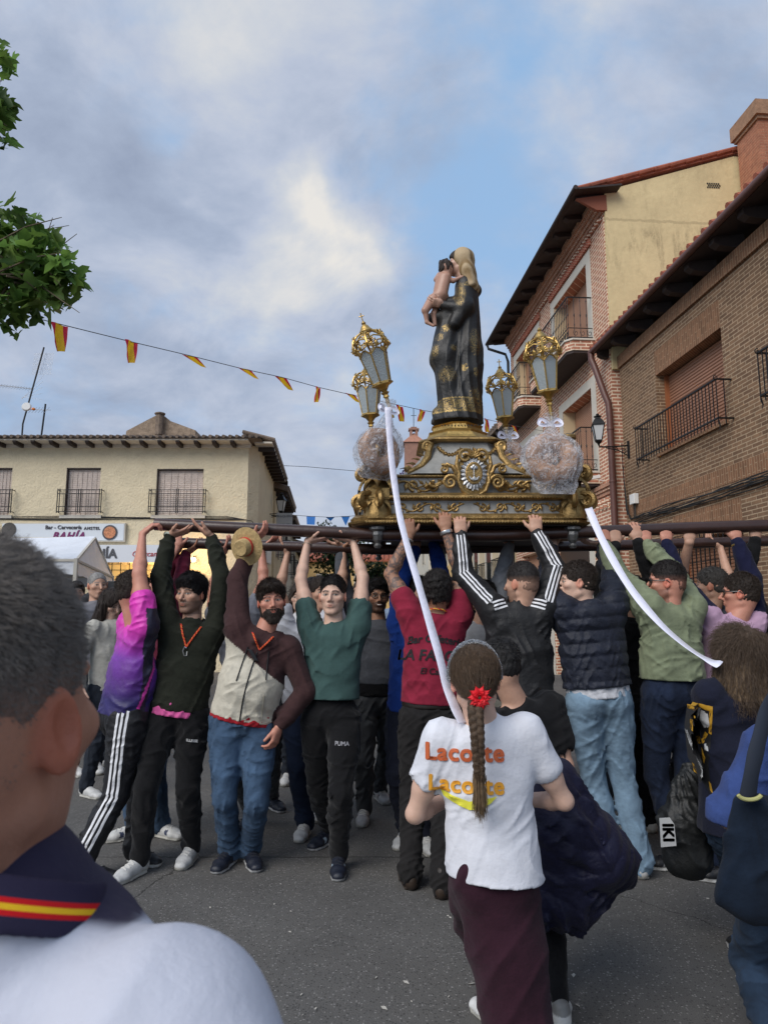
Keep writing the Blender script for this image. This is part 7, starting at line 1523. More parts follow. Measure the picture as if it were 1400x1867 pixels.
# ---------------------------------------------------------------- the statue of the Virgin and Child
ST = empty('statue', tuple(P(833, 772, 5.08)), label='dark gilded statue of the Virgin carrying the bare Christ child', cat='statue'); YS = 5.08
sp_ = lambda px, py, dy=0.0: P(px, py, YS + dy)
_m = MB(); b0 = sp_(833, 800); cx_ = b0[0]; pz = lambda py: P(833, py, YS)[2]
mould(_m, [(.235, 2.712), (.24, 2.725), (.225, 2.745), (.215, 2.765), (.205, 2.775), (.21, 2.79), (.185, 2.80), (.175, 2.835), (.185, 2.845), (.16, 2.852)], ch=.13, x0=cx_, x1=cx_, y0=YS, y1=YS); gb = _m.build('golden_base', M_GOLDB, ST)
_m = MB()
for i in range(22):
    a = 2 * math.pi * i / 22
    if i < 12: _m.box(cx_ - .13 + i * .0235, cx_ - .122 + i * .0235, YS - .186, YS - .180, 2.812, 2.822)
_m.build('pierced_slots', M_CABLE, gb)
f = Field(.0055); X1 = np.array([1., 0, 0])
f.econe(sp_(850, 528), sp_(852, 640), X1, (.088, .105), (.105, .125), .04); f.econe(sp_(852, 640), sp_(848, 752), X1, (.105, .125), (.115, .14), .03)
f.econe(sp_(822, 560, -.02), sp_(810, 650, -.03), X1, (.075, .09), (.100, .10), .05); f.econe(sp_(812, 650, -.04), sp_(824, 735, -.02), X1, (.09, .09), (.085, .12), .04)
f.econe(sp_(836, 742), sp_(834, 770), X1, (.150, .15), (.185, .17), .03); f.cone(sp_(800, 756, -.05), sp_(806, 768, -.09), .045, .04, .03)
f.cone(sp_(848, 520, -.05), sp_(846, 560, -.11), .068, .066, .03); f.cone(sp_(846, 560, -.11), sp_(828, 590, -.12), .066, .040, .03); f.cone(sp_(838, 562, -.12), sp_(806, 556, -.11), .050, .030, .02)
f.cone(sp_(815, 575, -.06), sp_(788, 580, -.03), .05, .04, .03); f.cone(sp_(846, 512), sp_(866, 530, .02), .055, .05, .03)
ctr = sp_(840, 600)
def robe_disp(x, y, z):
    a = np.arctan2(y - ctr[1], x - ctr[0]); h = z - 2.85
    w1 = np.sin(a * 7 + 2.2 * np.sin(h * 4) + h * 2.5); w2 = np.sin(a * 4 - h * 13 + 1.0 * np.sin(a * 3)); lo_ = np.clip((1.0 - h) / .5, 0, 1)
    return -.011 * (1 - np.abs(w1)) * lo_ - .009 * (1 - np.abs(w2)) * np.clip((h - .05) / .3, 0, 1) * np.clip((.75 - h) / .2, 0, 1)
f.disp = robe_disp; f.clip(sp_(833, 773), -UP); V, Q = f.mesh(); V = V.astype(float)
m = mat('robe_black_gilded', (.012, .011, .010), .5, bump=(40, .004), var=(12, .5), spec=.5); t = m.node_tree; b = t.nodes['Principled BSDF']; src = b.inputs['Base Color'].links[0].from_socket
at = N(t, 'ShaderNodeAttribute', attribute_name='gm').outputs['Fac']; c = N(t, 'ShaderNodeTexCoord').outputs['Object']; nz = noise(t, c, 52, 3, .5, 1.8); rid = mth(t, 'ABSOLUTE', mth(t, 'SUBTRACT', nz, .5)); g = mth(t, 'LESS_THAN', rid, mth(t, 'MULTIPLY', at, .045)); 
t.links.new(mixc(t, g, src, (.30, .21, .08)), b.inputs['Base Color']); t.links.new(mth(t, 'MULTIPLY', g, .8), b.inputs['Metallic']); t.links.new(mth(t, 'SUBTRACT', .52, mth(t, 'MULTIPLY', g, .1)), b.inputs['Roughness'])
rb = mesh_obj('robe', V, Q, m, ST, True); h = V[:, 2]; zt_ = lambda py: P(840, py, YS)[2]
gm = np.zeros(len(V)); gm = np.maximum(gm, 1.2 * ((h > zt_(758)) & (h < zt_(738)))); gm = np.maximum(gm, 2.5 * ((np.abs(h - zt_(760)) < .005) | (np.abs(h - zt_(736)) < .004)))
xr = V[:, 0]
def bl(px, py, rx, ry, s_):
    c_ = P(px, py, YS - .1); q_ = ((V[:, 0] - c_[0]) / rx) ** 2 + ((V[:, 2] - c_[2]) / ry) ** 2; return .72 * s_ * np.clip(1.25 - q_, 0, 1) ** .7 * (V[:, 1] < YS + .03)
for a_ in ((836, 540, .045, .10, 1.5), (866, 625, .045, .10, 1.3), (866, 730, .05, .09, 1.2), (815, 685, .065, .06, 1.2), (790, 640, .035, .06, 1.2), (812, 600, .03, .03, 1.4), (826, 636, .025, .025, 1.6), (846, 672, .025, .03, 1.6), (867, 680, .02, .035, 1.6), (800, 615, .03, .03, 1.2), (852, 520, .04, .02, 1.4), (792, 590, .03, .03, 1.0)): gm = np.maximum(gm, bl(*a_))
set_attr(rb, gm, 'gm')
# flesh, heads and the child
fd = fdir(-104); fd = nrm(fd + UP * -.02); rh = np.array([fd[1], -fd[0], 0]); rh = nrm(rh); uh = np.cross(rh, fd); uh = uh if uh[2] > 0 else -uh; Mh = np.array([rh, fd, uh]); hc = sp_(838, 480)
f = Field(.0042); head_prims(f, hc, Mh, .80, True); f.cone(hc - uh * .06, sp_(846, 515), .042, .055, .02); wr_ = sp_(807, 556, -.12); hand_prims(f, wr_, nrm((-1, -.1, .25)), nrm((.1, .6, .7)), False, .85, (20, 25, 20)); V, Q = f.mesh(); V = V.astype(float)
M_POLY = mat('painted_wood_flesh', attr=True, rough=.4, spec=.45, var=(30, .08)); bo = mesh_obj('face_and_hand', V, Q, M_POLY, ST, True); set_col(bo, paint_head(V, hc, Mh, .80, dict(hair=dict(col=DKBROWN)), srgb(188, 150, 130)))
f = Field(.0045); w = lambda x, y, z: hc + Mh.T @ np.array([x, y, z]) * .8
f.ell(w(0, -.030, .035), (.082, .088, .090), Mh, .02); f.econe(w(0, -.055, .02), w(0, -.075, -.12), rh, (.085, .055), (.095, .05), .03); f.econe(w(0, -.07, -.10), sp_(862, 528, -.02), rh, (.09, .05), (.12, .05), .04)
f.ell(w(0, .085, -.03), (.060, .065, .088), Mh, .01, 'sub'); f.disp = lambda x, y, z: -.004 * (1 - np.abs(np.sin((x * rh[0] + y * rh[1]) * 60 + 2 * np.sin(z * 14)))) + 0 * x
V, Q = f.mesh(); V = V.astype(float); ve = mesh_obj('veil', V, Q, mat('cream_gold_veil', attr=True, rough=.65, metal=.0, bump=(50, .003)), ST, True); k = np.clip(.5 + .8 * np.sin(((V @ rh) * 120) + 3 * np.sin(V[:, 2] * 20)), 0, 1)[:, None]; set_col(ve, np.array(srgb(172, 150, 116)) * (1 - k) + np.array(srgb(132, 106, 66)) * k)
f = Field(.0045); f.ell(w(0, .004, .045), (.070, .080, .070), Mh, .01); f.ell(w(0, .10, -.012), (.075, .064, .062), Mh, .006, 'sub'); f.clip(w(0, 0, -.01), -uh); V, Q = f.mesh(); hh_ = mesh_obj('hair', V, Q, M_HAIR, ST, True); set_col(hh_, np.tile(np.array(DKBROWN) * 1.3, (len(V), 1)))
f = Field(.0042); cf = nrm(np.array([.75, .65, 0.])); rc = np.array([cf[1], -cf[0], 0]); Mc = np.array([rc, cf, UP]); chc = sp_(813, 490, -.06)
head_prims(f, chc, Mc, .50, False); f.cone(chc - UP * .03, sp_(806, 507, -.05), .024, .03, .015)
f.econe(sp_(808, 508, -.06), sp_(802, 538, -.07), rc, (.066, .048), (.060, .052), .02); f.cone(sp_(792, 547, -.08), sp_(808, 546, -.04), .050, .048, .02)
f.cone(sp_(786, 550, -.09), sp_(775, 566, -.12), .038, .028, .015); f.cone(sp_(775, 566, -.12), sp_(778, 586, -.11), .023, .015, .012); f.cone(sp_(778, 588, -.11), sp_(790, 594, -.12), .014, .010, .01)
f.cone(sp_(800, 552, -.03), sp_(790, 572, -.07), .03, .022, .015); f.cone(sp_(790, 572, -.07), sp_(793, 592, -.07), .02, .014, .01)
f.cone(sp_(815, 508, -.08), sp_(826, 512, -.08), .022, .018, .01); f.cone(sp_(826, 512, -.08), sp_(842, 505, -.09), .017, .013, .01); f.cone(sp_(795, 510, -.04), sp_(800, 500, .0), .02, .015, .01)
V, Q = f.mesh(); ch_ = mesh_obj('christ_child', V, Q, M_POLY, ST, True); set_col(ch_, np.tile(np.array(srgb(172, 132, 112)), (len(V), 1)))
f = hair_field(dict(style='curly', seed=3, nape=-.09), chc, Mc, .52, .0042); V, Q = f.mesh(); x_ = mesh_obj('child_hair', V, Q, M_HAIR, ch_, True); set_col(x_, np.tile(np.array((.034, .024, .019)), (len(V), 1)))

# ---------------------------------------------------------------- ring breads in plastic bags, ribbons
M_BREAD = mat('glazed_bread', srgb(178, 136, 104), .5, bump=[(14, .02), (60, .006)], var=(9, .30), var2=(34, .2))
M_PLAS = bpy.data.materials.new('clear_plastic'); M_PLAS.use_nodes = True; t = M_PLAS.node_tree; t.nodes.clear(); c = N(t, 'ShaderNodeTexCoord').outputs['Object']
nz = noise(t, c, 16, 6, .65, 1.4); cre = ramp(t, mth(t, 'ABSOLUTE', mth(t, 'SUBTRACT', nz, .5)), [(0, (1, 1, 1)), (.05, (.25, .25, .25)), (.2, (.05, .05, .05))]); tr = N(t, 'ShaderNodeBsdfTransparent'); pb = N(t, 'ShaderNodeBsdfPrincipled'); pb.inputs['Base Color'].default_value = (.80, .80, .84, 1); pb.inputs['Roughness'].default_value = .22; pb.inputs['Specular IOR Level'].default_value = .8
bn = N(t, 'ShaderNodeBump'); bn.inputs['Distance'].default_value = .05; t.links.new(nz, bn.inputs['Height']); t.links.new(bn.outputs[0], pb.inputs['Normal']); mx = N(t, 'ShaderNodeMixShader'); o_ = N(t, 'ShaderNodeOutputMaterial'); t.links.new(mth(t, 'ADD', mth(t, 'MULTIPLY', cre, .60), .07, True), mx.inputs[0]); t.links.new(tr.outputs[0], mx.inputs[1]); t.links.new(pb.outputs[0], mx.inputs[2]); t.links.new(mx.outputs[0], o_.inputs[0])
M_RIB = mat('white_satin_ribbon', srgb(222, 222, 238), .45, bump=[(9, .010), (40, .002)], spec=.6, sheen=.3)
def bread_bag(knot, centre, RR, rr, ax, label, wide=1.0, tail=.10, tailx=0.0, seed=1):
    knot, centre, ax = np.array(knot), np.array(centre), nrm(ax); t = empty('bread_bag', tuple(centre), label=label, cat='bag of bread', group='ring breads in plastic bags on the float'); u = nrm(np.cross(ax, UP)); v = np.cross(u, ax)
    m_ = MB(); n, k = 36, 14; vs = []
    for i in range(n):
        a = 2 * math.pi * i / n; rad = rr * (1 + .08 * math.sin(3 * a + seed) + .05 * math.sin(7 * a)); RRa = RR * (1 + .03 * math.sin(2 * a + 1))
        for j in range(k): b = 2 * math.pi * j / k; vs.append(centre + (u * math.cos(a) + v * math.sin(a)) * (RRa + rad * math.cos(b)) + ax * rad * .9 * math.sin(b))
    m_.add(vs, [(i * k + j, ((i + 1) % n) * k + j, ((i + 1) % n) * k + (j + 1) % k, i * k + (j + 1) % k) for i in range(n) for j in range(k)]); br = m_.build('ring_bread', M_BREAD, t, smooth=True)
    rg = np.random.RandomState(seed); m_ = MB(); n, k = 30, 44; vs = []; L = knot[2] - (centre[2] - RR - rr)
    bot = centre - UP * (RR + rr + tail) + X1 * tailx
    for i in range(n + 1):
        s = i / n; z = knot[2] + .06 - (knot[2] + .06 - bot[2]) * s; cpt = knot + (centre - knot) * min(1, max(0, (knot[2] - z) / (knot[2] - centre[2] + 1e-6))); cpt = cpt + X1 * tailx * max(0, s - .6); cpt[2] = z
        dz = (z - centre[2]) / (RR + rr); 
        if z > knot[2]: wr_ = .016 + (z - knot[2]) * .5; dr_ = wr_
        else:
            g = min(1, (knot[2] - z) / (knot[2] - centre[2])); ring = math.sqrt(max(0, 1 - dz * dz)) if abs(dz) < 1 else 0; wr_ = max((RR + rr) * (ring + .08), (RR + rr) * wide * (g ** .8) * (.85 if z < centre[2] else .75)) + .008; dr_ = max(rr * 1.35 * (ring + .15), .03) * (g ** .5) + .01
            if z < centre[2] - RR - rr: e = (z - bot[2]) / (tail + 1e-6); wr_ *= (.75 + .25 * e); dr_ *= max(.15, e)
        for j in range(k):
            a = 2 * math.pi * j / k; pl = 1 + .07 * math.sin(9 * a + 3 * s + seed) + .05 * math.sin(17 * a + 9 * s) + rg.normal() * .012; vs.append(cpt + u * wr_ * math.cos(a) * pl + ax * dr_ * math.sin(a) * pl)
    m_.add(vs, [(i * k + j, i * k + (j + 1) % k, (i + 1) * k + (j + 1) % k, (i + 1) * k + j) for i in range(n) for j in range(k)]); m_.build('plastic_bag', M_PLAS, t, smooth=True)
    m_ = MB()
    for s_ in (-1, 1): ribbon_geo(m_, [knot + ax * .02 * -1, knot + u * s_ * .05 + UP * .035 + ax * -.02, knot + u * s_ * .075 + UP * .0, knot + u * s_ * .045 - UP * .012, knot + ax * -.02], .022)
    m_.build('ribbon_bow', M_RIB, t, smooth=True); return t
def ribbon_geo(mb, pts, w, twist=None, side=None):
    pts = [np.array(p, float) for p in pts]; fine = []
    for i in range(len(pts) - 1):
        p0, p1, p2, p3 = pts[max(i - 1, 0)], pts[i], pts[i + 1], pts[min(i + 2, len(pts) - 1)]
        for t in np.linspace(0, 1, 9)[:-1]: fine.append(.5 * ((2 * p1) + (-p0 + p2) * t + (2 * p0 - 5 * p1 + 4 * p2 - p3) * t * t + (-p0 + 3 * p1 - 3 * p2 + p3) * t ** 3))
    fine.append(pts[-1]); vs = []; k = len(fine)
    for i, p in enumerate(fine):
        d = nrm(fine[min(i + 1, k - 1)] - fine[max(i - 1, 0)]); s = nrm(np.cross(d, side if side is not None else np.array([0, 1, .02]))); n_ = np.cross(s, d)
        tw = twist(i / (k - 1)) if twist else 0; s2 = s * math.cos(tw) + n_ * math.sin(tw); n2 = np.cross(s2, d); ww = w / 2 * (1 + .05 * math.sin(i * .7)); vs += [p - s2 * ww, p + n2 * .004, p + s2 * ww]
    mb.add(vs, [(i * 3 + j, i * 3 + j + 1, (i + 1) * 3 + j + 1, (i + 1) * 3 + j) for i in range(k - 1) for j in range(2)])
bread_bag(P(709, 748, 4.40), P(692, 822, 4.46), .100, .056, (.62, -.78, .05), 'large ring bread in clear plastic at the left front corner of the float', 1.0, .03, -.08, 2)
bread_bag(P(1003, 772, 4.40), P(1006, 836, 4.40), .108, .060, (.05, -1, .05), 'large ring bread in clear plastic at the right front corner of the float', .9, .06, .07, 5)
bread_bag(P(926, 795, 5.35), P(930, 828, 5.35), .060, .045, (.1, -1, 0), 'ring bread in a plastic bag at the far right corner of the float', .8, .03, .02, 7)
def ribbon(label, pts, w, tw):
    t = empty('ribbon', tuple(np.array(pts[0])), label=label, cat='ribbon', group='white ribbons hanging from the float'); mb = MB(); ribbon_geo(mb, pts, w, tw); o = mb.build('ribbon_band', M_RIB, t, smooth=True); md = o.modifiers.new('thick', 'SOLIDIFY'); md.thickness = .0008
ribbon('long white ribbon falling from the left lantern to the girl with the braid', [P(707, 742, 4.33), P(713, 830, 4.30), P(725, 920, 4.22), P(737, 975, 3.95), P(762, 1062, 3.4), P(796, 1180, 2.75), P(816, 1255, 2.42), P(832, 1296, 2.36), P(842, 1318, 2.34)], .040, lambda t: .15 + .75 * t ** 1.2)
ribbon('white ribbon curving from the right float corner to the woman with loose hair', [P(1072, 926, 4.40), P(1098, 985, 4.25), P(1142, 1062, 4.0), P(1196, 1130, 3.75), P(1250, 1178, 3.45), P(1292, 1204, 3.25), P(1312, 1212, 3.2)], .046, lambda t: -.2 + .9 * t)
# straw hat hooked on the bearded man's wrist
ht = empty('straw_hat', tuple(P(438, 1000, 4.4)), label='straw hat with a red band hooked over the raised wrist of the bearded man', cat='hat')
M_STRAW = mat('woven_straw', srgb(178, 152, 104), .85, bump=[(120, .004), (40, .006)], var=(60, .25)); A = nrm(P(418, 1004, 4.18) - P(458, 990, 4.42)); c0 = P(450, 996, 4.42)
sc8 = lambda pr: [(a * .70, b * .74) for a, b in pr]
MB().lathe(c0, sc8([(.155, -.004), (.158, 0), (.10, .014), (.078, .012), (.076, .02), (.070, .10), (.060, .112), (.02, .106), (.0, .104)]), 28, A, sy=1.1).build('straw', M_STRAW, ht, smooth=True)
MB().lathe(c0, sc8([(.0785, .018), (.0795, .02), (.0775, .042), (.0765, .042)]), 28, A, sy=1.1).build('hat_band', mat('red_band', srgb(200, 60, 50), .7), ht, smooth=True)
# ---------------------------------------------------------------- people in front
# girl with the braid
HB = (.072, .046, .028)
M_WHT = fabric('white_cotton', weave=900, amp=.0005, var=(10, .04), wr=.004)
P_ = person(dict(label='girl in a white printed T-shirt with a long braid and red hair flower', Y=2.40, yaw=182, hyaw=178, htilt=3, head=(866, 1240), sh=(880, 1330), pel=(898, 1560), S=.93, skin=SKIN_PALE, hq=True, girth=.76, arm=.86, wide=.88, res=.0042, gres=.0055,
    hair=dict(style='tied', col=HB, nape=-.075, rad=.0005), strands=9000, hands=dict(L=((836, 1440, 2.66), ((.7, .5, .4), (.2, -.2, .9), (50, 60, 45))), R=((925, 1440, 2.68), ((-.7, .5, .4), (-.2, -.2, .9), (50, 60, 45)))), el=dict(L=(-.9, -.75, -1.0), R=(1.0, -.5, -1.0)),
    feet=[(985, 2120, 172, 0.0, 2.34), (905, 1850, 215, 0.0, 2.84)], shoes=dict(WHITESHOE, col=(.60, .60, .59)), legs=dict(col=srgb(52, 26, 38), mat=M_SWEAT, w=.92, hem=.088, hip=.88, mass=[((896, 1620, 2.42), (924, 1730, 2.43), (.112, .10), (.100, .10)), ((924, 1720, 2.43), (950, 1940, 2.43), (.105, .10), (.098, .10))], fold=.006, wl=.2, crop=-.10, rise=.05, seat=.72, fine=True),
    top=dict(name='tee_shirt', col=(.66, .67, .72), mat=M_WHT, sleeve='short', slen=.50, hem=-.060, hemtilt=(.14, 0, 0), loose=.043, th=.008, fold=.0045, wl=.10, sr=(.056, .054, .04))))
t_ = P_['top']; r_, U_, F_, sh_, hc_ = (P_[k] for k in ('r', 'U', 'F', 'sh', 'hc')); M_OR = mat('orange_print', srgb(196, 96, 52), .6); M_AM = mat('amber_print', srgb(226, 160, 44), .6); M_YL = mat('yellow_print', srgb(232, 226, 72), .6)
wrap_text(t_[1:], 'Lacoste', .074, P(848, 1389, 2.3), X_ := np.array([1, -.0, -.0]), UP, np.array([0, -1., 0]), M_OR, parent=t_[0], bold=.0030, off=.003, spacing=1.08, sub=.015)
wrap_text(t_[1:], 'Lacoste', .070, P(851, 1448, 2.3), X_, UP, np.array([0, -1., 0]), M_AM, parent=t_[0], bold=.0028, off=.003, spacing=1.08, sub=.015)
o = P(856, 1457, 2.3)
wrap_poly(t_[1:], [(-.085, .015), (-.05, .0), (-.015, -.012), (.02, -.015), (.06, .0), (.085, .008), (.065, -.012), (.03, -.032), (.0, -.036), (-.04, -.022), (-.075, -.006)], o, X_, UP, np.array([0, -1., 0]), M_YL, 'yellow_band', t_[0], .005)
hair = P_['hair']; Mh = P_['M']; w = lambda x, y, z: hc_ + Mh.T @ (np.array([x, y, z]) * .93)
# braid of three strands
start = w(0, -.098, -.045); pts0 = [start, P(866, 1290, 2.26), P(869, 1330, 2.235), P(871, 1370, 2.235), P(873, 1410, 2.24)]
def along(t):
    k = len(pts0) - 1; s_ = t * k; i = min(int(s_), k - 1); u = s_ - i; p = [pts0[max(i - 1, 0)], pts0[i], pts0[i + 1], pts0[min(i + 2, k)]]
    return .5 * ((2 * p[1]) + (-p[0] + p[2]) * u + (2 * p[0] - 5 * p[1] + 4 * p[2] - p[3]) * u * u + (-p[0] + 3 * p[1] - 3 * p[2] + p[3]) * u ** 3)
V_, Cc = [], []; n = 90; f = Field(.0028)
for k in range(3):
    prev = None
    for i in range(n + 1):
        t = i / n; a = t * 4.2 * 2 * math.pi + k * 2 * math.pi / 3; wdt = .016 * (1 - .35 * t); q = along(t) + np.array([1, 0, 0]) * wdt * math.sin(a) + np.array([0, -1, 0]) * (.011 * math.sin(2 * a) + .006); rr = .0125 * (1 - .35 * t)
        if prev is not None: f.cone(prev, q, rr, rr, .001)
        prev = q
V, Q = f.mesh(); V = V.astype(float); br = mesh_obj('braid', V, Q, M_HAIR, hair, True); set_col(br, np.clip(np.array(HB) * (1 + .35 * vnoise(V * (1, 1, .35), 420, 3)[:, None]), 0, 1))
rg = np.random.RandomState(1); ix = rg.randint(0, len(V), 5000); cen = np.array([along(min(1, max(0, (start[2] - p[2]) / (start[2] - pts0[-1][2])))) for p in V[ix]]); o_ = V[ix] - cen; o_ /= np.linalg.norm(o_, axis=1)[:, None] + 1e-6
d = np.array([0, 0, -1.0]) - o_ * .45 * np.array([1, .2, 0]) + rg.normal(size=o_.shape) * .12; d /= np.linalg.norm(d, axis=1)[:, None]; hair_obj('strands', V[ix] - o_ * .001, d, rg.uniform(.012, .026, len(ix)), .0005, hairm(tuple(x * 1.4 for x in HB)), br, segs=4)
end = pts0[-1]; n = 900; hair_obj('braid_tail', end + rg.normal(size=(n, 3)) * .006, np.tile([.03, 0, -1.0], (n, 1)) + rg.normal(size=(n, 3)) * .07, rg.uniform(.07, .125, n), .0011, hairm((.15, .10, .055)), br, segs=6)
MB().lathe(end + UP * .004, [(.010, -.006), (.0125, 0), (.010, .006)], 12).build('hair_tie', M_BLKC, br, smooth=True)
mb = MB(); c0 = P(874, 1272, 2.245)
for ring, (n, rr, up_) in enumerate(((10, .043, -.15), (9, .035, .15), (7, .025, .45), (5, .014, .8))):
    for k in range(n):
        a = 2 * math.pi * k / n + ring * .5; d = np.array([math.cos(a), -up_ * .6, math.sin(a)]); s_ = nrm(np.cross(d, (0, -1, 0))); leaf(mb, c0 + d * .004, c0 + nrm(d) * rr, .017, .009, nrm(np.array([0, -1, 0]) + d * .2))
mb.build('hair_flower', mat('red_fabric_flower', srgb(205, 14, 28), .6), P_['root'], smooth=True)
f = Field(.003); prev = None
for a in np.linspace(-.12, math.pi + .12, 26):
    q = w(math.cos(a) * .0915, .006 - .012 * math.sin(a), .018 + math.sin(a) * .117)
    if prev is not None: f.cone(prev, q, .0085, .0085, .002)
    prev = q
V, Q = f.mesh(); m_ = mat('silver_glitter', (.55, .57, .60), .25, metal=.7, bump=[(260, .02), (90, .02)], var=(180, .5)); mesh_obj('headband', V, Q, m_, P_['root'], True)
# child in black behind her, navy padded coat tied round the waist
Q_ = person(dict(label='child in black with short dark hair standing behind the girl with the braid', Y=2.98, yaw=204, hyaw=206, hpitch=-8, head=(912, 1214), sh=(948, 1296), pel=(990, 1468), S=.86, skin=SKIN, arm=.9, girth=.95, hair=dict(style='short', col=(.010, .009, .009), seed=31), strands=3500,
    hands=dict(L=((930, 1400, 3.2), ((.3, .8, .2), (0, .2, .9), (40, 45, 40))), R=((960, 1450, 3.1), ((-.3, .8, .3), (0, .2, 1), (40, 45, 40)))), el=dict(L=(-1, -.2, -1), R=(.5, -.6, -1)),
    feet=[(1022, 1842, 168), (972, 1800, 190)], shoes=dict(WHITESHOE, col=(.58, .58, .56)), legs=dict(col=(.006, .006, .007), mat=M_BLACKSW, w=.80, hem=.040, fold=.004, crop=.10), top=dict(name='tee_shirt', col=(.008, .008, .009), sleeve='short', slen=.62, hem=-.05, loose=.02)))
cj = empty('padded_coat', tuple(P(1050, 1540, 2.9)), label='navy padded coat bundled round the waist of the child in black', cat='coat'); f = Field(.007); p = lambda x, y, Y=2.88: P(x, y, Y)
f.econe(p(1000, 1420, 2.82), p(1020, 1500, 2.80), X1, (.085, .13), (.13, .14), .05); f.econe(p(1010, 1490, 2.82), p(1090, 1560, 2.80), X1, (.14, .13), (.12, .13), .06); f.cone(p(1080, 1520), p(1122, 1580), .10, .085, .05)
f.econe(p(1000, 1500, 2.85), p(1020, 1630, 2.84), X1, (.11, .14), (.13, .12), .06); f.cone(p(1010, 1600), p(1045, 1660), .10, .065, .05); f.cone(p(1050, 1560), p(1060, 1620), .12, .10, .06); f.cone(p(985, 1440, 2.9), p(975, 1640, 2.92), .09, .10, .05); f.cone(p(1045, 1440, 2.78), p(1020, 1410, 2.8), .035, .05, .03)
fl = folds(77, .014, .11, 1.3); org = p(1000, 1400); f.disp = lambda x, y, z: fl(x, y, z) - .008 * (np.abs(np.sin((np.sqrt((x - org[0]) ** 2 + (z - org[2]) ** 2) + .05 * np.sin(x * 14)) * math.pi / .075)) ** .6 - .5)
V, Q = f.mesh(); V = V.astype(float); o = mesh_obj('quilted_shell', V, Q, M_NYLON, cj, True); set_col(o, np.tile(np.array(srgb(18, 19, 46)), (len(V), 1)))
f = Field(.006); f.cone(p(1060, 1470, 2.75), p(1092, 1530, 2.72), .030, .028, .02); f.cone(p(1092, 1530, 2.72), p(1128, 1556, 2.76), .028, .035, .02); f.cone(p(1060, 1470, 2.75), p(1030, 1432, 2.77), .030, .028, .02); f.disp = folds(78, .008, .06); V, Q = f.mesh(); o = mesh_obj('sleeve', V, Q, M_NYLON, cj, True); set_col(o, np.tile(np.array(srgb(20, 21, 50)), (len(V), 1)))
# woman with loose hair
N_ = person(dict(label='woman with loose wavy brown hair in a navy hoodie', Y=3.30, yaw=196, hyaw=200, head=(1345, 1196), sh=(1342, 1278), pel=(1352, 1476), S=.95, skin=SKIN_PALE, girth=1.06, hair=dict(style='long', col=(.060, .040, .026), tip=(.17, .115, .065), seed=41, rad=.0006), strands=9000,
    hands=dict(L=((1312, 1236, 3.50), ((-.2, .5, .8), (.2, .2, .5), (45, 50, 40))), R=((1400, 1470, 3.35), ((0, .1, -1), (-.9, .2, 0), (25, 30, 25)))), el=dict(L=(-.5, .2, -1), R=(1, 0, -.3)),
    feet=[(1412, 1722, 178), (1366, 1730, 190)], shoes=dict(BLACKSHOE), legs=dict(JEANS, col=(.03, .055, .095), hem=.055, w=1.0, knee=(.2, .6, 0)), top=dict(name='hoodie', col=(.010, .012, .026), mat=M_SWEAT, hem=-.09, hood=True, th=.020, loose=.03, rib=True)))
t_ = N_['top']; M_W2 = mat('white_print', (.55, .56, .56), .7); M_Y2 = mat('mustard_print', srgb(186, 140, 34), .7); M_K2 = mat('black_print', (.006, .006, .007), .7); nd = nrm(np.array([-.35, -1, 0])); xd = nrm(np.array([1, -.35, 0])); og = P(1283, 1372, 3.1); sc_ = .00262
def pp(poly, m_, off): wrap_poly(t_[1:], [((x - 1283) * sc_, (1372 - y) * sc_) for x, y in poly], og, xd, UP, nd, m_, 'back_print', t_[0], off, 8)
pp([(1262, 1298), (1304, 1306), (1300, 1350), (1292, 1400), (1294, 1450), (1276, 1420), (1258, 1380), (1256, 1330)], M_K2, .002)
for poly, m_ in (([(1262, 1297), (1304, 1305), (1303, 1314), (1262, 1304)], M_Y2), ([(1299, 1308), (1304, 1308), (1300, 1352), (1296, 1350)], M_Y2), ([(1283, 1308), (1286, 1309), (1280, 1338), (1277, 1337)], M_W2), ([(1286, 1312), (1296, 1316), (1298, 1340), (1290, 1342), (1284, 1330)], M_W2), ([(1256, 1336), (1260, 1338), (1268, 1362), (1267, 1370), (1262, 1360)], M_W2), ([(1265, 1320), (1269, 1322), (1268, 1340), (1264, 1336)], M_Y2), ([(1271, 1315), (1275, 1317), (1277, 1332), (1273, 1330)], M_Y2), ([(1291, 1348), (1295, 1352), (1288, 1366), (1279, 1372), (1280, 1364), (1287, 1360)], M_Y2), ([(1288, 1368), (1293, 1366), (1293, 1378), (1288, 1377)], M_W2), ([(1270, 1378), (1281, 1398), (1284, 1408), (1277, 1412), (1275, 1408), (1279, 1402)], M_W2), ([(1284, 1374), (1288, 1390), (1286, 1400), (1284, 1392)], M_Y2), ([(1264, 1388), (1268, 1392), (1271, 1406), (1266, 1402)], M_Y2), ([(1291, 1426), (1294, 1430), (1296, 1446), (1292, 1440)], M_Y2)): pp(poly, m_, .0035)
bg_ = empty('drawstring_bag', tuple(P(1252, 1500, 3.45)), label='black drawstring bag with a white lettered tag hanging beside the woman with loose hair', cat='bag'); f = Field(.007); q = lambda x, y, Y=3.45: P(x, y, Y)
f.econe(q(1258, 1400), q(1256, 1430), X1, (.022, .022), (.060, .045), .03); f.econe(q(1256, 1425), q(1250, 1500), X1, (.055, .045), (.115, .085), .04); f.econe(q(1250, 1500), q(1252, 1565), X1, (.115, .09), (.110, .09), .04)
ctr2 = q(1252, 1500); f.disp = lambda x, y, z: -.010 * (1 - np.abs(np.sin(np.arctan2(y - ctr2[1], x - ctr2[0]) * 6 + 3 * np.sin(z * 9)))) * np.clip((z - ctr2[2] + .1) / .2, 0, 1) + folds(5, .008, .1)(x, y, z)
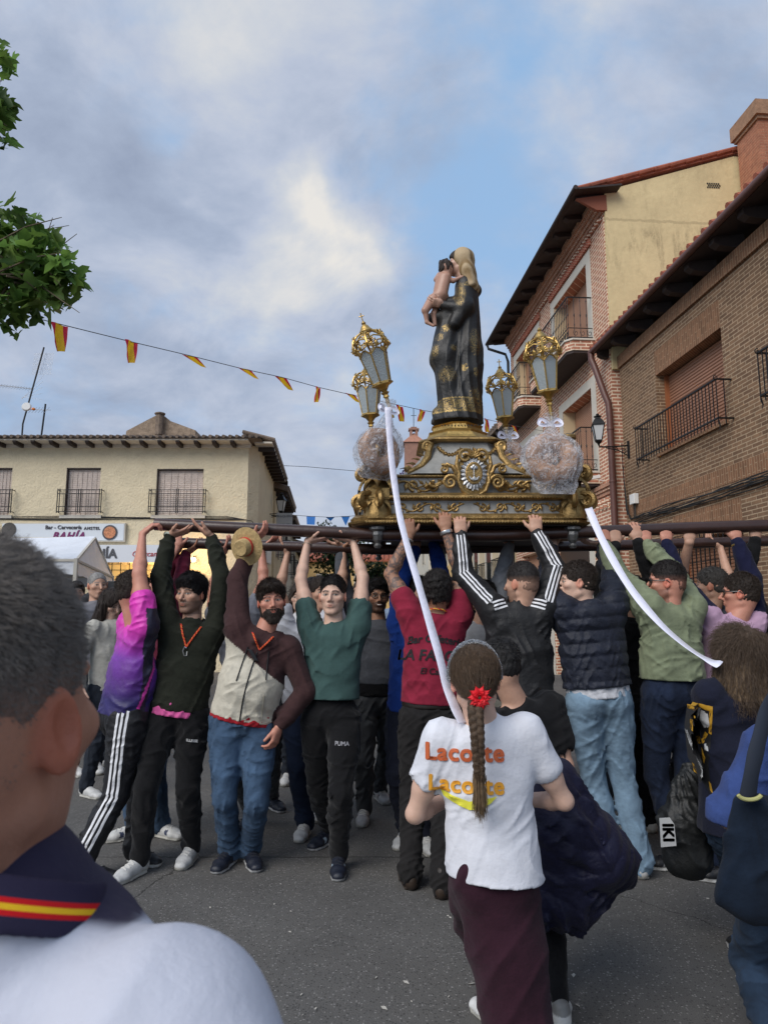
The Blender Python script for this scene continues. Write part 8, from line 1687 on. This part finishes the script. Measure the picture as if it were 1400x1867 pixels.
V, Q = f.mesh(); V = V.astype(float); o = mesh_obj('pouch', V, Q, mat('black_bag_cloth', (.008, .009, .009), .55, bump=(60, .003)), bg_, True); MB().tube([q(1258, 1402), q(1262, 1380), q(1275, 1340, 3.38)], .006, 6).build('drawstring', M_BLKC, bg_, smooth=True)
tc = q(1217, 1516, 3.31); tg_ = MB().prism([(tc[0] - .034, tc[2] - .066), (tc[0] + .034, tc[2] - .06), (tc[0] + .030, tc[2] + .03), (tc[0] + .012, tc[2] + .058), (tc[0] - .034, tc[2] + .056)], 'y', tc[1], tc[1] + .003).build('white_tag', M_W2, bg_)
v_, fc_ = text_mesh('IKI', .068, bold=.003); mesh_obj('lettering', np.stack([tc[0] - .022 + v_[:, 1], np.full(len(v_), tc[1] - .002), tc[2] + v_[:, 0] * -1 - .004], 1), fc_, M_K2, tg_)
# person at the right edge with a denim shoulder bag
O_ = person(dict(label='person in a bright blue fleece and jeans at the right edge', Y=2.46, yaw=186, hyaw=190, head=(1520, 1205), sh=(1490, 1364), pel=(1460, 1590), S=1.0, skin=SKIN, hair=dict(style='mid', col=DKBROWN, seed=51), girth=1.05,
    hands=dict(L=((1412, 1476, 2.60), ((.8, .5, .1), (.3, .3, .3), (30, 40, 30))), R=((1560, 1500, 2.5), ((0, .1, -1), (-.9, .2, 0), (25, 30, 25)))), el=dict(L=(-1, -.5, -.6), R=(1, 0, -.3)),
    feet=[(1540, 2130, 178, 0.0, 2.44), (1425, 2130, 184, 0.0, 2.44)], shoes=dict(WHITESHOE), legs=dict(JEANS, col=(.020, .036, .064), w=.92, fold=.006, knee=(.1, .7, 0), fine=True), top=dict(name='fleece', col=srgb(52, 70, 120), mat=M_SWEAT, hem=.10, th=.018, sr=(.062, .060, .045), fold=.009, wl=.12)))
tb = empty('denim_tote_bag', tuple(P(1370, 1560, 2.3)), label='dark denim shoulder bag hanging from the person in the blue fleece', cat='bag'); f = Field(.007); q = lambda x, y, Y=2.26: P(x, y, Y)
f.econe(q(1385, 1470), q(1378, 1640), X1, (.085, .045), (.125, .065), .03); f.ell(q(1392, 1630), (.12, .06, .07), None, .03); f.disp = folds(6, .010, .14, 1.2); f.clip(q(1385, 1448), UP); V, Q = f.mesh(); V = V.astype(float); o = mesh_obj('bag_body', V, Q, M_DENIM, tb, True); set_col(o, np.clip(np.array((.006, .012, .024)) * (1 + .25 * vnoise(V, 20, 3)[:, None]), 0, 1))
mb = MB(); ribbon_geo(mb, [q(1362, 1460, 2.20), q(1372, 1400, 2.19), q(1386, 1340, 2.21), q(1402, 1285, 2.27), q(1420, 1258, 2.40)], .045, None, np.array([0, 1, .02])); o = mb.build('strap', mat('navy_webbing', (.012, .018, .032), .85), tb, smooth=True); o.modifiers.new('thick', 'SOLIDIFY').thickness = .004
MB().tube([q(1366 + 22 * math.cos(a), 1446 + 12 * math.sin(a), 2.19) for a in np.linspace(.3, math.pi - .3, 12)], .006, 8).build('wooden_ring', mat('pale_cord', srgb(170, 168, 110), .8), tb, smooth=True)
# close bystander at the left
R_ = person(dict(label='man with short greying hair and a white polo close to the viewer', Y=.56, yaw=154, hyaw=172, hpitch=4, drop=-.046, head=(-64, 1306, .535), sh=(-18, 1712, .575), pel=(-60, 3300, .60), S=1.0, skin=srgb(170, 122, 100), hq=True, girth=1.02, res=.0034, gres=.006,
    hair=dict(style='fade', col=(.120, .106, .094), seed=61, rad=.00024, nape=-.082, fwd=.02, line=-.01, fadecol=.55), strands=30000, hands=dict(L=('down',), R=('down',)),
    feet=[(100, 3300, 150, 0.0, .52), (-400, 3300, 150, 0.0, .66)], shoes=dict(BLACKSHOE), legs=dict(JEANS_DK), top=dict(name='polo_shirt', neck=.022, col=(.52, .54, .62), sleeve='short', slen=.6, hem=-.05, th=.012, mat=fabric('polo_knit', weave=1500, amp=.0004, var=(10, .04), wr=.003), fold=.005, wl=.16)))
cm = mat('navy_knit_collar', srgb(48, 44, 66), .9, bump=(900, .0006), spec=.2); t = cm.node_tree; b = t.nodes['Principled BSDF']; src = b.inputs['Base Color'].links[0].from_socket; a = mth(t, 'ABSOLUTE', N(t, 'ShaderNodeAttribute', attribute_name='st').outputs['Fac'])
t.links.new(mixc(t, mth(t, 'LESS_THAN', a, .0017), mixc(t, mth(t, 'LESS_THAN', a, .0050), src, srgb(205, 30, 36)), srgb(240, 190, 40)), b.inputs['Base Color'])
sh_, U_, r_, F_ = (R_[k] for k in ('sh', 'U', 'r', 'F')); f = Field(.003); c0 = sh_ + U_ * .042 - F_ * .020 + r_ * .006; Uo = U_; U_ = nrm(U_ + F_ * .44)
f.econe(c0 + U_ * .000, c0 + U_ * .018, r_, (.102, .096), (.094, .088), .0); f.econe(c0 - U_ * .05, c0 + U_ * .09, r_, (.094, .088), (.078, .072), .004, 'sub'); f.clip(c0 + U_ * .020, U_, .01); f.clip(c0 - U_ * .013, -U_, .01); V, Q = f.mesh(); V = V.astype(float); o = mesh_obj('collar', V, Q, cm, R_['top'][0], True); set_attr(o, (V - c0) @ U_ - .003, 'st')
V = R_['top'][1]; q_ = V - c0; hz_ = q_ @ U_; k = (np.clip((hz_ + .006) / .006, 0, 1) * np.clip((.128 - np.linalg.norm(q_ - hz_[:, None] * U_, axis=1)) / .006, 0, 1))[:, None]; C = np.array((.52, .54, .62)) * (1 - k) + np.array(srgb(48, 44, 66)) * k; c4 = np.ones((len(V), 4), dtype=np.float32); c4[:, :3] = C; R_['top'][0].data.color_attributes['Col'].data.foreach_set('color', c4.ravel())
# ---------------------------------------------------------------- onlookers behind
GO = 'onlookers behind the bearers'
def onlooker(label, px, py, Y, yaw, top, hair, legs=None, hands=None, **k):
    hz = P(px, py, Y); f_ = lambda z, dx=0: None
    def pxy(x, y, z): q = np.array([x, y, z]) - CAM; c = math.cos(PITCH); s_ = math.sin(PITCH); zc = q[1] * c + q[2] * s_; yc = -q[1] * s_ + q[2] * c; return (700 + FPX * q[0] / zc, 933.5 - FPX * yc / zc, y)
    S_ = hz[2] / 1.63; sh = pxy(hz[0], Y, hz[2] - .19 * S_); pe = pxy(hz[0], Y, hz[2] - .69 * S_); F = fdir(yaw); r = np.array([F[1], -F[0]])
    fe = [(*pxy(hz[0] + r[0] * .1 * s_, Y + r[1] * .1 * s_, 0)[:2], yaw + 8 * s_, 0.0, Y + r[1] * .1 * s_) for s_ in (1, -1)]
    return person(dict(label=label, group=GO, Y=Y, yaw=yaw, head=(px, py), sh=sh[:2], pel=pe[:2], S=S_, res=.007, gres=.011, hair=hair, hands=hands or dict(L=('down',), R=('down',)), feet=fe, shoes=dict(WHITESHOE, laces=False), legs=legs or dict(col=(.02, .025, .035)), top=top, strands=0 if Y > 8 else 900, **k))
onlooker('bald grey haired man behind the close bystander', 178, 1068, 7.0, 40, dict(col=(.18, .18, .20), hem=-.03), dict(style='buzz', col=(.22, .21, .20)))
onlooker('dark haired woman in a cream jacket looking down beside the jersey', 206, 1102, 6.2, 50, dict(col=(.40, .39, .35), hem=-.05, mat=M_SWEAT), dict(style='long', col=(.018, .011, .008), seed=3), hpitch=-22, skin=SKIN_PALE)
w1_ = onlooker('person holding up a phone near the tent', 236, 1090, 7.4, 190, dict(col=(.03, .03, .035), hem=-.03), dict(style='short', col=BROWN), hands=dict(L=((196, 1068, 7.1), ((.2, .2, 1), (.9, .2, 0), (50, 60, 40))), R=((222, 1066, 7.1), ((-.2, .2, 1), (-.9, .2, 0), (50, 60, 40)))))
pn = empty('smartphone', tuple(P(212, 1066, 7.0)), label='dark smartphone held sideways above the onlookers', cat='phone'); c = P(212, 1066, 7.0); MB().obox(c, (1, 0, 0), (0, 1, 0), UP, .078, .005, .038).build('phone_case', mat('phone_black', (.02, .02, .022), .3), pn, bev=.004); MB().lathe(c + np.array([.055, -.006, .02]), [(.010, 0), (.009, -.003)], 10, (0, 1, 0)).build('lens', M_GLASSD, pn)
onlooker('woman in white with a face mask far behind the bearded man', 548, 1090, 6.6, -10, dict(col=(.5, .5, .52), hem=-.04), dict(style='long', col=(.03, .02, .014), seed=9), skin=SKIN_PALE)
onlooker('onlooker in a dark coat at the back near the street', 568, 1072, 9.5, 5, dict(col=(.02, .02, .025), hem=-.1), dict(style='short', col=BLACKHAIR))
onlooker('onlooker in a grey jacket at the back behind the smiling man', 655, 1080, 9.0, -12, dict(col=(.10, .10, .12), hem=-.1), dict(style='short', col=BROWN))
onlooker('onlooker in beige at the left behind the tent pole', 140, 1082, 8.2, 30, dict(col=(.25, .2, .15), hem=-.05), dict(style='mid', col=DKBROWN))
onlooker('onlooker in a maroon top just left of the bald man', 118, 1078, 8.0, 60, dict(col=(.12, .02, .03), hem=-.05), dict(style='short', col=BLACKHAIR))
onlooker('onlooker in pale blue between the float and the far houses', 722, 1082, 7.4, 8, dict(col=(.2, .26, .36), hem=-.05), dict(style='short', col=DKBROWN))
onlooker('onlooker in black behind the light grey sweatshirt', 855, 1086, 6.6, 20, dict(col=(.012, .012, .014), hem=-.05), dict(style='short', col=BLACKHAIR))
onlooker('onlooker in a white blouse behind the quilted jacket', 1118, 1092, 5.9, 150, dict(col=(.45, .44, .44), hem=-.05), dict(style='long', col=(.02, .013, .009), seed=13), skin=SKIN_PALE)
print('SCRIPT', time.time()-T0)
